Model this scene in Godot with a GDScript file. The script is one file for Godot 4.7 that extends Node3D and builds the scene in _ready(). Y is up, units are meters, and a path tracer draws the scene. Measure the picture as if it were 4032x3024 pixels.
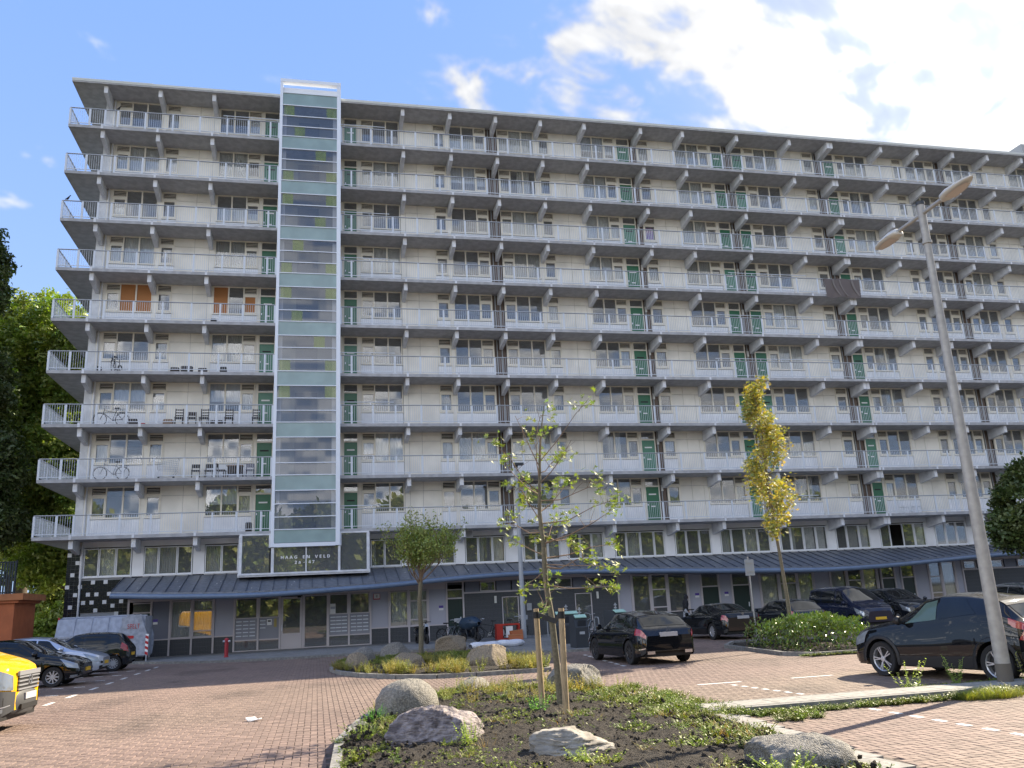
extends Node3D

const TAU2 := TAU
var M := {}
var rng := RandomNumberGenerator.new()
var to_sun := Vector3(0.885, 0.0, -0.465).normalized() * cos(deg_to_rad(36.6)) + Vector3.UP * sin(deg_to_rad(36.6))
var boxes := {}
var bld: Node3D


func _ready() -> void:
	rng.seed = 7
	# camera
	var cam := Camera3D.new()
	cam.name = "camera"
	cam.basis = Basis(Vector3(0.975555, -0.047372, 0.214588), Vector3(-0.008266, 0.967887, 0.251249), Vector3(-0.219599, -0.246881, 0.943836))
	cam.position = Vector3(13.4707, 1.8207, 46.0692)
	cam.fov = 48.125
	cam.near = 0.05
	cam.far = 900.0
	add_child(cam)
	cam.current = true
	# sky, exposure
	var env := Environment.new()
	env.tonemap_mode = Environment.TONE_MAPPER_LINEAR
	env.tonemap_exposure = 3.15
	env.background_mode = Environment.BG_SKY
	env.background_energy_multiplier = 0.42
	var sky := Sky.new()
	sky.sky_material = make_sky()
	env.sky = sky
	env.sdfgi_enabled = true
	env.ssao_enabled = true
	env.ssil_enabled = true
	var we := WorldEnvironment.new()
	we.name = "world_environment"
	we.environment = env
	add_child(we)
	# sun
	var sun := DirectionalLight3D.new()
	sun.name = "sun"
	sun.light_energy = 1.4
	sun.light_color = Color(1.0, 0.94, 0.84)
	sun.light_angular_distance = 0.5
	sun.shadow_enabled = true
	sun.basis = Basis.looking_at(-to_sun, Vector3.UP)
	add_child(sun)

	make_materials()
	make_building()
	make_ground()
	make_beds()
	make_vehicles()
	make_street_things()
	make_gallery_things()
	make_trees()


# ---------------------------------------------------------------- sky
func sky_col(az: float, el: float, n1: FastNoiseLite, n2: FastNoiseLite) -> Color:
	var ce := cos(el)
	var d := Vector3(sin(az) * ce, sin(el), -cos(az) * ce)
	var azd := rad_to_deg(az)
	var eld := rad_to_deg(el)
	var cs: float = clampf(d.dot(to_sun), -1.0, 1.0)
	var ang := rad_to_deg(acos(cs))
	# clear air
	var t := pow(1.0 - sin(el), 2.2)
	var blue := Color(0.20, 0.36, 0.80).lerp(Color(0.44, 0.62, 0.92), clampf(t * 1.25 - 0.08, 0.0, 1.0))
	var glow := exp(-ang / 12.0) * 0.8
	blue.r += glow * 0.75
	blue.g += glow * 0.72
	blue.b += glow * 0.6
	# broken cloud sheet on a plane overhead
	var k := 1.0 / (d.y + 0.16)
	var px := d.x * k
	var pz := d.z * k
	var a := 0.55
	var u := px * cos(a) - pz * sin(a)
	var v := px * sin(a) + pz * cos(a)
	var warp := n2.get_noise_2d(u * 90.0, v * 90.0)
	var big := n2.get_noise_2d(u * 30.0 + 500.0, v * 42.0)
	var f := n1.get_noise_2d(u * 105.0 + warp * 20.0, v * 190.0 + warp * 30.0)
	# how much of the sky is covered: clear towards the left of the block, closing in to the right and over the rest of the sky
	var base := lerpf(0.66, 0.30, smoothstep(38.0, 66.0, eld))  # unseen rest of the sky, cleared overhead to deepen shade on the ground
	var cover := base
	var rel := azd
	if rel > -150.0 and rel < 150.0:
		var edge := 8.0 - (eld - 26.0) * 0.40 + warp * 9.0
		var left := smoothstep(edge - 12.0, edge + 14.0, rel)
		cover = lerpf(-0.08, 0.62, left)
		if rel < -40.0:
			cover = lerpf(cover, base, smoothstep(-40.0, -85.0, rel))
		elif rel > 60.0:
			cover = lerpf(cover, base, smoothstep(60.0, 100.0, rel))
	var fine := n1.get_noise_2d(u * 330.0 + warp * 40.0, v * 520.0 + 77.0)
	var fld := f * 0.80 + big * 0.36 + fine * 0.40 + 0.10
	var dens := smoothstep(0.44 - cover * 0.92, 0.44 - cover * 0.92 + 0.46, fld)
	dens = clampf(dens + smoothstep(34.0, 20.0, ang) * 0.6, 0.0, 1.0)
	dens *= smoothstep(0.0, 0.12, d.y + 0.05)
	var lum := 0.42 + 0.36 * fld + 0.16 * fine + 1.0 * exp(-pow(ang / 24.0, 2.0)) + 2.7 * smoothstep(65.0, 140.0, ang) * smoothstep(52.0, 14.0, eld)  # last term: unseen low cloud opposite the sun, brightened to lift the shaded facade
	var cloud := Color(lum * 0.985, lum * 0.995, lum * 1.02)
	var thin := 1.0 - dens
	cloud = cloud.lerp(Color(0.50, 0.58, 0.70), clampf(0.5 * thin, 0.0, 1.0))
	return blue.lerp(cloud, dens)


func make_sky() -> PanoramaSkyMaterial:
	var n1 := FastNoiseLite.new()
	n1.seed = 11
	n1.noise_type = FastNoiseLite.TYPE_SIMPLEX_SMOOTH
	n1.frequency = 0.02
	n1.fractal_type = FastNoiseLite.FRACTAL_FBM
	n1.fractal_octaves = 6
	n1.fractal_gain = 0.56
	var n2 := FastNoiseLite.new()
	n2.seed = 5
	n2.noise_type = FastNoiseLite.TYPE_SIMPLEX_SMOOTH
	n2.frequency = 0.02
	n2.fractal_octaves = 3
	var W := 3072
	var H := 1536
	var half := H / 2
	var data := PackedFloat32Array()
	data.resize(W * H * 3)
	var x0 := int(W * (1.0 - 36.0 / 360.0))
	var x1 := int(W * (66.0 / 360.0))
	for by in range(0, half, 4):
		for bx in range(0, W, 4):
			var el := (0.5 - (by + 2.0) / H) * PI
			var fine := (bx >= x0 or bx < x1) and el > 0.02 and el < 1.0
			if fine:
				for yy in 4:
					for xx in 4:
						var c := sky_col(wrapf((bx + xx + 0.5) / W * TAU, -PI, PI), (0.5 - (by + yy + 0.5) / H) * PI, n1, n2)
						var o := ((by + yy) * W + bx + xx) * 3
						data[o] = c.r
						data[o + 1] = c.g
						data[o + 2] = c.b
			else:
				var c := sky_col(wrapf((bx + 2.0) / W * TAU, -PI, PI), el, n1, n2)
				for yy in 4:
					var o := ((by + yy) * W + bx) * 3
					for xx in 4:
						data[o] = c.r
						data[o + 1] = c.g
						data[o + 2] = c.b
						o += 3
	for i in range(half * W * 3, H * W * 3, 3):
		data[i] = 0.16
		data[i + 1] = 0.16
		data[i + 2] = 0.14
	var img := Image.create_from_data(W, H, false, Image.FORMAT_RGBF, data.to_byte_array())
	var m := PanoramaSkyMaterial.new()
	m.panorama = ImageTexture.create_from_image(img)
	return m


# ---------------------------------------------------------------- materials
func mat(key: String, c: Color, rough := 0.8, metal := 0.0, spec := 0.5) -> StandardMaterial3D:
	var m := StandardMaterial3D.new()
	m.resource_name = key
	m.albedo_color = c.linear_to_srgb()
	m.roughness = rough
	m.metallic = metal
	m.metallic_specular = spec
	M[key] = m
	return m


func noise_tex(sd: int, freq: float, lo: Color, hi: Color, octaves := 4, size := 512, p0 := 0.25, p1 := 0.75, ridged := false) -> NoiseTexture2D:
	var n := FastNoiseLite.new()
	n.seed = sd
	n.noise_type = FastNoiseLite.TYPE_SIMPLEX_SMOOTH
	n.frequency = freq
	n.fractal_octaves = octaves
	if ridged:
		n.fractal_type = FastNoiseLite.FRACTAL_RIDGED
	var g := Gradient.new()
	g.offsets = PackedFloat32Array([p0, p1])
	g.colors = PackedColorArray([lo.linear_to_srgb(), hi.linear_to_srgb()])
	var t := NoiseTexture2D.new()
	t.width = size
	t.height = size
	t.seamless = true
	t.noise = n
	t.color_ramp = g
	return t


func grain(m: StandardMaterial3D, sd: int, freq: float, lo: float, hi: float, scale: float, bump := 0.0, world := true) -> void:
	# a mottled tone over the base colour, laid on in world axes
	m.albedo_texture = noise_tex(sd, freq, Color(lo, lo, lo), Color(hi, hi, hi))
	m.uv1_triplanar = true
	m.uv1_world_triplanar = world
	m.uv1_scale = Vector3.ONE * scale
	if bump > 0.0:
		m.heightmap_enabled = true
		m.heightmap_texture = noise_tex(sd + 1, freq * 2.5, Color(0, 0, 0), Color(1, 1, 1), 5)
		m.heightmap_scale = bump


func make_materials() -> void:
	grain(mat("wall", Color(0.88, 0.85, 0.77), 0.6), 21, 0.006, 0.86, 1.0, 0.16)
	grain(mat("spandrel", Color(0.89, 0.905, 0.93), 0.5), 22, 0.006, 0.9, 1.0, 0.2)
	mat("frame", Color(0.80, 0.76, 0.66), 0.5)
	mat("frame_white", Color(0.78, 0.80, 0.83), 0.45)
	mat("frame_pink", Color(0.56, 0.52, 0.54), 0.5)
	grain(mat("slab", Color(0.43, 0.435, 0.445), 0.85), 23, 0.012, 0.80, 1.0, 0.3)
	grain(mat("beam", Color(0.72, 0.74, 0.77), 0.8), 24, 0.01, 0.82, 1.0, 0.3)
	mat("joint", Color(0.30, 0.31, 0.32), 0.9)
	mat("rail", Color(0.60, 0.645, 0.70), 0.45)
	mat("rail_shade_side", Color(0.16, 0.17, 0.19), 0.5)  # shadow side of the top rail, put into the colour
	mat("steel", Color(0.74, 0.79, 0.86), 0.4)
	mat("roof_edge", Color(0.62, 0.64, 0.60), 0.6)
	mat("door_green", Color(0.03, 0.15, 0.075), 0.35)
	mat("door_green_grey", Color(0.075, 0.22, 0.145), 0.35)
	mat("door_dark", Color(0.012, 0.03, 0.028), 0.35)
	mat("white", Color(0.8, 0.8, 0.8), 0.5)
	mat("grey", Color(0.33, 0.35, 0.37), 0.6)
	mat("dark", Color(0.02, 0.02, 0.022), 0.7)
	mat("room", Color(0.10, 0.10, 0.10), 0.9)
	mat("lilac", Color(0.42, 0.43, 0.51), 0.5)
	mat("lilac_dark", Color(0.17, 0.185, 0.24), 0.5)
	mat("mailbox", Color(0.27, 0.28, 0.33), 0.4)
	grain(mat("brown_brick", Color(0.20, 0.155, 0.13), 0.9), 25, 0.05, 0.6, 1.0, 1.2)
	grain(mat("black_brick", Color(0.085, 0.093, 0.108), 0.45), 26, 0.03, 0.65, 1.0, 1.0)
	mat("mortar", Color(0.13, 0.14, 0.15), 0.9)
	mat("tile_black", Color(0.012, 0.016, 0.024), 0.18)
	mat("tile_white", Color(0.72, 0.74, 0.76), 0.2)
	grain(mat("zinc", Color(0.20, 0.22, 0.255), 0.45, 0.3), 27, 0.02, 0.72, 1.0, 0.35)
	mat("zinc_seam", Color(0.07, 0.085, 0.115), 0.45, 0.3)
	grain(mat("gutter", Color(0.15, 0.205, 0.30), 0.32, 0.1), 28, 0.02, 0.85, 1.0, 0.3)
	mat("droppings", Color(0.75, 0.76, 0.76), 0.8)
	mat("board", Color(0.40, 0.17, 0.055), 0.7)
	M.board.albedo_texture = noise_tex(29, 0.02, Color(0.7, 0.7, 0.7), Color(1, 1, 1))
	var g := mat("glass", Color(0.9, 0.95, 0.97, 0.03), 0.0)
	g.transparency = BaseMaterial3D.TRANSPARENCY_ALPHA
	g = mat("glass_tint", Color(0.30, 0.40, 0.52, 0.45), 0.0, 0.0, 0.9)
	g.albedo_color = Color(Color(0.09, 0.12, 0.17).linear_to_srgb(), 0.5)
	g.transparency = BaseMaterial3D.TRANSPARENCY_ALPHA
	g = mat("film", Color(1, 1, 1), 0.05)
	g.albedo_color = Color(Color(0.22, 0.30, 0.05).linear_to_srgb(), 0.5)
	g.transparency = BaseMaterial3D.TRANSPARENCY_ALPHA
	g = mat("frosted", Color(0.28, 0.39, 0.395), 0.22, 0.0, 0.5)
	grain(g, 30, 0.004, 0.86, 1.0, 0.25)
	var c := mat("net", Color(0.45, 0.47, 0.46), 0.9)
	c.backlight_enabled = true
	c.backlight = Color(0.4, 0.4, 0.4)
	c = mat("curtain", Color(0.26, 0.27, 0.25), 0.9)
	c = mat("curtain_purple", Color(0.25, 0.06, 0.30), 0.9)
	c = mat("blind", Color(0.40, 0.45, 0.52), 0.8)
	mat("red", Color(0.45, 0.02, 0.025), 0.4)
	mat("violet", Color(0.10, 0.06, 0.35), 0.5)
	mat("brass", Color(0.40, 0.32, 0.10), 0.4)
	mat("lamp_white", Color(0.75, 0.75, 0.72), 0.4)


# ---------------------------------------------------------------- mesh builder
class MB:
	var v := PackedVector3Array()
	var n := PackedVector3Array()
	var c := PackedColorArray()
	var tint := Color.WHITE
	var use_c := false

	func tri(a: Vector3, b: Vector3, d: Vector3, na: Vector3, nb: Vector3, nd: Vector3) -> void:
		if (d - a).cross(b - a).dot(na + nb + nd) < 0.0:
			v.append(a); v.append(d); v.append(b)
			n.append(na); n.append(nd); n.append(nb)
		else:
			v.append(a); v.append(b); v.append(d)
			n.append(na); n.append(nb); n.append(nd)
		if use_c:
			c.append(tint); c.append(tint); c.append(tint)

	func quad(a: Vector3, b: Vector3, d: Vector3, e: Vector3, nr: Vector3) -> void:
		tri(a, b, d, nr, nr, nr)
		tri(a, d, e, nr, nr, nr)

	func flat(a: Vector3, b: Vector3, d: Vector3, out: Vector3) -> void:
		var nr := (d - a).cross(b - a).normalized()
		if nr.dot(out) < 0.0:
			nr = -nr
		tri(a, b, d, nr, nr, nr)

	func flat4(a: Vector3, b: Vector3, d: Vector3, e: Vector3, out: Vector3) -> void:
		flat(a, b, d, out)
		flat(a, d, e, out)

	func box(x0: float, x1: float, y0: float, y1: float, z0: float, z1: float) -> void:
		obox(Transform3D(Basis(), Vector3((x0 + x1) / 2, (y0 + y1) / 2, (z0 + z1) / 2)), Vector3(x1 - x0, y1 - y0, z1 - z0))

	func obox(t: Transform3D, s: Vector3) -> void:
		var h := s / 2
		for ax in 3:
			for sg in [-1.0, 1.0]:
				var o := Vector3.ZERO
				o[ax] = sg
				var p := Vector3.ZERO
				p[(ax + 1) % 3] = 1.0
				var q := Vector3.ZERO
				q[(ax + 2) % 3] = 1.0
				quad(t * ((o - p - q) * h), t * ((o + p - q) * h), t * ((o + p + q) * h), t * ((o - p + q) * h), (t.basis * o).normalized())

	func bar(a: Vector3, b: Vector3, w: float, h: float, up := Vector3.UP) -> void:
		var f := (b - a).normalized()
		var r := f.cross(up)
		if r.length() < 0.01:
			r = f.cross(Vector3.RIGHT)
		r = r.normalized()
		var u := r.cross(f)
		obox(Transform3D(Basis(r, u, f), (a + b) / 2), Vector3(w, h, a.distance_to(b)))

	func tube(a: Vector3, b: Vector3, ra: float, rb: float, seg := 8, cap := true) -> void:
		var f := (b - a).normalized()
		var r := f.cross(Vector3.UP if absf(f.y) < 0.95 else Vector3.RIGHT).normalized()
		var u := r.cross(f)
		for i in seg:
			var t0 := TAU * i / seg
			var t1 := TAU * (i + 1) / seg
			var n0 := r * cos(t0) + u * sin(t0)
			var n1 := r * cos(t1) + u * sin(t1)
			tri(a + n0 * ra, a + n1 * ra, b + n1 * rb, n0, n1, n1)
			tri(a + n0 * ra, b + n1 * rb, b + n0 * rb, n0, n1, n0)
			if cap:
				tri(b, b + n0 * rb, b + n1 * rb, f, f, f)
				tri(a, a + n0 * ra, a + n1 * ra, -f, -f, -f)

	func path(p: PackedVector3Array, ra: float, rb: float, seg := 6) -> void:
		for i in p.size() - 1:
			tube(p[i], p[i + 1], lerpf(ra, rb, float(i) / (p.size() - 1)), lerpf(ra, rb, float(i + 1) / (p.size() - 1)), seg, i == 0 or i == p.size() - 2)

	func lathe(t: Transform3D, prof: Array, seg := 16) -> void:
		# profile points (radius, height) turned round the y axis of t
		for i in prof.size() - 1:
			var a: Vector2 = prof[i]
			var b: Vector2 = prof[i + 1]
			var d := (b - a).normalized()
			var nr := Vector2(d.y, -d.x)
			for k in seg:
				var t0 := TAU * k / seg
				var t1 := TAU * (k + 1) / seg
				var e0 := Vector3(cos(t0), 0, sin(t0))
				var e1 := Vector3(cos(t1), 0, sin(t1))
				var n0 := t.basis * (e0 * nr.x + Vector3.UP * nr.y)
				var n1 := t.basis * (e1 * nr.x + Vector3.UP * nr.y)
				tri(t * (e0 * a.x + Vector3.UP * a.y), t * (e1 * a.x + Vector3.UP * a.y), t * (e1 * b.x + Vector3.UP * b.y), n0, n1, n1)
				tri(t * (e0 * a.x + Vector3.UP * a.y), t * (e1 * b.x + Vector3.UP * b.y), t * (e0 * b.x + Vector3.UP * b.y), n0, n1, n0)

	func grid(P: Array, inside := Vector3.INF, thin := false) -> void:
		# rows of points; normals averaged; made to point away from inside if given
		var R := P.size()
		var C: int = P[0].size()
		var N := []
		for i in R:
			var row := PackedVector3Array()
			for j in C:
				var du: Vector3 = P[mini(i + 1, R - 1)][j] - P[maxi(i - 1, 0)][j]
				var dv: Vector3 = P[i][mini(j + 1, C - 1)] - P[i][maxi(j - 1, 0)]
				var nr := du.cross(dv)
				nr = nr.normalized() if nr.length() > 1e-9 else Vector3.UP
				if inside != Vector3.INF and nr.dot(P[i][j] - inside) < 0.0:
					nr = -nr
				row.append(nr)
			N.append(row)
		for i in R - 1:
			for j in C - 1:
				tri(P[i][j], P[i + 1][j], P[i + 1][j + 1], N[i][j], N[i + 1][j], N[i + 1][j + 1])
				tri(P[i][j], P[i + 1][j + 1], P[i][j + 1], N[i][j], N[i + 1][j + 1], N[i][j + 1])

	func prism(poly: PackedVector2Array, y0: float, y1: float) -> void:
		# a plan outline (x, z) raised from y0 to y1
		var ix := Geometry2D.triangulate_polygon(poly)
		for i in range(0, ix.size(), 3):
			var a := poly[ix[i]]
			var b := poly[ix[i + 1]]
			var d := poly[ix[i + 2]]
			tri(Vector3(a.x, y1, a.y), Vector3(b.x, y1, b.y), Vector3(d.x, y1, d.y), Vector3.UP, Vector3.UP, Vector3.UP)
		var cen := Vector2.ZERO
		for p in poly:
			cen += p
		cen /= poly.size()
		var cw := Geometry2D.is_polygon_clockwise(poly)
		for i in poly.size():
			var a := poly[i]
			var b := poly[(i + 1) % poly.size()]
			var e := (b - a).normalized()
			var o := Vector2(-e.y, e.x) if cw else Vector2(e.y, -e.x)
			quad(Vector3(a.x, y0, a.y), Vector3(b.x, y0, b.y), Vector3(b.x, y1, b.y), Vector3(a.x, y1, a.y), Vector3(o.x, 0, o.y))

	func extrude(poly: PackedVector2Array, t: Transform3D, depth: float) -> void:
		# an outline in the x-y plane of t, from z = -depth/2 to depth/2
		var ix := Geometry2D.triangulate_polygon(poly)
		for sg in [-1.0, 1.0]:
			for i in range(0, ix.size(), 3):
				var nr: Vector3 = (t.basis * Vector3(0, 0, sg)).normalized()
				var z: float = sg * depth / 2
				tri(t * Vector3(poly[ix[i]].x, poly[ix[i]].y, z), t * Vector3(poly[ix[i + 1]].x, poly[ix[i + 1]].y, z), t * Vector3(poly[ix[i + 2]].x, poly[ix[i + 2]].y, z), nr, nr, nr)
		var cw := Geometry2D.is_polygon_clockwise(poly)
		for i in poly.size():
			var a := poly[i]
			var b := poly[(i + 1) % poly.size()]
			var e := (b - a).normalized()
			var o := Vector2(-e.y, e.x) if cw else Vector2(e.y, -e.x)
			quad(t * Vector3(a.x, a.y, -depth / 2), t * Vector3(b.x, b.y, -depth / 2), t * Vector3(b.x, b.y, depth / 2), t * Vector3(a.x, a.y, depth / 2), (t.basis * Vector3(o.x, o.y, 0)).normalized())

	func mesh() -> ArrayMesh:
		var arr := []
		arr.resize(Mesh.ARRAY_MAX)
		arr[Mesh.ARRAY_VERTEX] = v
		arr[Mesh.ARRAY_NORMAL] = n
		if use_c:
			arr[Mesh.ARRAY_COLOR] = c
		var m := ArrayMesh.new()
		m.add_surface_from_arrays(Mesh.PRIMITIVE_TRIANGLES, arr)
		return m


func put(parent: Node3D, nm: String, mesh: Mesh, m: Material, pos := Vector3.ZERO, kind := "") -> MeshInstance3D:
	var o := MeshInstance3D.new()
	o.name = nm
	o.mesh = mesh
	o.material_override = m
	o.position = pos
	if kind:
		o.set_meta("kind", kind)
	parent.add_child(o, true)
	return o


func putm(parent: Node3D, nm: String, b: MB, key: String, pos := Vector3.ZERO, kind := "") -> MeshInstance3D:
	return put(parent, nm, b.mesh(), M[key], pos, kind)


func bx(parent: Node3D, nm: String, key: String, x0: float, x1: float, y0: float, y1: float, z0: float, z1: float) -> MeshInstance3D:
	var s := Vector3(x1 - x0, y1 - y0, z1 - z0)
	var k := "%.4f %.4f %.4f" % [s.x, s.y, s.z]
	if not boxes.has(k):
		var b := BoxMesh.new()
		b.size = s
		boxes[k] = b
	return put(parent, nm, boxes[k], M[key], Vector3((x0 + x1) / 2, (y0 + y1) / 2, (z0 + z1) / 2))


func tag(o: Node, label: String, cat: String, group := "", kind := "") -> Node:
	if label:
		o.set_meta("label", label)
	if cat:
		o.set_meta("category", cat)
	if group:
		o.set_meta("group", group)
	if kind:
		o.set_meta("kind", kind)
	return o


func thing(nm: String, label: String, cat: String, at := Vector3.ZERO, turn := 0.0, group := "") -> Node3D:
	var o := Node3D.new()
	o.name = nm
	add_child(o, true)
	o.position = at
	o.rotation.y = turn
	tag(o, label, cat, group)
	return o


func many(parent: Node, nm: String, mesh: Mesh, m: Material, where: Array, tints: Array = [], kind := "") -> MultiMeshInstance3D:
	var mm := MultiMesh.new()
	mm.transform_format = MultiMesh.TRANSFORM_3D
	mm.use_colors = tints.size() > 0
	mm.mesh = mesh
	mm.instance_count = where.size()
	for i in where.size():
		mm.set_instance_transform(i, where[i])
		if tints.size():
			mm.set_instance_color(i, tints[i])
	var o := MultiMeshInstance3D.new()
	o.name = nm
	o.multimesh = mm
	o.material_override = m
	if kind:
		o.set_meta("kind", kind)
	parent.add_child(o, true)
	return o


# ---------------------------------------------------------------- the apartment building
const WZ := -1.7
var win := {}
# windows and doors of one gallery floor, left to right: kind, left edge, right edge
var row_items := [
	["vPP", 2.11, 4.49], ["v", 4.73, 5.50], ["PPv", 7.67, 10.05], ["d", 10.19, 11.09],
	["d", 14.83, 15.66], ["vPP", 15.84, 18.20], ["v", 20.27, 21.04], ["PPv", 21.27, 23.62], ["b", 23.64, 24.34],
	["vPP", 24.36, 26.73], ["v", 26.99, 27.74], ["PPv", 29.84, 32.20], ["d", 32.30, 33.22], ["b", 33.24, 33.70],
	["v", 33.72, 34.54], ["PPv", 36.38, 38.86], ["d", 38.98, 39.83], ["b", 39.85, 40.46], ["d", 40.48, 41.34],
	["vPP", 41.42, 43.90], ["v", 45.79, 46.60], ["b", 46.62, 47.40], ["d", 47.41, 48.25], ["vPP", 48.36, 50.78],
	["v", 52.84, 53.60], ["PPv", 53.86, 56.26], ["b", 56.28, 57.04], ["vPP", 57.06, 59.36], ["v", 59.62, 60.42],
	["PPv", 62.50, 64.90], ["d", 65.0, 65.85], ["b", 65.87, 66.4]]


func ytop(k: int) -> float:
	return 2.8 * k + 3.2


func pane_mesh(w: float, h: float) -> ArrayMesh:
	# double glazing: two sheets, four faces
	var b := MB.new()
	for z in [0.0, -0.004, -0.016, -0.02]:
		b.quad(Vector3(-w / 2, -h / 2, z), Vector3(w / 2, -h / 2, z), Vector3(w / 2, h / 2, z), Vector3(-w / 2, h / 2, z), Vector3(0, 0, 1) if z in [0.0, -0.016] else Vector3(0, 0, -1))
	return b.mesh()


func curtain_mesh(w: float, h: float, waves: float, depth: float, sd: int) -> ArrayMesh:
	var b := MB.new()
	var r := RandomNumberGenerator.new()
	r.seed = sd
	var rows := []
	var n := int(waves * 6)
	var ph := r.randf() * TAU
	for i in n + 1:
		var x := w * (float(i) / n - 0.5)
		var z := depth * (sin(ph + TAU * waves * i / n) + 0.4 * sin(ph * 2.0 + TAU * waves * 0.37 * i / n))
		rows.append(PackedVector3Array([Vector3(x, -h / 2, z * 1.2), Vector3(x, h / 2, z)]))
	b.grid(rows, Vector3(0, 0, -5))
	return b.mesh()


func window_kind(kind: String, w: float) -> Dictionary:
	var key := "%s %.2f" % [kind, snappedf(w, 0.06)]
	if win.has(key):
		return win[key]
	w = snappedf(w, 0.06)
	var f := MB.new()
	var y0 := 1.0
	var y1 := 2.635
	var z0 := -0.06
	var z1 := 0.035
	f.box(0, w, y1 - 0.055, y1, z0, z1)
	f.box(0, w, y0, y0 + 0.05, z0, z1)
	f.box(-0.01, w + 0.01, y0 - 0.035, y0, z0, z1 + 0.05)
	f.box(0, 0.055, y0 + 0.05, y1 - 0.055, z0, z1)
	f.box(w - 0.055, w, y0 + 0.05, y1 - 0.055, z0, z1)
	var panes := []
	var vents := []
	var sash := MB.new()
	var cw := 0.74 if kind != "v" else w - 0.03
	var cx := 0.015 if kind != "PPv" else w - 0.015 - cw
	# casement with vent over it
	f.box(cx + 0.04, cx + cw - 0.04, 2.1, 2.19, z0, z1 - 0.003)
	for e in [[cx + 0.04, cx + 0.095, 1.06, 2.095], [cx + cw - 0.095, cx + cw - 0.04, 1.06, 2.095]]:
		sash.box(e[0], e[1], e[2], e[3], -0.03, 0.055)
	for e in [[1.055, 1.125], [2.035, 2.095]]:
		sash.box(cx + 0.095, cx + cw - 0.095, e[0], e[1], -0.03, 0.055)
	panes.append([cx + cw / 2, 1.58, cw - 0.19, 0.91])
	vents.append([cx + 0.06, cx + cw - 0.06, 2.2, 2.57])
	if kind != "v":
		var px := cw + 0.03 if kind == "vPP" else 0.055
		var pe := w - 0.055 if kind == "vPP" else w - cw - 0.03
		f.box(px - 0.06 if kind == "vPP" else pe, px if kind == "vPP" else pe + 0.06, y0 + 0.05, y1 - 0.055, z0, z1 - 0.002)
		var mid := (px + pe) / 2
		f.box(mid - 0.04, mid + 0.04, y0 + 0.05, y1 - 0.055, z0, z1 - 0.004)
		for e in [[px, mid - 0.04], [mid + 0.04, pe]]:
			panes.append([(e[0] + e[1]) / 2, (y0 + y1) / 2, e[1] - e[0], y1 - y0 - 0.1])
	var vm := MB.new()
	for e in vents:
		vm.box(e[0], e[1], e[2], e[2] + 0.045, -0.04, 0.03)
		vm.box(e[0], e[1], e[3] - 0.02, e[3], -0.04, 0.03)
		for i in 3:
			var yy: float = e[2] + 0.1 + i * 0.085
			vm.obox(Transform3D(Basis(Vector3.RIGHT, 0.75), Vector3((e[0] + e[1]) / 2, yy, 0.0)), Vector3(e[1] - e[0], 0.026, 0.010))
	var vd := MB.new()
	for e in vents:
		vd.box(e[0], e[1], e[2], e[3], -0.07, -0.045)
	var sp := MB.new()
	sp.box(0.0, w, 0.03, y0 - 0.05, -0.04, -0.005)
	var n := int(w / 0.085)
	for i in n:
		var xx := w * (i + 0.5) / n
		sp.box(xx - w / n * 0.38, xx + w / n * 0.38, 0.03, y0 - 0.05, -0.005, 0.012)
	var pm := []
	for p in panes:
		pm.append([pane_mesh(p[2], p[3]), Vector3(p[0], p[1], -0.01), p[2], p[3]])
	win[key] = {"frame": f.mesh(), "sash": sash.mesh(), "vent": vm.mesh(), "ventdark": vd.mesh(), "panes": pm, "span": sp.mesh(), "w": w}
	return win[key]


var curt := {}


func curtain(w: float, h: float, kind: int) -> ArrayMesh:
	var key := "%.2f %.2f %d" % [w, h, kind]
	if not curt.has(key):
		curt[key] = curtain_mesh(w, h, [9.0, 6.0, 4.0][kind % 3] * w / 0.7, [0.022, 0.032, 0.016][kind % 3], kind * 31 + int(w * 100))
	return curt[key]


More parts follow.
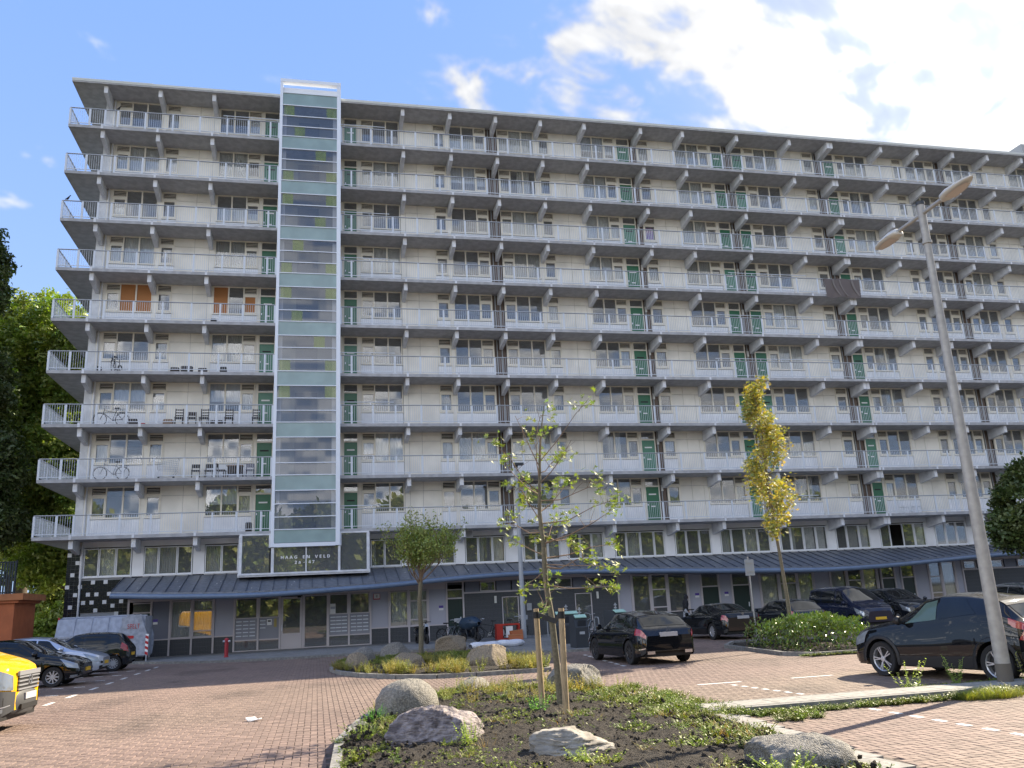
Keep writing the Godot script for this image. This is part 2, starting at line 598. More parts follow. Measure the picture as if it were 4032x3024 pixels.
func window_at(kind: String, x0: float, x1: float, base: float, floor_k: int) -> void:
	var k := window_kind(kind, x1 - x0)
	var o := put(bld, "window", k.frame, M.frame, Vector3(x0, base, WZ))
	put(o, "sash", k.sash, M.frame)
	put(o, "vent_grille", k.vent, M.frame)
	put(o, "vent_backing", k.ventdark, M.dark)
	put(bld, "spandrel_panel", k.span, M.spandrel, Vector3(x0, base, WZ))
	var boarded := floor_k == 5 and x0 < 9.0 and kind != "v"
	var style := rng.randi() % 15
	for i in k.panes.size():
		var p: Array = k.panes[i]
		if boarded and ((x0 < 3.0 and i > 0) or (x0 > 7.0 and i != 2)):
			var bb := MB.new()
			bb.box(-p[2] / 2, p[2] / 2, -p[3] / 2, p[3] / 2, -0.01, 0.0)
			putm(o, "chipboard_panel", bb, "board", p[1])
			continue
		put(o, "pane", p[0], M.glass, p[1])
		var key := "net"
		var w: float = p[2]
		var h: float = p[3]
		var at: Vector3 = p[1] + Vector3(0, 0, -0.16)
		var st := style
		if i == 0 and rng.randf() < 0.4:
			st = rng.randi() % 15
		if floor_k == 7 and absf(x0 - 33.72) < 0.1:
			put(o, "curtain", curtain(w * 1.05, h, 1), M.curtain_purple, at)
			continue
		match st:
			0, 1, 2:
				put(o, "curtain", curtain(w * 1.04, h * 1.02, st), M.net, at)
			3:
				put(o, "curtain", curtain(w * 1.04, h * 1.02, 1), M.curtain, at)
			4:
				# drawn half aside
				var hw := w * rng.randf_range(0.35, 0.6)
				put(o, "curtain", curtain(snappedf(hw, 0.1), h * 1.02, 1), M.curtain if rng.randf() < 0.5 else M.net, at + Vector3((w - hw) / 2 * (1 if i == 1 else -1), 0, 0))
			5:
				put(o, "curtain", curtain(w * 1.04, snappedf(h * 0.55, 0.1), 2), M.net, at + Vector3(0, -h * 0.22, 0))
			6:
				put(o, "curtain", curtain(w * 1.04, snappedf(h * 0.62, 0.1), 2), M.blind, at + Vector3(0, h * 0.2, 0))
			_:
				pass




func door_at(x0: float, x1: float, base: float, idx: int, floor_k: int) -> void:
	var w := x1 - x0
	var f := MB.new()
	f.box(0, 0.055, 0.0, 2.635, -0.06, 0.035)
	f.box(w - 0.055, w, 0.0, 2.635, -0.06, 0.035)
	f.box(0.055, w - 0.055, 2.58, 2.635, -0.06, 0.035)
	f.box(0.055, w - 0.055, 2.09, 2.17, -0.06, 0.033)
	var o := putm(bld, "door", f, "frame", Vector3(x0, base, WZ))
	var key := "door_green_grey" if (floor_k in [3, 4] and x0 < 12.0) or (idx * 7 + floor_k * 3) % 5 == 0 else "door_green"
	var l := MB.new()
	l.box(0.06, w - 0.06, 0.02, 2.085, -0.04, 0.0)
	putm(o, "door_leaf", l, key)
	var slot := MB.new()
	slot.box(w * 0.25, w * 0.75, 1.62, 1.70, 0.0, 0.008)
	putm(o, "door_glazing_slot", slot, "dark" if rng.randf() < 0.6 else "white")
	var lb := MB.new()
	lb.box(w * 0.36, w * 0.64, 0.92, 0.985, 0.0, 0.012)
	putm(o, "letter_plate", lb, "white")
	var kn := MB.new()
	kn.box(0.1, 0.15, 1.0, 1.1, 0.0, 0.045)
	putm(o, "door_handle", kn, "steel")
	put(o, "pane", pane_mesh(w - 0.11, 0.41), M.glass, Vector3(w / 2, 2.375, -0.01))


func make_building() -> void:
	bld = thing("apartment_building", "long eleven storey apartment block with open galleries, white panels and green doors", "apartment building")
	var SLABT := 0.165
	# floor slabs of the galleries and the roof, left and right of the stair tower
	var zl := -11.0
	for k in range(1, 11):
		var y := ytop(k)
		var b := MB.new()
		b.box(0.0, 11.17, y - SLABT, y, zl, 0.0)
		b.box(11.17, 14.62, y - SLABT, y, zl, -1.72)
		b.box(14.62, 110.0, y - SLABT, y, zl, 0.0)
		putm(bld, "roof_slab" if k == 10 else "gallery_slab", b, "slab")
	var b := MB.new()
	b.box(-0.02, 4.2, 31.2, 31.27, zl, 0.03)
	b.box(4.2, 11.17, 31.2, 31.25, zl, 0.02)
	b.box(14.62, 110.0, 31.2, 31.27, zl, 0.025)
	b.box(-0.012, 11.17, 31.12, 31.2, 0.0, 0.02)
	b.box(14.62, 110.0, 31.12, 31.2, 0.0, 0.02)
	putm(bld, "roof_edge_trim", b, "roof_edge")
	b = MB.new()
	b.box(66.3, 90.0, 31.27, 34.35, -9.5, -3.6)
	putm(bld, "roof_machine_room", b, "joint")
	# end wall, back wall, interior walls
	bx(bld, "end_wall", "beam", 1.43, 1.80, 0.0, 31.03, -11.0, WZ)
	bx(bld, "back_wall", "wall", 1.80, 110.0, 0.0, 31.03, -11.0, -10.8)
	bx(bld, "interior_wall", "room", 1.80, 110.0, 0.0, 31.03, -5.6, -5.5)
	bx(bld, "far_end_wall", "wall", 109.8, 110.0, 0.0, 31.03, -10.8, WZ)
	# beams under every slab
	var beams := [1.81, 4.68, 7.58, 18.40, 21.27, 24.12, 26.98, 29.85, 33.63, 36.52, 40.35, 44.19, 47.32, 47.09, 51.14, 54.0, 56.87, 59.71, 62.57, 65.4, 68.3]
	b = MB.new()
	var prof := PackedVector2Array([Vector2(0.22, -SLABT), Vector2(0.22, -0.60), Vector2(1.68, -0.80), Vector2(1.68, -SLABT)])
	var pv := PackedVector2Array()
	for p in prof:
		pv.append(Vector2(p.x, p.y))
	# profile lies in (-z, y); turn it so that its x runs to -z
	b.extrude(pv, Transform3D(Basis(Vector3(0, 0, -1), Vector3.UP, Vector3.RIGHT), Vector3.ZERO), 0.205)
	var beam := b.mesh()
	b = MB.new()
	b.box(-0.06, 0.06, -SLABT + 0.004, 0.075, 0.0, 0.012)
	var neck := b.mesh()
	b = MB.new()
	b.box(-0.075, 0.075, -0.17, -0.15, -0.21, 0.012)
	var gap := b.mesh()
	for k in range(1, 11):
		for x in beams:
			var o := put(bld, "gallery_beam", beam, M.beam, Vector3(x - 0.103, ytop(k), 0.0))
			if k < 10:
				put(o, "joint_cover", neck, M.beam)
	# railings
	var postx := [0.04, 1.05, 1.82, 2.48, 3.91, 5.36, 6.81, 8.28, 9.45, 10.65, 11.12]
	var postr := [14.66, 15.24, 16.38, 17.6, 19.0, 20.4, 21.83, 23.25, 24.65, 26.1, 27.5, 28.9, 30.31, 31.5, 32.66, 34.04, 35.52, 36.93, 38.13, 38.9, 40.3, 41.9, 43.08, 44.56, 46.06, 47.67]
	var postf := []
	for i in 45:
		postf.append(49.1 + i * 1.42)
	var rl := MB.new()
	var rd := MB.new()
	var bars := MB.new()
	for e in [[0.02, 11.15], [14.64, 110.0]]:
		rl.box(e[0], e[1], 1.03, 1.048, -0.03, 0.022)
		rd.box(e[0], e[1], 0.998, 1.03, -0.028, 0.02)  # dark lower part of the top rail, painted as its shaded side
		rl.box(e[0], e[1], 0.10, 0.135, -0.02, 0.015)
		var x: float = e[0] + 0.07
		while x < minf(e[1], 72.0):
			bars.box(x - 0.0065, x + 0.0065, 0.135, 1.0, -0.010, 0.004)
			x += 0.112
	rl.box(0.02, 0.07, 1.0, 1.045, -6.5, -0.03)
	rl.box(0.028, 0.063, 0.10, 0.135, -6.5, -0.02)
	var zz := -0.12
	while zz > -6.5:
		bars.box(0.037, 0.053, 0.135, 1.0, zz - 0.008, zz + 0.008)
		zz -= 0.112
	var rm := rl.mesh()
	var rdm := rd.mesh()
	var bm := bars.mesh()
	b = MB.new()
	b.box(-0.05, 0.05, -0.08, 1.0, 0.006, 0.022)
	var pm := b.mesh()
	b = MB.new()
	for x in postf:
		b.box(x - 0.05, x + 0.05, -0.08, 1.0, 0.006, 0.022)
	for x in [-1.6, -3.2, -4.8, -6.4]:
		b.box(0.0, 0.02, -0.08, 1.0, x - 0.05, x + 0.05)
	var pfm := b.mesh()
	for k in range(1, 10):
		var o := put(bld, "railing", rm, M.rail, Vector3(0, ytop(k), -0.03))
		put(o, "railing_bars", bm, M.rail, Vector3.ZERO, "stuff")
		put(o, "hand_rail", rdm, M.rail_shade_side)
		put(o, "far_posts", pfm, M.rail, Vector3.ZERO, "stuff")
		for x in postx + postr:
			put(o, "post", pm, M.rail, Vector3(x, 0, 0))
	# second hand rails by some doors
	for e in [[9, 8.05, 11.15], [9, 14.64, 17.2], [7, 14.64, 17.4], [6, 14.64, 17.3], [4, 14.64, 17.6], [3, 14.64, 17.5], [1, 14.64, 17.2], [6, 38.4, 43.8], [5, 37.2, 43.9], [4, 36.9, 44.9], [1, 37.6, 42.6]]:
		b = MB.new()
		b.tube(Vector3(e[1], 1.19, 0.0), Vector3(e[2], 1.19, 0.0), 0.022, 0.022, 6)
		var x: float = e[1] + 0.2
		while x < e[2]:
			b.box(x - 0.012, x + 0.012, 1.04, 1.18, -0.012, 0.012)
			x += 1.4
		putm(bld, "upper_hand_rail", b, "rail", Vector3(0, ytop(e[0]), -0.03))
	# the wall of each gallery floor
	for k in range(1, 10):
		var y := ytop(k)
		var back := MB.new()
		var last := 1.80
		for i in row_items.size():
			var it: Array = row_items[i]
			wall_zone(last, it[1], y, back)
			last = it[2]
			if it[1] < 11.15 and it[2] > 11.05:
				pass
			match it[0]:
				"d":
					door_at(it[1], it[2], y, i, k)
				"b":
					var bb := MB.new()
					bb.box(it[1], it[2], 0.0, 2.635, WZ - 0.22, WZ - 0.12)
					putm(bld, "brick_recess", bb, "brown_brick", Vector3(0, y, 0))
					bb = MB.new()
					var cxp: float = it[1] + 0.16
					while cxp < it[2] - 0.05:
						bb.tube(Vector3(cxp, 0, WZ - 0.05), Vector3(cxp, 2.635, WZ - 0.05), 0.035, 0.035, 8, false)
						cxp += 0.3
					putm(bld, "drain_pipes", bb, "grey", Vector3(0, y, 0))
					if it[2] - it[1] < 0.65:
						bb = MB.new()
						bb.box(it[1] + 0.12, it[1] + 0.24, 1.85, 2.2, WZ - 0.1, WZ - 0.02)
						putm(bld, "wall_light", bb, "lamp_white", Vector3(0, y, 0))
				_:
					window_at(it[0], it[1], it[2], y, k)
					back.box(it[1], it[2], y, y + 0.99, WZ - 0.12, WZ - 0.045)
		back.box(1.80, 2.11, y, y + 2.635, WZ - 0.12, WZ - 0.04)
		back.box(66.4, 110.0, y, y + 2.635, WZ - 0.1, WZ)
		putm(bld, "wall", back, "joint")
		# a down pipe in the corner
	b = MB.new()
	b.tube(Vector3(1.93, 0.3, WZ + 0.09), Vector3(1.93, 31.0, WZ + 0.09), 0.05, 0.05, 8, false)
	putm(bld, "drain_pipe", b, "beam")
	make_tower()
	make_base()
	make_canopy()


func wall_zone(x0: float, x1: float, y: float, back: MB) -> void:
	# cladding between two openings
	if x1 - x0 < 0.03:
		return
	if x0 < 11.3 and x1 > 14.0:
		wall_zone(x0, 11.22, y, back)
		wall_zone(14.56, x1, y, back)
		return
	var H := 2.635
	back.box(x0, x1, y, y + H, WZ - 0.12, WZ - 0.032)
	if x1 - x0 < 1.0:
		bx(bld, "wall_panel", "wall", x0 + 0.006, x1 - 0.006, y + 0.02, y + H, WZ - 0.03, WZ)
		return
	var w := x1 - x0
	var left_first := int(x0 * 10) in [182, 509, 507, 439]
	var cuts := [x0, x1 - 1.08, x1 - 0.3, x1]
	if left_first:
		cuts = [x0, x0 + 0.3, x0 + 1.02, x1]
	for i in 3:
		bx(bld, "wall_panel", "wall", cuts[i] + 0.008, cuts[i + 1] - 0.008, y + 0.02, y + 2.12, WZ - 0.03, WZ + 0.001 * i)
	bx(bld, "wall_panel", "wall", x0 + 0.008, cuts[1 if not left_first else 2] - 0.008, y + 2.137, y + H, WZ - 0.03, WZ + 0.001)
	bx(bld, "wall_panel", "wall", cuts[1 if not left_first else 2] + 0.008, x1 - 0.008, y + 2.137, y + H, WZ - 0.03, WZ)


func make_tower() -> void:
	# glazed stair tower standing before the galleries
	var z := 0.24
	var b := MB.new()
	b.box(11.17, 11.33, 5.16, 32.05, -0.05, z + 0.05)
	b.box(14.40, 14.62, 5.16, 32.05, -0.05, z + 0.05)
	b.box(11.17, 14.62, 31.93, 32.12, -0.05, z + 0.07)
	b.box(11.33, 14.40, 5.14, 5.33, -0.05, z + 0.06)
	var t := putm(bld, "stair_tower", b, "steel")
	var hw := 11.33
	var hx := 14.40
	b = MB.new()
	b.box(hw, hx, 31.22, 31.62, 0.10, 0.16)
	putm(t, "top_panel", b, "frame_white")
	var ys := []
	for k in range(9, 0, -1):
		var f := ytop(k)
		ys.append_array([f + 2.02, f + 1.33, f + 0.66, f + 0.02])
	ys.append_array([5.33])
	ys.push_front(31.22)
	# horizontal glazing bars
	var bar := MB.new()
	bar.box(hw, hx, -0.022, 0.022, z - 0.02, z + 0.055)
	var bm := bar.mesh()
	for y in ys.slice(0, ys.size() - 1):
		put(t, "glazing_bar", bm, M.steel, Vector3(0, y, 0))
	# films: storey -> [row from the top, slot of five]
	var films := {9: [[0, 0], [0, 4], [2, 1]], 8: [[0, 3], [2, 0], [2, 4]], 7: [[0, 0], [0, 4], [2, 3]], 6: [[0, 1], [2, 0], [2, 4]], 5: [[0, 0], [0, 4], [2, 1]], 4: [[0, 3], [2, 0], [2, 4]], 3: [[0, 0], [0, 4]]}
	for i in ys.size() - 1:
		var y1: float = ys[i] - 0.022
		var y0: float = ys[i + 1] + 0.022
		if i % 4 == 0:
			b = MB.new()
			b.box(hw, hx, y0, y1, z - 0.005, z + 0.01)
			putm(t, "frosted_panel", b, "frosted")
		else:
			b = MB.new()
			for zz in [z]:
				b.quad(Vector3(hw, y0, zz), Vector3(hx, y0, zz), Vector3(hx, y1, zz), Vector3(hw, y1, zz), Vector3(0, 0, 1))
			putm(t, "pane", b, "glass_tint")
			var k := 9 - i / 4
			for f in films.get(k, []):
				if f[0] == i % 4 - 1:
					b = MB.new()
					var fx: float = hw + 0.08 + f[1] * 0.60
					b.quad(Vector3(fx, y0, z + 0.006), Vector3(fx + 0.58, y0, z + 0.006), Vector3(fx + 0.58, y1, z + 0.006), Vector3(fx, y1, z + 0.006), Vector3(0, 0, 1))
					putm(t, "coloured_film", b, "film")
	# inside: floors, side jambs and the back wall of the landing
	b = MB.new()
	for k in range(1, 11):
		b.box(11.18, 14.61, ytop(k) - 0.165, ytop(k), -1.72, 0.18)
	putm(t, "landing_floor", b, "slab")
	b = MB.new()
	for k in range(1, 10):
		b.box(11.34, 11.55, ytop(k), ytop(k) + 2.63, 0.02, 0.05)
		b.box(14.18, 14.38, ytop(k), ytop(k) + 2.63, 0.02, 0.05)
	putm(t, "inner_jamb", b, "frame_white")
	b = MB.new()
	b.box(11.2, 14.6, 5.33, 31.0, -1.85, -1.75)
	putm(t, "landing_wall", b, "grey")
	b = MB.new()
	for k in range(1, 10):
		b.box(12.2, 13.4, ytop(k), ytop(k) + 2.1, -1.75, -1.70)
	putm(t, "lift_doors", b, "lilac_dark")
	# glass bay over the entrance
	b = MB.new()
	var bz := 0.12
	for e in [[9.64, 9.78], [11.20, 11.34], [12.90, 12.96], [14.53, 14.65], [15.99, 16.12]]:
		b.box(e[0], e[1], 3.82, 5.85 if e[0] < 11.0 or e[0] > 15.0 else 5.14, bz - 0.14, bz + 0.04)
	b.box(9.6, 16.16, 3.80, 3.89, bz - 0.15, bz + 0.05)
	b.box(9.78, 11.17, 5.77, 5.84, bz - 0.14, bz + 0.035)
	b.box(14.62, 15.99, 5.77, 5.84, bz - 0.14, bz + 0.035)
	b.box(11.08, 11.17, 5.14, 5.85, bz - 0.14, bz + 0.03)
	b.box(14.62, 14.70, 5.14, 5.85, bz - 0.14, bz + 0.03)
	var bay := putm(bld, "entrance_bay", b, "beam")
	for e in [[9.78, 11.12, 3.89, 5.77], [11.34, 12.89, 3.89, 5.14], [12.97, 14.53, 3.89, 5.14], [14.68, 15.99, 3.89, 5.77]]:
		put(bay, "pane", pane_mesh(e[1] - e[0], e[3] - e[2]), M.glass, Vector3((e[0] + e[1]) / 2, (e[2] + e[3]) / 2, bz))
	b = MB.new()
	b.box(9.6, 9.66, 3.8, 5.8, WZ, bz - 0.15)
	b.box(16.10, 16.16, 3.8, 5.8, WZ, bz - 0.15)
	b.box(9.6, 16.16, 3.72, 3.8, WZ, bz - 0.02)
	putm(bay, "bay_side", b, "beam")
	b = MB.new()
	b.box(9.7, 16.1, 3.9, 5.8, -1.68, -1.62)
	putm(bay, "bay_back", b, "dark")
	var font := SystemFont.new()
	font.font_names = PackedStringArray(["Droid Sans"])
	font.font_weight = 700
	for e in [["H A A G    E N    V E L D", 12.90, 4.62, 2.44], ["2 a  -   4 7", 12.86, 4.36, 0.98]]:
		var tm := TextMesh.new()
		tm.text = e[0]
		tm.font = font
		tm.font_size = 32
		tm.pixel_size = 0.0066
		tm.depth = 0.012
		var o := put(bay, "lettering", tm, M.white, Vector3(e[1], e[2], bz + 0.05))
		var wd: float = tm.get_aabb().size.x
		if wd > 0.01:
			o.scale.x = e[3] / wd


func glazed(parent: Node3D, x0: float, x1: float, y0: float, y1: float, key: String, st: int, transoms: Array = [], z := WZ) -> void:
	# a window: frame, panes, perhaps a curtain; the frame bars stand in parent
	var f := MB.new()
	var t := 0.045
	f.box(x0, x0 + t, y0, y1, z - 0.06, z + 0.03)
	f.box(x1 - t, x1, y0, y1, z - 0.06, z + 0.03)
	f.box(x0 + t, x1 - t, y0, y0 + t, z - 0.06, z + 0.03)
	f.box(x0 + t, x1 - t, y1 - t, y1, z - 0.06, z + 0.03)
	var ys := [y0 + t]
	for q in transoms:
		f.box(x0 + t, x1 - t, q - 0.035, q + 0.035, z - 0.06, z + 0.035)
		ys.append(q - 0.035)
		ys.append(q + 0.035)
	ys.append(y1 - t)
	var o := putm(parent, "window", f, key)
	for i in range(0, ys.size(), 2):
		put(o, "pane", pane_mesh(x1 - x0 - 2 * t, ys[i + 1] - ys[i]), M.glass, Vector3((x0 + x1) / 2, (ys[i] + ys[i + 1]) / 2, z - 0.01))
	var w := x1 - x0 - 0.08
	if st == 1:
		put(o, "curtain", curtain(snappedf(w, 0.05), snappedf(y1 - y0, 0.05), 0), M.net, Vector3((x0 + x1) / 2, (y0 + y1) / 2, z - 0.2))
	elif st == 2:
		put(o, "curtain", curtain(snappedf(w, 0.05), snappedf(y1 - y0, 0.05), 1), M.curtain, Vector3((x0 + x1) / 2, (y0 + y1) / 2, z - 0.2))
	elif st == 3:
		put(o, "curtain", curtain(snappedf(w * 0.4, 0.05), snappedf(y1 - y0, 0.05), 1), M.curtain, Vector3(x0 + w * 0.24, (y0 + y1) / 2, z - 0.2))


func make_base() -> void:
	# first floor, under the lowest gallery: groups of windows in a pale wall, x edges of each pane
	var groups := [[2.0, 2.72, 3.52, 4.27], [4.85, 5.55, 6.45, 7.2], [7.8, 8.63, 9.46], [16.3, 17.05, 17.95], [18.5, 19.3, 20.1, 20.88], [21.48, 22.2, 23.0, 23.72], [24.8, 25.5, 26.2, 26.9], [27.4, 28.1, 28.8, 29.5], [30.2, 30.9, 31.75, 32.6, 33.25],
		[33.9, 34.62, 35.45, 36.18], [36.8, 37.5, 38.35, 39.2, 40.0], [40.7, 41.4, 42.25, 43.1, 43.85], [44.45, 45.2, 46.05, 46.8], [47.52, 48.25, 49.1, 49.95, 50.75], [51.45, 52.2, 53.0, 53.75], [54.9, 55.65, 56.4, 57.2], [58.0, 58.7, 59.5, 60.3, 61.0], [61.8, 62.6, 63.4, 64.2]]
	var last := 1.80
	var y0 := 4.05
	for g in groups:
		var x0: float = g[0]
		var x1: float = g[-1]
		bx(bld, "wall_panel", "spandrel", last, x0 - 0.02, y0, 5.55, WZ - 0.1, WZ)
		last = x1 + 0.02
		for i in g.size() - 1:
			if x0 > 47.0 and x0 < 48.0 and i == 1:
				# one casement stands open
				var f := MB.new()
				f.box(g[i], g[i + 1], 4.1, 4.15, WZ - 0.06, WZ + 0.03)
				f.box(g[i], g[i + 1], 5.45, 5.5, WZ - 0.06, WZ + 0.03)
				putm(bld, "open_window", f, "frame_white")
				continue
			glazed(bld, g[i] + 0.01, g[i + 1] - 0.01, 4.1, 5.5, "frame_white", [0, 0, 3, 0, 2, 1][rng.randi() % 6])
		bx(bld, "window_sill", "frame_white", x0 - 0.03, x1 + 0.03, 4.04, 4.098, WZ - 0.02, WZ + 0.07)
		bx(bld, "sill_wall", "spandrel", x0 - 0.02, x1 + 0.02, 3.6, 4.04, WZ - 0.1, WZ - 0.012)
	bx(bld, "wall_panel", "spandrel", last, 110.0, 4.05, 5.55, WZ - 0.1, WZ)
	bx(bld, "wall_band", "spandrel", 1.80, 9.6, 5.56, 5.84, WZ - 0.1, WZ + 0.002)
	bx(bld, "wall_band", "spandrel", 16.16, 110.0, 5.56, 5.84, WZ - 0.1, WZ + 0.002)
	bx(bld, "first_floor_slab", "room", 1.8, 110.0, 2.95, 3.15, -10.8, WZ - 0.1)
	# black and white tiles at the left end
	var tile := BoxMesh.new()
	tile.size = Vector3(0.186, 0.186, 0.03)
	var whites := [[0, 1], [2, 3], [1, 6], [0, 9], [2, 11], [1, 14], [0, 17], [2, 19], [6, 1], [3, 2], [9, 1], [7, 4], [5, 4], [4, 6], [9, 6], [7, 8], [6, 6], [4, 9], [10, 4], [11, 7], [12, 3], [13, 6], [8, 9], [12, 9]]
	bx(bld, "tile_backing", "joint", 1.24, 4.22, 0.1, 4.02, WZ - 0.12, WZ - 0.01)
	bx(bld, "tile_backing", "joint", 1.24, 1.80, 4.02, 5.5, WZ - 0.02, WZ - 0.002)
	for r in 27:
		for c in 15:
			var x := 1.34 + c * 0.196
			var y := 5.40 - r * 0.196
			if (y > 4.0 and c > 2) or (c > 3 and c < 12 and y < 2.28 and y > 1.0) or y < 0.2:
				continue
			var white := false
			for w in whites:
				if w[0] == c and w[1] == (r if c < 3 else r - 7):
					white = true
			put(bld, "tile", tile, M.tile_white if white else M.tile_black, Vector3(x, y, WZ + 0.01 + rng.randf() * 0.003))
	glazed(bld, 2.05, 2.83, 1.15, 2.25, "grey", 1)
	glazed(bld, 2.83, 3.6, 1.15, 2.25, "grey", 1)
	# ground floor
	var fr := "frame_pink"
	var brick := MB.new()
	var mort := MB.new()
	var bricks := func(x0: float, x1: float, yy0: float, yy1: float) -> void:
		mort.box(x0, x1, yy0, yy1, WZ - 0.12, WZ - 0.012)
		var ny := int(round((yy1 - yy0) / 0.215))
		var hh := (yy1 - yy0) / ny
		var nx := int(round((x1 - x0) / 0.075))
		var ww := (x1 - x0) / nx
		for j in ny:
			for i in nx:
				var xa := x0 + i * ww + 0.005
				var xb := x0 + (i + 1) * ww - 0.005
				var ya := yy0 + j * hh + 0.006
				var yb := yy0 + (j + 1) * hh - 0.006
				var zf := WZ + rng.randf() * 0.004
				brick.quad(Vector3(xa, ya, zf), Vector3(xb, ya, zf), Vector3(xb, yb, zf), Vector3(xa, yb, zf), Vector3(0, 0, 1))
				brick.quad(Vector3(xa, yb, zf), Vector3(xb, yb, zf), Vector3(xb, yb, zf - 0.02), Vector3(xa, yb, zf - 0.02), Vector3(0, 1, 0))
				brick.quad(Vector3(xa, ya, zf), Vector3(xa, yb, zf), Vector3(xa, yb, zf - 0.02), Vector3(xa, ya, zf - 0.02), Vector3(-1, 0, 0))
	bricks.call(5.35, 9.33, 0.05, 0.86)
	bricks.call(16.3, 20.38, 0.05, 0.86)
	bricks.call(21.3, 23.40, 0.02, 2.45)
	bricks.call(24.38, 27.58, 0.02, 2.45)
	bricks.call(28.6, 30.15, 0.02, 2.45)
	bricks.call(23.40, 24.38, 2.22, 2.45)
	bricks.call(27.58, 28.6, 2.22, 2.45)
	bricks.call(53.0, 58.2, 0.02, 2.5)
	bricks.call(59.1, 66.0, 0.02, 2.5)
	for e in [[30.2, 35.3], [36.4, 37.2], [38.35, 47.1], [48.1, 48.55], [49.5, 53.0]]:
		bricks.call(e[0], e[1], 0.02, 0.86)
	var bo := putm(bld, "base_bricks", brick, "black_brick", Vector3.ZERO, "stuff")
	putm(bo, "mortar", mort, "mortar")
	# posts between the ground floor elements, and a head beam behind the canopy
	for x in [4.25, 5.33, 6.24, 7.3, 8.34, 9.35, 10.53, 11.62, 12.79, 14.08, 15.14, 16.27, 17.25, 18.3, 19.35, 20.36, 21.27, 30.18, 31.0, 32.15, 33.17, 34.45, 35.27, 36.38, 37.2, 38.34, 39.0, 40.25, 41.45, 42.55, 43.65, 44.8, 45.85, 46.9, 47.15, 48.1, 48.55, 49.47, 50.5, 51.4, 52.42, 52.98]:
		bx(bld, "facade_post", fr, x - 0.045, x + 0.045, 0.05, 2.8 if x < 20.0 else 3.1, WZ - 0.1, WZ + 0.05)
	bx(bld, "head_beam", fr, 4.2, 20.3, 2.76, 3.7, WZ - 0.1, WZ + 0.01)
	bx(bld, "head_beam", fr, 20.3, 110.0, 3.08, 3.7, WZ - 0.1, WZ + 0.01)
	for e in [[5.38, 6.2], [8.39, 9.3], [16.32, 17.2], [19.4, 20.31], [34.5, 35.22], [36.43, 37.15], [38.39, 38.95], [42.6, 43.6], [48.15, 48.5], [49.52, 50.45], [52.47, 52.93], [30.23, 30.95]]:
		bx(bld, "infill_panel", "lilac_dark" if e[0] < 6.0 else "lilac", e[0], e[1], 0.86, 2.76 if e[0] < 20.3 else 3.08, WZ - 0.08, WZ - 0.02)
	bx(bld, "sill_strip", fr, 5.35, 9.33, 0.86, 0.92, WZ - 0.06, WZ + 0.045)
	bx(bld, "sill_strip", fr, 16.3, 20.38, 0.86, 0.92, WZ - 0.06, WZ + 0.045)
	for e in [[6.29, 7.25, 1], [17.3, 18.25, 1], [31.05, 32.1, 0], [33.22, 34.4, 0], [39.05, 40.2, 1], [41.5, 42.5, 1], [43.7, 44.75, 1], [45.9, 46.85, 1], [51.45, 52.37, 1]]:
		glazed(bld, e[0], e[1], 0.92, 2.74 if e[0] < 20.0 else 3.06, fr, e[2])
	for e in [[7.35, 8.29, 1], [18.35, 19.3, 1], [32.2, 33.12, 0], [40.3, 41.4, 2], [44.85, 45.8, 0], [50.55, 51.35, 0]]:
		glazed(bld, e[0], e[1], 0.92, 2.74 if e[0] < 20.0 else 3.06, fr, e[2], [1.22, 2.2])
	# front doors of the ground floor homes
	for e in [[4.47, 5.28, 2.72], [20.42, 21.22, 2.72], [35.33, 36.33, 3.05], [37.25, 38.3, 3.05], [47.2, 48.05, 3.05], [48.6, 49.42, 3.05]]:
		var d := MB.new()
		d.box(e[0], e[1], 2.2, 2.27, WZ - 0.06, WZ + 0.03)
		d.box(e[0], e[1], e[2] - 0.05, e[2], WZ - 0.06, WZ + 0.03)
		var o := putm(bld, "front_door", d, fr)
		d = MB.new()
		d.box(e[0], e[1], 0.08, 2.19, WZ - 0.07, WZ - 0.02)
		putm(o, "door_leaf", d, "door_dark")
		d = MB.new()
		d.box(e[1] - 0.14, e[1] - 0.09, 1.0, 1.25, WZ - 0.02, WZ + 0.03)
		putm(o, "door_handle", d, "steel")
		put(o, "pane", pane_mesh(e[1] - e[0], e[2] - 2.34), M.glass, Vector3((e[0] + e[1]) / 2, (e[2] - 0.05 + 2.27) / 2, WZ))
	# entrance: mailbox walls, the door and the glass beside it
	for e in [[9.4, 10.48], [10.58, 11.57], [14.13, 15.09], [15.19, 16.22]]:
		glazed(bld, e[0], e[1], 1.70, 2.74, fr, 0)
		var w := MB.new()
		w.box(e[0], e[1], 0.66, 1.70, WZ - 0.1, WZ - 0.01)
		var o := putm(bld, "mailbox_wall", w, "mailbox")
		var sl := MB.new()
		var cols := 3 if e[0] != 10.58 else 1
		for j in 5 if cols == 3 else 3:
			for i in cols:
				var xa: float = e[0] + 0.04 + i * (e[1] - e[0] - 0.08) / 3.0
				var ya := 1.56 - j * 0.18
				sl.obox(Transform3D(Basis(Vector3.RIGHT, -0.5), Vector3(xa + 0.15, ya, WZ + 0.005)), Vector3(0.27, 0.05, 0.012))
		putm(o, "letter_flaps", sl, "steel")
		w = MB.new()
		w.box(e[0], e[1], 0.60, 0.66, WZ - 0.06, WZ + 0.035)
		w.box(e[0], e[1], 0.08, 0.13, WZ - 0.06, WZ + 0.035)
		putm(o, "rail", w, fr)
		put(o, "pane", pane_mesh(e[1] - e[0], 0.47), M.glass, Vector3((e[0] + e[1]) / 2, 0.365, WZ))
		bx(bld, "dark_lining", "dark", e[0], e[1], 0.1, 0.62, WZ - 0.1, WZ - 0.06)
	var dm := MB.new()
	dm.box(11.68, 11.78, 0.1, 2.7, WZ - 0.05, WZ + 0.03)
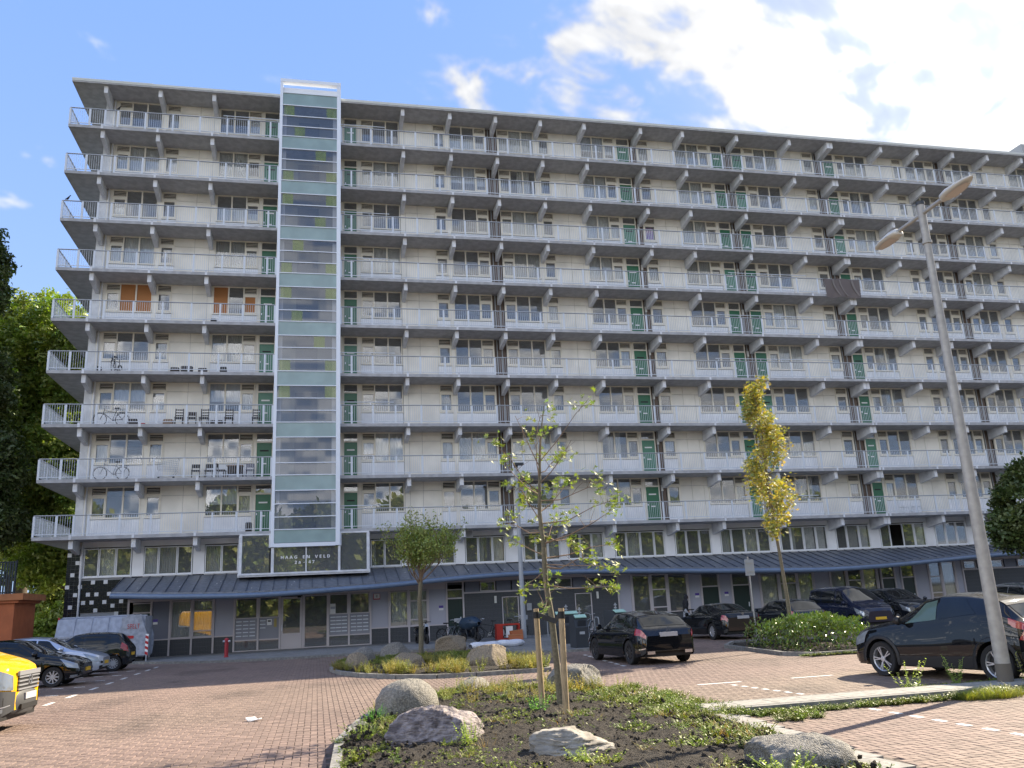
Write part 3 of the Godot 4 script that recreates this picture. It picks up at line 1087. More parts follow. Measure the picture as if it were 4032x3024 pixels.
	dm.box(12.63, 12.73, 0.1, 2.7, WZ - 0.05, WZ + 0.03)
	dm.box(11.78, 12.63, 2.60, 2.7, WZ - 0.05, WZ + 0.03)
	dm.box(11.78, 12.63, 0.1, 0.80, WZ - 0.03, WZ + 0.01)
	dm.box(11.78, 12.63, 0.80, 0.87, WZ - 0.05, WZ + 0.03)
	var ed := putm(bld, "entrance_door", dm, fr)
	put(ed, "pane", pane_mesh(0.85, 1.73), M.glass, Vector3(12.205, 1.735, WZ))
	dm = MB.new()
	dm.tube(Vector3(11.73, 1.0, WZ + 0.08), Vector3(11.73, 1.3, WZ + 0.08), 0.018, 0.018)
	putm(ed, "door_handle", dm, "steel")
	dm = MB.new()
	dm.box(12.5, 12.68, 2.64, 2.71, WZ + 0.03, WZ + 0.12)
	putm(ed, "door_closer", dm, "dark")
	glazed(bld, 12.84, 14.04, 0.1, 2.74, fr, 0)
	bx(bld, "entrance_floor", "slab", 11.2, 14.6, 0.0, 0.1, -5.4, WZ)
	bx(bld, "poster", "white", 14.17, 14.45, 1.74, 2.25, WZ + 0.03, WZ + 0.036)
	var pi := bx(bld, "poster_print", "lilac", 14.19, 14.43, 1.98, 2.10, WZ + 0.036, WZ + 0.039)
	bx(bld, "paper_notice", "white", 10.98, 11.22, 1.33, 1.63, WZ - 0.008, WZ)
	bx(bld, "paper_print", "dark", 11.02, 11.17, 1.49, 1.57, WZ, WZ + 0.003)
	bx(bld, "doorbell_panel", "brass", 11.32, 11.46, 1.22, 1.64, WZ - 0.008, WZ + 0.012)
	bx(bld, "house_number_sign", "red", 16.42, 16.78, 2.36, 2.66, WZ - 0.02, WZ - 0.004)
	var ns := bx(bld, "number_plate", "white", 16.45, 16.76, 2.41, 2.65, WZ - 0.004, WZ + 0.004)
	var font := SystemFont.new()
	font.font_names = PackedStringArray(["Droid Sans"])
	var tm := TextMesh.new()
	tm.text = "8"
	tm.font = font
	tm.font_size = 32
	tm.pixel_size = 0.0055
	tm.depth = 0.004
	put(ns, "lettering", tm, M.dark, Vector3(0, -0.005, 0.008))
	for e in [[5.44, 5.66], [19.93, 20.17], [34.85, 35.1], [36.7, 36.95]]:
		bx(bld, "notice_top", "violet", e[0], e[1], 1.76, 1.89, WZ - 0.02, WZ - 0.012)
		bx(bld, "notice", "white", e[0], e[1], 1.64, 1.757, WZ - 0.02, WZ - 0.012)
	# glass service doors in the dark brick, lights, a letter box
	for e in [[23.42, 24.36], [27.6, 28.58]]:
		glazed(bld, e[0], e[1], 0.05, 2.2, "frame_pink", 0, [0.22])
	bx(bld, "wall_light", "lamp_white", 22.99, 23.11, 1.88, 2.26, WZ, WZ + 0.08)
	bx(bld, "wall_light", "lamp_white", 28.87, 28.98, 1.86, 2.24, WZ, WZ + 0.08)
	bx(bld, "letter_box", "grey", 24.79, 25.05, 1.40, 1.79, WZ, WZ + 0.16)
	# clerestory over the dark brick
	bx(bld, "clerestory_sill", "frame_pink", 21.3, 30.15, 2.45, 2.53, WZ - 0.08, WZ + 0.04)
	bx(bld, "clerestory_sill", "frame_pink", 53.0, 66.0, 2.5, 2.57, WZ - 0.08, WZ + 0.04)
	var x := 21.35
	var n := 0
	while x < 30.0:
		if n % 5 == 1 or n % 5 == 3 and x > 25.0:
			glazed(bld, x, x + 0.84, 2.54, 3.06, "frame_pink", 0)
		else:
			bx(bld, "infill_panel", "lilac_dark", x + 0.04, x + 0.84, 2.54, 3.06, WZ - 0.08, WZ - 0.01)
		x += 0.88
		n += 1
	x = 53.1
	while x < 65.0:
		if n % 2 == 0:
			glazed(bld, x, x + 0.9, 2.58, 3.06, "frame_pink", 0)
		else:
			bx(bld, "infill_panel", "lilac_dark", x + 0.04, x + 0.9, 2.58, 3.06, WZ - 0.08, WZ - 0.01)
		x += 1.0
		n += 1
	bx(bld, "service_door", "grey", 58.25, 59.05, 0.05, 2.2, WZ - 0.08, WZ - 0.02)
	# air conditioner under the lowest gallery
	var ac := MB.new()
	ac.box(21.45, 21.88, 5.46, 5.92, WZ + 0.05, WZ + 0.33)
	var aco := putm(bld, "air_conditioner", ac, "frame_white")
	ac = MB.new()
	for i in 7:
		ac.box(21.5, 21.83, 5.5 + i * 0.055, 5.53 + i * 0.055, WZ + 0.33, WZ + 0.345)
	putm(aco, "grille", ac, "grey")


# height of the canopy's front edge along the facade
var eave := PackedVector2Array([Vector2(3.9, 3.27), Vector2(5, 3.18), Vector2(7, 3.07), Vector2(9.9, 2.97), Vector2(12.0, 2.99), Vector2(13.5, 3.05), Vector2(16.7, 3.16), Vector2(20, 3.38), Vector2(22.6, 3.50), Vector2(25.2, 3.555), Vector2(27.9, 3.51), Vector2(32.5, 3.33), Vector2(35, 3.21), Vector2(38, 3.10), Vector2(41.2, 3.00), Vector2(43, 3.02), Vector2(45.3, 3.08), Vector2(47.5, 3.18), Vector2(49.7, 3.29), Vector2(52, 3.40), Vector2(55.6, 3.52), Vector2(58, 3.55), Vector2(62, 3.45), Vector2(68, 3.2), Vector2(74, 3.02), Vector2(82, 3.2)])


func eave_y(x: float) -> float:
	var s := 0.0
	for d in [-0.9, -0.45, 0.0, 0.45, 0.9]:
		s += eave_raw(clampf(x + d, 3.9, 82.0))
	return s / 5.0


func eave_raw(x: float) -> float:
	for i in eave.size() - 1:
		if x <= eave[i + 1].x:
			return lerpf(eave[i].y, eave[i + 1].y, clampf((x - eave[i].x) / (eave[i + 1].x - eave[i].x), 0.0, 1.0))
	return eave[-1].y


func eave_z(x: float) -> float:
	return WZ + (4.05 - eave_y(x)) / 0.30


func make_canopy() -> void:
	var c := Node3D.new()
	c.name = "canopy"
	bld.add_child(c, true)
	var x := 3.95
	var i := 0
	var top := 4.0
	var under := MB.new()
	var gut := MB.new()
	var lip := MB.new()
	var step := 0.62
	var prev := PackedVector3Array()
	while x < 78.0:
		var xa := x
		var xb := x + step
		var b := MB.new()
		var za := eave_z(xa)
		var zb := eave_z(xb)
		var ya := eave_y(xa)
		var yb := eave_y(xb)
		# the left end is cut slanting
		var wa := xa
		if i == 0:
			wa = xa
		var A := Vector3(wa, top, WZ)
		var Bq := Vector3(xb, top, WZ)
		var Cq := Vector3(xb, yb, zb)
		var D := Vector3(xa, ya, za)
		b.flat4(A, Bq, Cq, D, Vector3.UP)
		b.flat4(A - Vector3(0, 0.03, 0), Bq - Vector3(0, 0.03, 0), Cq - Vector3(0, 0.03, 0), D - Vector3(0, 0.03, 0), Vector3.DOWN)
		b.flat4(D, Cq, Cq - Vector3(0, 0.06, 0), D - Vector3(0, 0.06, 0), Vector3(0, 0, 1))
		var o := putm(c, "roof_panel", b, "zinc")
		var s := MB.new()
		s.bar(A + Vector3(0, 0.02, 0), D + Vector3(0, 0.02, 0), 0.022, 0.05)
		putm(o, "standing_seam", s, "zinc_seam")
		if i % 3 == 1 and x < 34.0:
			s = MB.new()
			var n := (D - A).cross(Bq - A).normalized()
			if n.y < 0.0:
				n = -n
			for q in 1 + rng.randi() % 2:
				var p := A.lerp(D, rng.randf_range(0.3, 0.95)).lerp(Bq.lerp(Cq, rng.randf_range(0.3, 0.95)), rng.randf_range(0.15, 0.85)) + n * 0.006
				var L := rng.randf_range(0.03, 0.16)
				var d := (D - A).normalized()
				var e := (Bq - A).normalized() * rng.randf_range(0.01, 0.025)
				s.flat4(p - e, p + e * 1.3, p + e * 0.5 + d * L, p - e * 0.6 + d * L * 1.1, n)
			putm(o, "bird_droppings", s, "droppings")
		# soffit and front lip
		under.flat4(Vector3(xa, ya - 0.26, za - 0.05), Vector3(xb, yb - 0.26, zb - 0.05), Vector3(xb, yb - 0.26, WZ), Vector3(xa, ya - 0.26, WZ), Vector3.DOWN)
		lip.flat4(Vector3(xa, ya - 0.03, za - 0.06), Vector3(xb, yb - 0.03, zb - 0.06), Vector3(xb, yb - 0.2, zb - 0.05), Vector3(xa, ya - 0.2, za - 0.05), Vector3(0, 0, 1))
		prev.append(Vector3(xa, ya - 0.19, za + 0.06))
		x = xb
		i += 1
	for j in prev.size() - 1:
		gut.tube(prev[j], prev[j + 1], 0.125, 0.125, 12, j == 0)
	putm(c, "gutter", gut, "gutter")
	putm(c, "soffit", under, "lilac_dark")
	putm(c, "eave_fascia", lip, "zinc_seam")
	# left end cheek
	var ck := MB.new()
	var e := Vector3(3.95, eave_y(3.95), eave_z(3.95))
	ck.flat4(Vector3(3.95, 4.0, WZ), e, e - Vector3(0, 0.26, 0), Vector3(3.95, 3.0, WZ), Vector3.LEFT)
	putm(c, "end_cheek", ck, "zinc")


# ---------------------------------------------------------------- ground
func poly(a: Array) -> PackedVector2Array:
	var p := PackedVector2Array()
	for i in range(0, a.size(), 2):
		p.append(Vector2(a[i], a[i + 1]))
	return p


# plan outlines (x, z)
var far_bed := [13.95, 16.6, 14.15, 18.3, 14.7, 20.0, 15.6, 21.5, 16.6, 22.3, 17.6, 22.5, 19.6, 22.5, 19.9, 20.5, 20.0, 15.5, 19.7, 12.6, 18.5, 11.6, 15.5, 11.6, 14.3, 13.0]
var hedge_plan := [27.25, 22.7, 27.45, 18.3, 30.7, 18.1, 30.1, 21.8, 29.2, 22.7]
var near_bed := [13.72, 40.0, 13.68, 35.5, 13.8, 33.0, 14.2, 30.8, 14.75, 28.7, 15.7, 27.4, 16.8, 26.7, 18.0, 27.2, 18.9, 28.1, 19.2, 30.0, 19.35, 32.0, 19.2, 34.0, 18.95, 36.5, 18.8, 40.0]
var pavement_plan := [-6.0, 3.1, 5.7, 3.3, 7.4, 5.0, 9.1, 6.4, 11.4, 7.3, 20.1, 7.3, 20.5, 14.2, 26.2, 15.0, 26.4, 7.4, 110.0, 7.4, 110.0, -1.6, -6.0, -1.6]
var hedge_bed := [27.0, 23.4, 26.6, 22.4, 27.2, 17.5, 28.4, 15.6, 30.4, 15.4, 31.2, 17.0, 31.0, 20.0, 30.2, 22.6, 28.8, 23.5]


func inset(p: PackedVector2Array, d: float) -> PackedVector2Array:
	var r := Geometry2D.offset_polygon(p, -d, Geometry2D.JOIN_ROUND)
	return r[0] if r.size() else p


func make_ground() -> void:
	grain(mat("soil_far", Color(0.10, 0.10, 0.055), 0.95), 40, 0.02, 0.5, 1.0, 0.08)
	grain(mat("joint_sand", Color(0.125, 0.10, 0.08), 0.95), 41, 0.03, 0.55, 1.0, 0.5)
	mat("paver", Color(1, 1, 1), 0.82)
	M.paver.vertex_color_use_as_albedo = true
	grain(M.paver, 42, 0.02, 0.72, 1.0, 0.35)
	grain(mat("concrete", Color(0.30, 0.29, 0.265), 0.9), 43, 0.02, 0.7, 1.0, 0.6)
	grain(mat("kerb", Color(0.24, 0.235, 0.22), 0.9), 44, 0.02, 0.65, 1.0, 0.6)
	grain(mat("paint", Color(0.72, 0.71, 0.68), 0.8), 45, 0.05, 0.72, 1.0, 1.0)
	mat("flag", Color(1, 1, 1), 0.9)
	M.flag.vertex_color_use_as_albedo = true
	var g := MB.new()
	g.quad(Vector3(-420, -0.10, -420), Vector3(420, -0.10, -420), Vector3(420, -0.10, 420), Vector3(-420, -0.10, 420), Vector3.UP)
	tag(putm(self, "ground", g, "soil_far"), "", "", "", "structure")
	g = MB.new()
	g.quad(Vector3(-25, -0.014, 2.0), Vector3(110, -0.014, 2.0), Vector3(110, -0.014, 75.0), Vector3(-25, -0.014, 75.0), Vector3.UP)
	var road := putm(self, "road", g, "joint_sand")
	tag(road, "", "", "", "structure")
	# bricks in herringbone over all of the street that the picture shows
	var bm := MB.new()
	var L := 0.207
	var W := 0.1
	var e := 0.004
	bm.quad(Vector3(-L / 2 + e, 0, -W / 2 + e), Vector3(L / 2 - e, 0, -W / 2 + e), Vector3(L / 2 - e, 0, W / 2 - e), Vector3(-L / 2 + e, 0, W / 2 - e), Vector3.UP)
	for sg in [-1.0, 1.0]:
		bm.quad(Vector3(-L / 2 + e, 0, sg * (W / 2 - e)), Vector3(L / 2 - e, 0, sg * (W / 2 - e)), Vector3(L / 2, -0.02, sg * W / 2), Vector3(-L / 2, -0.02, sg * W / 2), Vector3(0, 0.6, 0.8 * sg).normalized())
		bm.quad(Vector3(sg * (L / 2 - e), 0, -W / 2 + e), Vector3(sg * (L / 2 - e), 0, W / 2 - e), Vector3(sg * L / 2, -0.02, W / 2), Vector3(sg * L / 2, -0.02, -W / 2), Vector3(0.8 * sg, 0.6, 0).normalized())
	var brick := bm.mesh()
	var no := [inset(poly(far_bed), -0.12), inset(poly(near_bed), -0.12), poly(pavement_plan), inset(poly(hedge_bed), -0.12), poly([19.1, 32.3, 26.8, 32.3, 26.8, 33.2, 19.1, 33.2]), poly([18.6, 27.8, 19.55, 28.6, 19.75, 33.0, 19.6, 36.5, 19.4, 40, 18.6, 40])]
	var bounds := []
	for p in no:
		var r := Rect2(p[0], Vector2.ZERO)
		for q in p:
			r = r.expand(q)
		bounds.append(r)
	var where := []
	var tints := []
	var cell := 0.108
	var tone := FastNoiseLite.new()
	tone.seed = 3
	tone.frequency = 0.16
	var r2 := RandomNumberGenerator.new()
	r2.seed = 99
	var near := []
	for j in range(int(3.0 / cell), int(39.3 / cell)):
		var z := j * cell
		# only as wide as the view at that distance
		var dist := 46.07 - z
		var xl := maxf(13.47 + dist * -0.42 - 1.0, -2.5)
		var xr := minf(13.47 + dist * 1.02 + 1.5, 54.0)
		for i in range(int(floor(xl / cell)), int(xr / cell)):
			var m := posmod(i - j, 4)
			var c: Vector2
			var turn := 0.0
			if m == 0:
				c = Vector2((i + 1) * cell, (j + 0.5) * cell)
			elif m == 3:
				c = Vector2((i + 0.5) * cell, (j + 1) * cell)
				turn = PI / 2
			else:
				continue
			var bad := false
			for k in no.size():
				if bounds[k].has_point(c) and Geometry2D.is_point_in_polygon(c, no[k]):
					bad = true
					break
			if bad:
				continue
			var y := r2.randf_range(-0.002, 0.002)
			var t := Transform3D(Basis(Vector3.UP, turn + r2.randf_range(-0.012, 0.012)), Vector3(c.x, y, c.y))
			var n := tone.get_noise_2d(c.x, c.y)
			var stain := smoothstep(0.18, 0.5, tone.get_noise_2d(c.x * 1.9 + 300.0, c.y * 1.1)) * 0.28
			var f := 1.0 + 0.20 * n + r2.randf_range(-0.11, 0.11) - stain
			var col := Color(0.20, 0.138, 0.115) * f
			# the lot on the right has paler, browner stones; worn and sandy in places
			var sand := clampf(0.5 + tone.get_noise_2d(c.x * 0.5 + 90.0, c.y * 0.5) * 1.2, 0.0, 1.0) * (0.5 if c.x > 19.5 and c.y > 28.0 else 0.28)
			col = col.lerp(Color(0.225, 0.18, 0.13) * f, sand)
			col.a = 1.0
			if c.y > 33.3:
				near.append([-c.y if c.x > 19.0 or c.x < 14.0 else 0.0, t, col])
			else:
				where.append(t)
				tints.append(col)
	near.sort_custom(func(a, b): return a[0] < b[0])
	var shades := []
	for q in 6:
		var mm := mat("paver_tone_%d" % q, Color(0.20, 0.138, 0.115) * (0.82 + q * 0.075), 0.82)
		if q > 3:
			mm.albedo_color = (Color(0.21, 0.16, 0.12) * (0.75 + q * 0.06)).linear_to_srgb()
		shades.append(mm)
	for i in near.size():
		if i < 300:
			var o := put(road, "paving_brick", brick, shades[rng.randi() % 6])
			o.transform = near[i][1]
		else:
			where.append(near[i][1])
			tints.append(near[i][2])
	many(road, "paving_bricks", brick, M.paver, where, tints, "stuff")
	# pavement in front of the block
	g = MB.new()
	g.prism(poly(pavement_plan), -0.05, 0.085)
	var pave := putm(self, "pavement", g, "kerb")
	tag(pave, "", "", "", "structure")
	var fm := BoxMesh.new()
	fm.size = Vector3(0.292, 0.03, 0.292)
	where = []
	tints = []
	var inner := inset(poly(pavement_plan), 0.14)
	for j in range(-5, 50):
		for i in range(0, 180):
			var c := Vector2(0.15 + i * 0.3 + (0.15 if j % 2 else 0.0), j * 0.3)
			if Geometry2D.is_point_in_polygon(c, inner):
				where.append(Transform3D(Basis(), Vector3(c.x, 0.082 + r2.randf_range(-0.002, 0.002), c.y)))
				tints.append(Color(0.20, 0.20, 0.195) * r2.randf_range(0.8, 1.12))
	many(pave, "paving_flags", fm, M.flag, where, tints, "stuff")
	# painted parking lines
	var lines := [[7.2, 22.2, 0.1, 0.75, 0], [7.2, 20.2, 0.1, 0.9, 0], [7.2, 17.75, 0.1, 0.8, 0], [7.2, 15.73, 0.1, 0.8, 0], [7.2, 13.63, 0.1, 0.8, 0], [7.2, 11.33, 0.1, 0.8, 0], [7.2, 9.32, 0.1, 0.8, 0], [7.2, 7.5, 0.1, 0.8, 0], [7.2, 24.3, 0.1, 0.8, 0]]
	for z in [19.5, 16.65, 14.05, 11.55, 9.1, 22.0]:
		for x in [6.55, 5.95, 5.3, 4.6]:
			lines.append([x, z, 0.3, 0.09, 0])
	for z in [34.19, 34.66, 35.13, 35.60, 36.07, 36.54, 37.0, 33.7]:
		lines.append([21.75, z, 0.09, 0.24, 0])
	for i in 9:
		lines.append([21.75 + i * 0.035, 29.05 + i * 0.36, 0.09, 0.2, 0])
	for i in 8:
		lines.append([22.4 - i * 0.09, 16.7 + i * 0.8, 0.09, 0.3, 0])
	for e2 in [[21.68, 28.5], [23.8, 28.55], [25.9, 28.55], [28.0, 28.5]]:
		lines.append([e2[0], e2[1], 0.98, 0.1, 0])
	for l in lines:
		var o := bx(road, "painted_line", "paint", l[0] - l[2] / 2, l[0] + l[2] / 2, -0.012, 0.005, l[1] - l[3] / 2, l[1] + l[3] / 2)
	# kerbed strip between the two rows of parking bays, and the path along the bed
	g = MB.new()
	g.box(19.3, 40.0, -0.05, 0.115, 32.36, 32.46)
	g.box(19.3, 40.0, -0.05, 0.115, 33.06, 33.2)
	g.box(19.3, 40.0, -0.05, 0.09, 32.46, 33.06)
	var strip := putm(self, "kerb_strip", g, "kerb")
	tag(strip, "", "", "", "structure")
	var x := 19.35
	while x < 27.4:
		bx(strip, "concrete_flag", "concrete", x, x + 0.585, 0.085, 0.118, 32.47, 33.05)
		x += 0.6
	var pm := MB.new()
	pm.prism(poly([18.75, 27.9, 19.3, 28.7, 19.6, 31.0, 19.72, 33.0, 19.55, 35.5, 19.3, 40.0, 18.85, 40.0, 19.0, 36.5, 19.25, 34.0, 19.38, 32.0, 19.22, 30.0]), -0.05, 0.03)
	var path := putm(self, "path", pm, "joint_sand")
	tag(path, "", "", "", "structure")
	var z := 28.6
	while z < 37.8:
		var xc := 19.4 if z < 31.0 else (19.53 if z < 34.0 else lerpf(19.45, 19.1, (z - 34.0) / 4.0))
		var b := MB.new()
		b.box(-0.16, 0.16, 0.0, 0.05, -0.29, 0.29)
		var o := putm(path, "concrete_flag", b, "concrete", Vector3(xc, 0.01, z))
		o.rotation.y = r2.randf_range(-0.03, 0.03) + (0.0 if z < 34.0 else 0.09)
		z += 0.6


# ---------------------------------------------------------------- planted beds
func soil(nm: String, outline: PackedVector2Array, lift: float, sd: int, cell: float) -> MeshInstance3D:
	var n := FastNoiseLite.new()
	n.seed = sd
	n.frequency = 0.8
	n.fractal_octaves = 4
	var r := Rect2(outline[0], Vector2.ZERO)
	for q in outline:
		r = r.expand(q)
	var b := MB.new()
	var nx := int(r.size.x / cell) + 1
	var nz := int(r.size.y / cell) + 1
	var H := []
	for j in nz + 1:
		var row := PackedVector3Array()
		for i in nx + 1:
			var p := Vector2(r.position.x + i * cell, r.position.y + j * cell)
			var y := -0.15
			if Geometry2D.is_point_in_polygon(p, outline):
				var dist := 9.0
				for k in outline.size():
					var q := Geometry2D.get_closest_point_to_segment(p, outline[k], outline[(k + 1) % outline.size()])
					dist = minf(dist, p.distance_to(q))
				var v := n.get_noise_2d(p.x, p.y)
				var w := n.get_noise_2d(p.x * 7.0 + 40.0, p.y * 7.0)
				y = 0.03 + lift * smoothstep(0.0, 1.2, dist) + 0.05 * v * minf(1.0, dist * 3.0) + 0.045 * maxf(w, -0.15) + 0.03 * maxf(n.get_noise_2d(p.x * 17.0, p.y * 17.0 + 9.0), 0.0)
			row.append(Vector3(p.x, y, p.y))
		H.append(row)
	b.grid(H, Vector3((r.position.x + r.end.x) / 2, -80.0, (r.position.y + r.end.y) / 2))
	return putm(self, nm, b, "soil")


func kerb_ring(nm: String, outline: PackedVector2Array, key: String) -> void:
	# separate kerb stones along the outline
	var ring := Node3D.new()
	ring.name = nm
	add_child(ring, true)
	tag(ring, "", "", "", "structure")
	for k in outline.size():
		var a := outline[k]
		var c := outline[(k + 1) % outline.size()]
		if a.y > 39.0 and c.y > 39.0:
			continue
		var L := a.distance_to(c)
		var n := maxi(1, int(round(L / 0.9)))
		for i in n:
			var p := a.lerp(c, float(i) / n)
			var q := a.lerp(c, float(i + 1) / n)
			var d := (q - p).normalized() * 0.006
			var b := MB.new()
			b.bar(Vector3(p.x + d.x, 0.02, p.y + d.y), Vector3(q.x - d.x, 0.02, q.y - d.y), 0.12, 0.17)
			putm(ring, "kerb_stone", b, key)


func boulder(at: Vector3, size: Vector3, sd: int, planes: int, key: String, label: String, turn := 0.0, rough := 0.10, boxy := 2.0) -> void:
	var n := FastNoiseLite.new()
	n.seed = sd
	n.frequency = 0.9
	n.fractal_octaves = 5
	var r := RandomNumberGenerator.new()
	r.seed = sd
	var cuts := []
	for i in planes:
		var d := Vector3(r.randf_range(-1, 1), r.randf_range(-0.15, 0.9), r.randf_range(-1, 1)).normalized()
		cuts.append([d, r.randf_range(0.66, 0.86)])
	var rows := []
	var R := 44
	var C := 72
	for i in R + 1:
		var row := PackedVector3Array()
		var th := PI * i / R
		for j in C + 1:
			var ph := TAU * (j % C) / C
			var d := Vector3(sin(th) * cos(ph), cos(th), sin(th) * sin(ph))
			var s := pow(pow(absf(d.x), boxy) + pow(absf(d.y), boxy) + pow(absf(d.z), boxy), -1.0 / boxy)
			for c in cuts:
				var dd: float = d.dot(c[0])
				if dd > c[1]:
					s = minf(s, lerpf(1.0, c[1] / dd, 0.85))
			s += rough * n.get_noise_3dv(d * 1.3) + rough * 0.30 * n.get_noise_3dv(d * 6.0 + Vector3(9, 0, 0)) + rough * 0.20 * n.get_noise_3dv(d * 15.0) + rough * 0.10 * n.get_noise_3dv(d * 38.0)
			if key == "stone_layered":
				s += 0.10 * n.get_noise_3d(d.x * 1.2, d.y * 9.0 + d.x * 1.0, d.z * 1.2)
			elif key == "stone_marbled":
				s += 0.07 * n.get_noise_3d(d.x * 5.0 + d.y * 4.0, d.y * 3.0 - d.x * 6.0, d.z * 2.0)
			var p := d * s
			if p.y < -0.3:
				p.y = -0.3 + (p.y + 0.3) * 0.4
			row.append(p * size)
		rows.append(row)
	var b := MB.new()
	b.grid(rows, Vector3.ZERO)
	var o := putm(self, "boulder", b, key, at)
	o.rotation.y = turn
	tag(o, label, "boulder", "boulders set in the planted beds")


func leaf_mesh(L: float, w: float, fold := 0.25, pairs := 1) -> ArrayMesh:
	var b := MB.new()
	for i in pairs:
		var base := Vector3.ZERO
		var tip := Vector3(0, 0, L)
		var l := Vector3(-w / 2, w * fold, L * 0.45)
		var r := Vector3(w / 2, w * fold, L * 0.45)
		b.flat(base, l, tip, Vector3.UP)
		b.flat(base, tip, r, Vector3.UP)
	return b.mesh()


func tuft_mesh(sd: int, blades: int, h: float, spread: float, w: float) -> ArrayMesh:
	var b := MB.new()
	var r := RandomNumberGenerator.new()
	r.seed = sd
	for i in blades:
		var a := r.randf() * TAU
		var d := Vector3(cos(a), 0, sin(a))
		var s := Vector3(-d.z, 0, d.x) * w
		var hh := h * r.randf_range(0.5, 1.1)
		var p0 := d * r.randf() * spread * 0.3
		var p1 := p0 + d * spread * r.randf_range(0.1, 0.5) + Vector3.UP * hh * 0.6
		var p2 := p1 + d * spread * r.randf_range(0.1, 0.7) + Vector3.UP * hh * r.randf_range(0.1, 0.4)
		b.flat4(p0 - s, p0 + s, p1 + s * 0.8, p1 - s * 0.8, d + Vector3.UP)
		b.flat(p1 - s * 0.8, p1 + s * 0.8, p2, d + Vector3.UP)
	return b.mesh()


func herb_mesh(sd: int, stems: int, h: float, lw: float, spread: float, per := 9) -> ArrayMesh:
	# upright stems with small leaves up their length
	var b := MB.new()
	var r := RandomNumberGenerator.new()
	r.seed = sd
	for i in stems:
		var a := r.randf() * TAU
		var p0 := Vector3(cos(a), 0, sin(a)) * spread * 0.4 * r.randf()
		var top := p0 + Vector3(cos(a) * spread * r.randf(), h * r.randf_range(0.55, 1.0), sin(a) * spread * r.randf())
		b.bar(p0, top, 0.004, 0.004)
		for k in per:
			var t := (k + 0.7) / per
			var p := p0.lerp(top, t)
			var al := r.randf() * TAU
			var d := Vector3(cos(al), r.randf_range(0.0, 0.7), sin(al)).normalized()
			var L := lw * r.randf_range(1.2, 2.2) * (1.15 - 0.6 * t)
			var s := d.cross(Vector3.UP).normalized() * lw * 0.45 * (1.15 - 0.5 * t)
			b.flat(p, p + d * L * 0.5 + s, p + d * L, Vector3.UP)
			b.flat(p, p + d * L, p + d * L * 0.5 - s, Vector3.UP)
	return b.mesh()


func leaf_mat(key: String, c: Color, gloss := 0.5, through := 0.5) -> StandardMaterial3D:
	var m := mat(key, c, gloss)
	m.vertex_color_use_as_albedo = true
	m.backlight_enabled = true
	var k := through * 1.3 / maxf(c.r, c.g)
	m.backlight = Color(c.r * k * 1.08, c.g * k, c.b * k * 0.8).clamp().linear_to_srgb()
	return m


func spot(t: Vector3, r: RandomNumberGenerator, s0: float, s1: float) -> Transform3D:
	var s := r.randf_range(s0, s1)
	return Transform3D(Basis(Vector3.UP, r.randf() * TAU).scaled(Vector3(s, s * r.randf_range(0.8, 1.2), s)), t)


func shade(r: RandomNumberGenerator, lo := 0.7, hi := 1.25) -> Color:
	var f := r.randf_range(lo, hi)
	return Color(f * r.randf_range(0.9, 1.25), f, f * r.randf_range(0.7, 1.0))


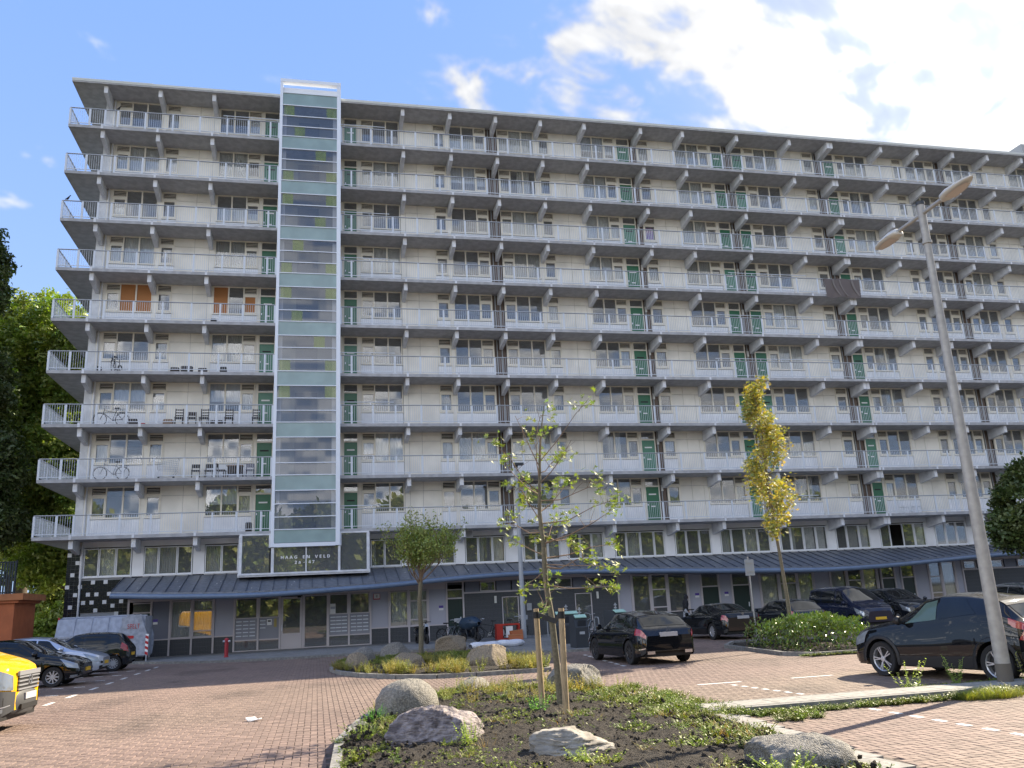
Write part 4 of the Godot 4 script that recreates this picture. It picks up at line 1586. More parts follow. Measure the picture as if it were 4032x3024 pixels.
func make_beds() -> void:
	grain(mat("soil", Color(0.092, 0.076, 0.058), 0.95), 50, 0.05, 0.4, 1.0, 1.2, 6.0)
	grain(mat("stone_pale", Color(0.36, 0.335, 0.285), 0.9), 51, 0.05, 0.42, 1.0, 0.8, 1.6)
	grain(mat("stone_grey", Color(0.30, 0.285, 0.255), 0.9), 52, 0.05, 0.42, 1.0, 0.8, 1.6)
	grain(mat("stone_sand", Color(0.36, 0.29, 0.20), 0.9), 53, 0.05, 0.42, 1.0, 0.8, 1.6)
	var mb := mat("stone_marbled", Color(0.30, 0.26, 0.25), 0.85)
	mb.albedo_texture = noise_tex(54, 0.009, Color(0.30, 0.28, 0.29), Color(1, 1, 1), 6, 512, 0.35, 0.68, true)
	mb.uv1_triplanar = true
	mb.uv1_scale = Vector3(0.6, 2.2, 0.6)
	mb.uv1_offset = Vector3(0.3, 0.1, 0.2)
	mb.heightmap_enabled = true
	mb.heightmap_texture = noise_tex(55, 0.03, Color(0, 0, 0), Color(1, 1, 1), 5)
	mb.heightmap_scale = 2.2
	var ms := mat("stone_layered", Color(0.33, 0.305, 0.26), 0.9)
	ms.albedo_texture = noise_tex(56, 0.012, Color(0.5, 0.48, 0.46), Color(1, 1, 1), 5, 512, 0.3, 0.65)
	ms.uv1_triplanar = true
	ms.uv1_scale = Vector3(0.5, 3.2, 0.5)
	ms.heightmap_enabled = true
	ms.heightmap_texture = noise_tex(57, 0.012, Color(0, 0, 0), Color(1, 1, 1), 5)
	ms.heightmap_scale = 1.6
	leaf_mat("herb", Color(0.19, 0.25, 0.055))
	leaf_mat("herb_pale", Color(0.34, 0.35, 0.12))
	leaf_mat("herb_deep", Color(0.05, 0.115, 0.025))
	leaf_mat("straw", Color(0.34, 0.30, 0.13))
	var fb := poly(far_bed)
	var nb := poly(near_bed)
	tag(soil("planted_bed", fb, 0.10, 61, 0.12), "", "", "", "structure")
	tag(soil("planted_bed", nb, 0.10, 62, 0.035), "", "", "", "structure")
	tag(soil("planted_bed", poly(hedge_bed), 0.06, 63, 0.2), "", "", "", "structure")
	kerb_ring("bed_kerb", fb, "kerb")
	kerb_ring("bed_kerb", nb, "kerb")
	kerb_ring("bed_kerb", poly(hedge_bed), "kerb")
	# near bed
	boulder(Vector3(15.0, 0.18, 30.35), Vector3(0.53, 0.46, 0.47), 301, 0, "stone_pale", "large rounded pale boulder at the back left corner of the near bed", 0.3, 0.07, 2.3)
	boulder(Vector3(15.04, 0.06, 33.75), Vector3(0.66, 0.45, 0.62), 302, 1, "stone_marbled", "long grey and pink marbled boulder in front of the rounded one", -0.25, 0.10, 2.35)
	boulder(Vector3(16.38, 0.15, 35.72), Vector3(0.47, 0.225, 0.36), 309, 4, "stone_layered", "flat cream boulder with layered ridges at the front of the near bed", 0.05, 0.09, 3.4)
	boulder(Vector3(18.75, 0.10, 27.9), Vector3(0.58, 0.42, 0.44), 304, 4, "stone_grey", "mottled grey boulder behind the two wooden stakes", -0.3, 0.12, 2.8)
	boulder(Vector3(16.75, 0.02, 26.95), Vector3(0.44, 0.32, 0.34), 305, 3, "stone_pale", "small pale boulder half hidden in weeds at the far edge of the near bed", 0.5, 0.10)
	boulder(Vector3(18.28, 0.04, 37.45), Vector3(0.57, 0.34, 0.46), 306, 4, "stone_grey", "broad rough grey boulder by the path at the bottom edge of the photo", -0.1, 0.12, 2.7)
	boulder(Vector3(14.15, 0.02, 31.7), Vector3(0.24, 0.14, 0.2), 307, 3, "stone_grey", "small flat grey stone on the left kerb of the near bed", 0.4, 0.10)
	# far bed
	boulder(Vector3(14.72, 0.14, 17.0), Vector3(0.40, 0.42, 0.36), 311, 5, "stone_sand", "brown angular boulder at the left tip of the far bed", 0.2, 0.08)
	boulder(Vector3(15.05, 0.2, 14.2), Vector3(0.45, 0.42, 0.4), 312, 3, "stone_grey", "grey rounded boulder just behind the brown angular one", 0.7, 0.08)
	boulder(Vector3(16.2, 0.12, 18.6), Vector3(0.54, 0.44, 0.42), 313, 6, "stone_sand", "pointed beige boulder among pale weeds left of the young tree", -0.2, 0.08)
	boulder(Vector3(18.35, 0.14, 20.5), Vector3(0.66, 0.56, 0.5), 314, 5, "stone_sand", "big smooth sandy boulder at the right end of the far bed", 0.1, 0.06, 2.7)
	boulder(Vector3(18.95, 0.18, 9.2), Vector3(0.74, 0.46, 0.5), 315, 5, "stone_sand", "dark brown boulder in the shade behind the far bed", 0.0, 0.07, 2.9)
	boulder(Vector3(16.5, 0.14, 10.6), Vector3(0.62, 0.42, 0.5), 316, 3, "stone_grey", "shaded grey boulder on the pavement side of the far bed", 0.3, 0.08)
	# plants
	var r := RandomNumberGenerator.new()
	r.seed = 17
	var small := herb_mesh(1, 4, 0.07, 0.030, 0.09, 6)
	var low := herb_mesh(2, 9, 0.13, 0.034, 0.16, 7)
	var tall := herb_mesh(3, 9, 0.34, 0.034, 0.20, 13)
	var spike := herb_mesh(4, 10, 0.42, 0.040, 0.20, 15)
	var grass := tuft_mesh(5, 26, 0.22, 0.3, 0.003)
	var thin := FastNoiseLite.new()
	thin.seed = 8
	thin.frequency = 0.75
	var w_small := []
	var w_low := []
	var w_tall := []
	var w_grass := []
	var c_small := []
	var c_low := []
	var c_tall := []
	var c_grass := []
	for i in 9000:
		var p := Vector2(r.randf_range(13.7, 19.4), r.randf_range(26.7, 38.5))
		if not Geometry2D.is_point_in_polygon(p, nb):
			continue
		var d := thin.get_noise_2d(p.x, p.y)
		var back := smoothstep(31.0, 28.0, p.y)
		var right := smoothstep(17.6, 18.6, p.x) * 0.4
		var at := Vector3(p.x, 0.07, p.y)
		var q := r.randf()
		if q < 0.16 + back * 0.38 + right * 0.8 + d * 0.75:
			if r.randf() < 0.55:
				w_small.append(spot(at, r, 0.7, 1.4)); c_small.append(shade(r))
			elif r.randf() < 0.62:
				w_low.append(spot(at, r, 0.6, 1.2)); c_low.append(shade(r))
			elif p.y < 30.2 and r.randf() < 0.75:
				w_tall.append(spot(at, r, 0.5, 1.1)); c_tall.append(shade(r))
			elif r.randf() < 0.4:
				w_grass.append(spot(at, r, 0.4, 0.9)); c_grass.append(shade(r))
	var cover := many(self, "ground_cover", small, M.herb, w_small, c_small, "stuff")
	tag(cover, "low green seedlings spread over the dark soil of the near bed", "ground cover")
	tag(many(self, "weeds", low, M.herb, w_low, c_low, "stuff"), "knee low leafy weeds among the boulders of the near bed", "weeds")
	tag(many(self, "weeds", tall, M.herb_pale, w_tall, c_tall, "stuff"), "taller yellow green weeds along the far edge of the near bed", "weeds")
	tag(many(self, "grass", grass, M.straw, w_grass, c_grass, "stuff"), "thin dry grass tufts in the near bed", "grass")
	var clod := MB.new()
	var cr := []
	for i in 5:
		var row := PackedVector3Array()
		for j in 7:
			var th := PI * i / 4.0
			var ph := TAU * (j % 6) / 6.0
			var f := 1.0 + 0.35 * sin(ph * 2.0 + i * 1.7) * sin(th)
			row.append(Vector3(sin(th) * cos(ph) * f, cos(th) * 0.7, sin(th) * sin(ph) * f))
		cr.append(row)
	clod.grid(cr, Vector3.ZERO)
	var w_c := []
	for i in 5200:
		var p := Vector2(r.randf_range(13.8, 19.2), r.randf_range(27.0, 38.5))
		if Geometry2D.is_point_in_polygon(p, nb):
			var s := 0.008 + 0.035 * pow(r.randf(), 2.5)
			w_c.append(Transform3D(Basis.from_euler(Vector3(r.randf() * 6.0, r.randf() * 6.0, r.randf() * 6.0)).scaled(Vector3.ONE * s), Vector3(p.x, 0.12 + r.randf_range(-0.03, 0.035), p.y)))
	tag(many(self, "soil_clods", clod.mesh(), M.soil, w_c, [], "stuff"), "crumbled clods of dry soil in the near bed", "soil")
	# the far bed: high pale weeds in the sun at its front, darker behind
	var w_a := []
	var c_a := []
	var w_b := []
	var c_b := []
	for i in 2600:
		var p := Vector2(r.randf_range(14.0, 20.0), r.randf_range(11.8, 22.5))
		if not Geometry2D.is_point_in_polygon(p, fb):
			continue
		var at := Vector3(p.x, 0.08, p.y)
		var d := thin.get_noise_2d(p.x + 30.0, p.y)
		var clear := true
		for s in [Vector3(14.72, 17.2, 0.42), Vector3(15.05, 14.4, 0.45), Vector3(16.2, 18.9, 0.55), Vector3(18.35, 20.9, 0.75), Vector3(18.95, 9.4, 0.8), Vector3(16.5, 10.8, 0.6)]:
			if Vector2(s.x, s.y).distance_to(p) < s.z or (absf(p.x - s.x) < s.z * 0.7 and p.y > s.y and p.y < s.y + 1.2 and r.randf() < 0.75):
				clear = false
		if not clear:
			continue
		if p.y > 17.2:
			if r.randf() < 0.28 + d * 1.0:
				w_a.append(spot(at, r, 0.55, 1.15)); c_a.append(shade(r, 0.75, 1.2))
		elif r.randf() < 0.5 + d * 0.5:
			w_b.append(spot(at, r, 0.7, 1.3)); c_b.append(shade(r))
	tag(many(self, "weeds", spike, M.herb_pale, w_a, c_a, "stuff"), "dense sunlit pale weeds between the boulders of the far bed", "weeds")
	tag(many(self, "weeds", low, M.herb, w_b, c_b, "stuff"), "shaded weeds at the back of the far bed", "weeds")
	# growth along kerbs, in the strip and round the lamp post
	var w_k := []
	var c_k := []
	for i in 420:
		var x := 19.6 + pow(r.randf(), 0.8) * 9.0
		w_k.append(spot(Vector3(x, 0.0, 33.28 + r.randf() * 0.16), r, 0.35, 0.9 if x < 23.2 else 1.3)); c_k.append(shade(r))
	for i in 160:
		w_k.append(spot(Vector3(r.randf_range(23.4, 27.0), 0.0, 32.28 - r.randf() * 0.2), r, 0.4, 1.1)); c_k.append(shade(r))
	for i in 260:
		w_k.append(spot(Vector3(r.randf_range(18.9, 19.9), 0.03, r.randf_range(28.2, 33.6)), r, 0.4, 1.2)); c_k.append(shade(r))
	for i in 60:
		w_k.append(spot(Vector3(r.randf_range(19.9, 20.7), 0.0, r.randf_range(33.2, 34.1)), r, 0.4, 1.0)); c_k.append(shade(r))
	for i in 120:
		w_k.append(spot(Vector3(r.randf_range(26.5, 29.2), 0.02, 23.5 + r.randf() * 0.12), r, 0.3, 0.7)); c_k.append(shade(r))
	tag(many(self, "weeds", low, M.herb, w_k, c_k, "stuff"), "weeds growing along the concrete strip and the path edges", "weeds")
	var w_g := []
	var c_g := []
	for i in 130:
		var a := r.randf() * TAU
		var q := sqrt(r.randf())
		w_g.append(spot(Vector3(24.0 + cos(a) * q * 0.6, 0.0, 33.5 + sin(a) * q * 0.2), r, 0.4, 0.95)); c_g.append(shade(r, 0.8, 1.3))
	for i in 120:
		w_g.append(spot(Vector3(r.randf_range(24.8, 29.0), 0.0, r.randf_range(33.25, 33.6)), r, 0.3, 0.7)); c_g.append(shade(r))
	leaf_mat("grass_green", Color(0.27, 0.31, 0.09))
	tag(many(self, "grass", grass, M.grass_green, w_g, c_g, "stuff"), "bright green grass clump at the kerb below the lamp post", "grass")
	# single plants that stand out
	var deep := herb_mesh(6, 16, 0.42, 0.034, 0.2, 14)
	tag(put(self, "leafy_weed", deep, M.herb, Vector3(15.38, 0.05, 34.55)), "bushy green weed in front of the marbled boulder", "plant")
	var o := put(self, "leafy_weed", herb_mesh(7, 20, 0.34, 0.036, 0.24, 12), M.herb_deep, Vector3(17.0, 0.06, 31.75))
	tag(o, "dark green leafy plant at the foot of the wooden stakes", "plant")
	o = put(self, "leafy_weed", herb_mesh(8, 26, 0.26, 0.04, 0.34, 10), M.herb, Vector3(17.85, 0.08, 38.0))
	tag(o, "bright low shrub in front of the broad rough boulder", "plant")
	o = put(self, "leafy_weed", herb_mesh(9, 24, 0.2, 0.04, 0.34, 9), M.herb, Vector3(16.4, 0.05, 36.4))
	tag(o, "bright green weeds below the flat layered boulder", "plant")
	o = put(self, "leafy_weed", herb_mesh(10, 5, 0.95, 0.05, 0.12, 30), M.herb_pale, Vector3(25.42, 0.05, 32.75))
	tag(o, "tall flowering weed right beside the lamp post", "plant")
	o = put(self, "leafy_weed", herb_mesh(11, 9, 0.55, 0.045, 0.35, 16), M.herb, Vector3(23.6, 0.0, 32.0))
	tag(o, "straggly weed behind the strip near the front wheel of the dark crossover", "plant")
	o = put(self, "leafy_weed", herb_mesh(12, 9, 0.6, 0.045, 0.35, 16), M.herb, Vector3(24.55, 0.0, 32.1))
	tag(o, "weed growing up before the rear wheel of the dark crossover", "plant")
	o = put(self, "leafy_weed", herb_mesh(13, 12, 0.5, 0.05, 0.3, 14), M.herb, Vector3(26.4, 0.05, 32.9))
	tag(o, "green weed on the strip right of the lamp post", "plant")
	o = put(self, "leafy_weed", herb_mesh(14, 22, 0.3, 0.03, 0.3, 12), M.herb, Vector3(14.15, 0.05, 32.9))
	tag(o, "yellow green weeds by the small flat stone on the left kerb", "plant")
	o = put(self, "leafy_weed", herb_mesh(15, 16, 0.3, 0.03, 0.18, 12), M.herb_deep, Vector3(14.4, 0.05, 31.05))
	tag(o, "dark reddish weed left of the large rounded boulder", "plant")


# ---------------------------------------------------------------- vehicles
func cv(a: Array, s: float) -> float:
	# a profile given as s0, v0, s1, v1 ... read with rounded corners
	var t := 0.0
	for d in [-0.05, 0.0, 0.05]:
		t += cv_raw(a, s + d)
	return t / 3.0


func cv_raw(a: Array, s: float) -> float:
	if s <= a[0]:
		return a[1]
	for i in range(0, a.size() - 2, 2):
		if s <= a[i + 2]:
			return lerpf(a[i + 1], a[i + 3], (s - a[i]) / maxf(a[i + 2] - a[i], 1e-5))
	return a[a.size() - 1]


func cpt(sp: Dictionary, s: float, v: float) -> Vector3:
	# a point of the right half of the body: s along the car from the nose, v from sill (0) over the belt (1) and the roof rail (2) to the middle (3)
	var top := cv(sp.top, s)
	var belt := minf(cv(sp.belt, s), top - 0.01)
	var w: float = sp.W / 2 * cv(sp.wid, s)
	var wt: float = w * cv(sp.roofw, s)
	var yb := cv(sp.bot, s)
	for ax in [sp.fa, sp.ra]:
		var d: float = absf(s - ax)
		var R: float = sp.arch
		if d < R:
			yb = maxf(yb, sp.wr + sqrt(R * R - d * d))
	yb = minf(yb, belt - 0.06)
	var x: float = sp.L / 2 - s
	if v <= 1.0:
		var y := lerpf(yb, belt, v)
		var rel := clampf((y - 0.2) / (belt - 0.2), 0.0, 1.0)
		var bulge := 0.955 + 0.045 * sin(PI * clampf(rel * 0.9 + 0.12, 0.0, 1.0))
		if rel > 0.86:
			bulge -= (rel - 0.86) * 0.14
		return Vector3(x, y, w * bulge)
	var yB := belt + (top - belt) * 0.87
	if v <= 2.0:
		var t := v - 1.0
		return Vector3(x, lerpf(belt, yB, t), lerpf(w * 0.94, wt, t) + 0.05 * sin(PI * t) * (top - belt) )
	var t := v - 2.0
	return Vector3(x, yB + (top - yB) * (1.0 - (1.0 - t) * (1.0 - t)), wt * (1.0 - t))


func cnorm(sp: Dictionary, s: float, v: float) -> Vector3:
	var e := 0.02
	var a := cpt(sp, s + e, v) - cpt(sp, s - e, v)
	var b := cpt(sp, s, minf(v + e, 3.0)) - cpt(sp, s, maxf(v - e, 0.0))
	var n := a.cross(b).normalized()
	var p := cpt(sp, s, v)
	if n.dot(Vector3(p.x * 0.25, p.y - 0.75, p.z * 1.2)) < 0.0:
		n = -n
	return n


func patch(sp: Dictionary, s0: float, s1: float, v0: float, v1: float, off := 0.006, side := 0, ns := 8, nv := 5, slant0 := 0.0, slant1 := 0.0) -> MB:
	# a piece laid on the body; side 1 right, -1 left, 0 both. slant moves the ends in s with v
	var b := MB.new()
	for sg in [1, -1]:
		if side != 0 and sg != side:
			continue
		var rows := []
		for i in ns + 1:
			var row := PackedVector3Array()
			for j in nv + 1:
				var tv := float(j) / nv
				var v := lerpf(v0, v1, tv)
				var s := lerpf(s0 + slant0 * tv, s1 + slant1 * tv, float(i) / ns)
				var p := cpt(sp, s, v) + cnorm(sp, s, v) * off
				row.append(Vector3(p.x, p.y, p.z * sg))
			rows.append(row)
		b.grid(rows, Vector3(0, 0.4, 0))
	return b


func make_wheel(parent: Node3D, pos: Vector3, R: float, sg: float, spokes: int, style: String, ratio := 0.64) -> void:
	var w := Node3D.new()
	w.name = "wheel"
	w.position = pos
	parent.add_child(w, true)
	var t := Transform3D(Basis(Vector3.RIGHT, PI / 2 * sg), Vector3.ZERO)
	# axis of t.y points outward
	var tw := 0.1
	var b := MB.new()
	var r := R * ratio
	b.lathe(t, [Vector2(r, -tw), Vector2(R * 0.95, -tw), Vector2(R, -tw * 0.7), Vector2(R, tw * 0.7), Vector2(R * 0.95, tw), Vector2(r, tw * 0.9), Vector2(r * 0.97, tw * 0.4)], 28)
	putm(w, "tyre", b, "rubber")
	b = MB.new()
	b.lathe(t, [Vector2(r, tw * 0.85), Vector2(r * 0.93, tw * 0.7), Vector2(r * 0.9, -tw * 0.3)], 24)
	for i in spokes:
		var a := TAU * i / spokes
		if style == "double":
			for d in [-0.13, 0.13]:
				var p0 := t * Vector3(cos(a) * r * 0.16, tw * 0.62, sin(a) * r * 0.16)
				var p1 := t * Vector3(cos(a + d) * r * 0.94, tw * 0.72, sin(a + d) * r * 0.94)
				b.bar(p0, p1, 0.020, 0.02, t.basis.y)
		else:
			var p0 := t * Vector3(cos(a) * r * 0.12, tw * 0.66, sin(a) * r * 0.12)
			var p1 := t * Vector3(cos(a) * r * 0.93, tw * 0.7, sin(a) * r * 0.93)
			b.bar(p0, p1, r * (0.30 if spokes < 8 else 0.2), 0.02, t.basis.y)
	b.lathe(t, [Vector2(r * 0.24, tw * 0.5), Vector2(r * 0.22, tw * 0.78), Vector2(0.0, tw * 0.8)], 14)
	putm(w, "rim", b, style if M.has(style) else "alloy")
	b = MB.new()
	b.lathe(t, [Vector2(r * 0.95, -tw * 0.1), Vector2(0.0, -tw * 0.05)], 18)
	putm(w, "brake_disc", b, "car_black_plastic")


func car(sp: Dictionary, label: String, at: Vector3, heading: float, group := "cars parked in the bays") -> Node3D:
	# heading: angle from +x towards -z
	var o := thing(sp.get("name", "parked_car"), label, sp.get("cat", "car"), at, heading, group)
	var L: float = sp.L
	# body shell
	var ss := []
	var s := 0.0
	while s < L + 0.001:
		ss.append(s)
		s += 0.03 if (absf(s - sp.fa) < sp.arch + 0.08 or absf(s - sp.ra) < sp.arch + 0.08 or s < 0.3 or s > L - 0.36) else 0.08
	if L - ss[-1] > 0.004:
		ss.append(L)
	var vs := [0.0, 0.05, 0.12, 0.25, 0.4, 0.55, 0.7, 0.82, 0.92, 0.97, 1.0, 1.06, 1.2, 1.4, 1.6, 1.8, 1.93, 2.0, 2.08, 2.2, 2.4, 2.6, 2.8, 3.0]
	var b := MB.new()
	for sg in [1.0, -1.0]:
		var rows := []
		for q in ss:
			var row := PackedVector3Array()
			for v in vs:
				var p := cpt(sp, q, v)
				row.append(Vector3(p.x, p.y, p.z * sg))
			rows.append(row)
		b.grid(rows, Vector3(0, 0.5, 0))
		# nose and tail faces
		for q in [0.0, L]:
			var c := Vector3(L / 2 - q, lerpf(cv(sp.bot, q), cv(sp.top, q), 0.5), 0)
			var out := Vector3(1 if q == 0.0 else -1, 0, 0)
			for i in vs.size() - 1:
				var p0 := cpt(sp, q, vs[i])
				var p1 := cpt(sp, q, vs[i + 1])
				b.tri(c, Vector3(p0.x, p0.y, p0.z * sg), Vector3(p1.x, p1.y, p1.z * sg), out, out, out)
			var pb := cpt(sp, q, 0.0)
			b.tri(c, Vector3(pb.x, pb.y, 0), Vector3(pb.x, pb.y, pb.z * sg), out, out, out)
	putm(o, "body", b, sp.paint)
	b = MB.new()
	b.box(-L / 2 + 0.25, L / 2 - 0.25, 0.2, 0.55, -sp.W / 2 + 0.25, sp.W / 2 - 0.25)
	b.box(-L / 2 + 0.12, L / 2 - 0.12, 0.22, 0.34, -sp.W / 2 + 0.2, sp.W / 2 - 0.2)
	putm(o, "underbody", b, "car_black_plastic")
	for ax in [sp.fa, sp.ra]:
		for sg in [1.0, -1.0]:
			make_wheel(o, Vector3(L / 2 - ax, sp.wr, sg * (sp.W / 2 - 0.125)), sp.wr, sg, sp.get("spokes", 10), sp.get("rim", "alloy"), sp.get("rimr", 0.64))
			# arch lining
			b = MB.new()
			var pts := []
			for i in 13:
				var a := PI * i / 12.0
				var c := Vector3(L / 2 - ax + cos(a) * (sp.arch + 0.004), sp.wr + sin(a) * (sp.arch + 0.004), 0)
				pts.append(PackedVector3Array([c + Vector3(0, 0, sg * (sp.W / 2 - 0.34)), c + Vector3(0, 0, sg * (sp.W / 2 - 0.03))]))
			b.grid(pts, Vector3(L / 2 - ax, 9.0, 0))
			putm(o, "wheel_arch", b, "car_black_plastic")
	# glass
	var G: Dictionary = sp.glass
	if G.has("front"):
		putm(o, "windscreen", patch(sp, G.front[0], G.front[1], 2.06, 3.0, 0.007, 0, 10, 8), sp.get("glassm", "car_glass"))
	if G.has("rear"):
		putm(o, "rear_window", patch(sp, G.rear[0], G.rear[1], 2.08, 3.0, 0.007, 0, 10, 8), sp.get("glassm", "car_glass"))
	for w in G.get("side", []):
		for sg in [1, -1]:
			putm(o, "side_window", patch(sp, w[0], w[1], 1.10, 1.90, 0.006, sg, 8, 6, w[2], w[3]), w[4] if w.size() > 4 else sp.get("glassm", "car_glass"))
	# lights, plates, mirrors
	for h in sp.get("head", []):
		for sg in [1, -1]:
			putm(o, "headlight", patch(sp, h[0], h[1], h[2], h[3], 0.016, sg, 14, 8, h[4] if h.size() > 4 else 0.0, h[5] if h.size() > 5 else 0.0), "headlight")
	for h in sp.get("tail", []):
		for sg in [1, -1]:
			putm(o, "taillight", patch(sp, h[0], h[1], h[2], h[3], 0.016, sg, 14, 8, h[4] if h.size() > 4 else 0.0, h[5] if h.size() > 5 else 0.0), "taillight")
	for h in sp.get("trim", []):
		for sg in ([1, -1] if h[3] < 1.0 and h[1] > 0.1 else [0]):
			putm(o, h[0], patch(sp, h[1], h[2], h[3], h[4], 0.012, sg, 16, 6), h[5])
	for sg in [1.0, -1.0]:
		b = MB.new()
		var mp := cpt(sp, sp.mirror, 1.02)
		var T := Transform3D(Basis(Vector3.UP, -0.2 * sg), Vector3(mp.x, mp.y + 0.09, sg * (mp.z + 0.12)))
		b.lathe(Transform3D(T.basis * Basis(Vector3.BACK, -PI / 2), T.origin - Vector3(0.05, 0, 0)), [Vector2(0.0, -0.01), Vector2(0.075, 0.0), Vector2(0.09, 0.05), Vector2(0.05, 0.13), Vector2(0.0, 0.15)], 12)
		b.bar(Vector3(mp.x, mp.y + 0.03, sg * (mp.z - 0.02)), Vector3(mp.x, mp.y + 0.06, sg * (mp.z + 0.08)), 0.06, 0.03)
		putm(o, "mirror", b, sp.get("mirrorm", sp.paint))
	var pl: Dictionary = sp.get("plate", {})
	if pl.has("front"):
		var p: Array = pl.front
		var fx: float = L / 2 + (0.06 if sp.get("cat", "car") == "van" else 0.0)
		var po := bx(o, "number_plate", p[1], fx - 0.01, fx + 0.022, p[0] - 0.055, p[0] + 0.055, -0.26, 0.26)
	if pl.has("rear"):
		var p: Array = pl.rear
		var po := bx(o, "number_plate", p[1], -L / 2 - 0.022, -L / 2 + 0.05, p[0] - 0.057, p[0] + 0.057, -0.26, 0.26)
	return o


func hatch(L: float, W: float, H: float) -> Dictionary:
	# a small five-door car
	return {"L": L, "W": W, "wr": 0.30, "arch": 0.345, "fa": 0.80, "ra": L - 0.72,
		"top": [0.0, 0.62, 0.05, 0.71, 0.5, 0.86, 1.02, 0.97, 1.2, 1.05, 1.85, H - 0.05, 2.35, H, 3.0, H - 0.02, L - 0.62, H - 0.09, L - 0.16, 0.98, L - 0.06, 0.93, L, 0.80],
		"belt": [0.0, 0.55, 0.08, 0.64, 0.5, 0.80, 1.05, 0.90, 2.4, 0.93, L - 0.4, 0.99, L - 0.06, 0.92, L, 0.7],
		"bot": [0.0, 0.34, 0.08, 0.24, 0.4, 0.19, L - 0.4, 0.2, L - 0.06, 0.28, L, 0.38],
		"wid": [0.0, 0.62, 0.06, 0.78, 0.2, 0.92, 0.5, 0.985, 1.0, 1.0, L - 0.8, 1.0, L - 0.3, 0.95, L - 0.08, 0.86, L, 0.74],
		"roofw": [0.0, 0.86, 1.0, 0.84, 1.8, 0.72, L - 0.7, 0.72, L - 0.2, 0.80, L, 0.85],
		"glass": {"front": [1.10, 1.80], "rear": [L - 0.60, L - 0.20], "side": [[1.35, 2.15, 0.42, 0.0], [2.2, 3.02, 0.0, 0.0], [3.07, L - 0.42, 0.0, -0.22]]},
		"head": [[0.09, 0.52, 0.66, 0.98, 0.06, 0.12]], "tail": [[L - 0.34, L - 0.05, 0.70, 1.25, 0.1, -0.05]], "mirror": 1.32,
		"plate": {"front": [0.47, "plate_yellow"], "rear": [0.62, "plate_yellow"]},
		"trim": [["grille", 0.0, 0.06, 0.50, 0.78, "car_black_plastic"], ["lower_intake", 0.005, 0.09, 0.02, 0.30, "car_black_plastic"]]}


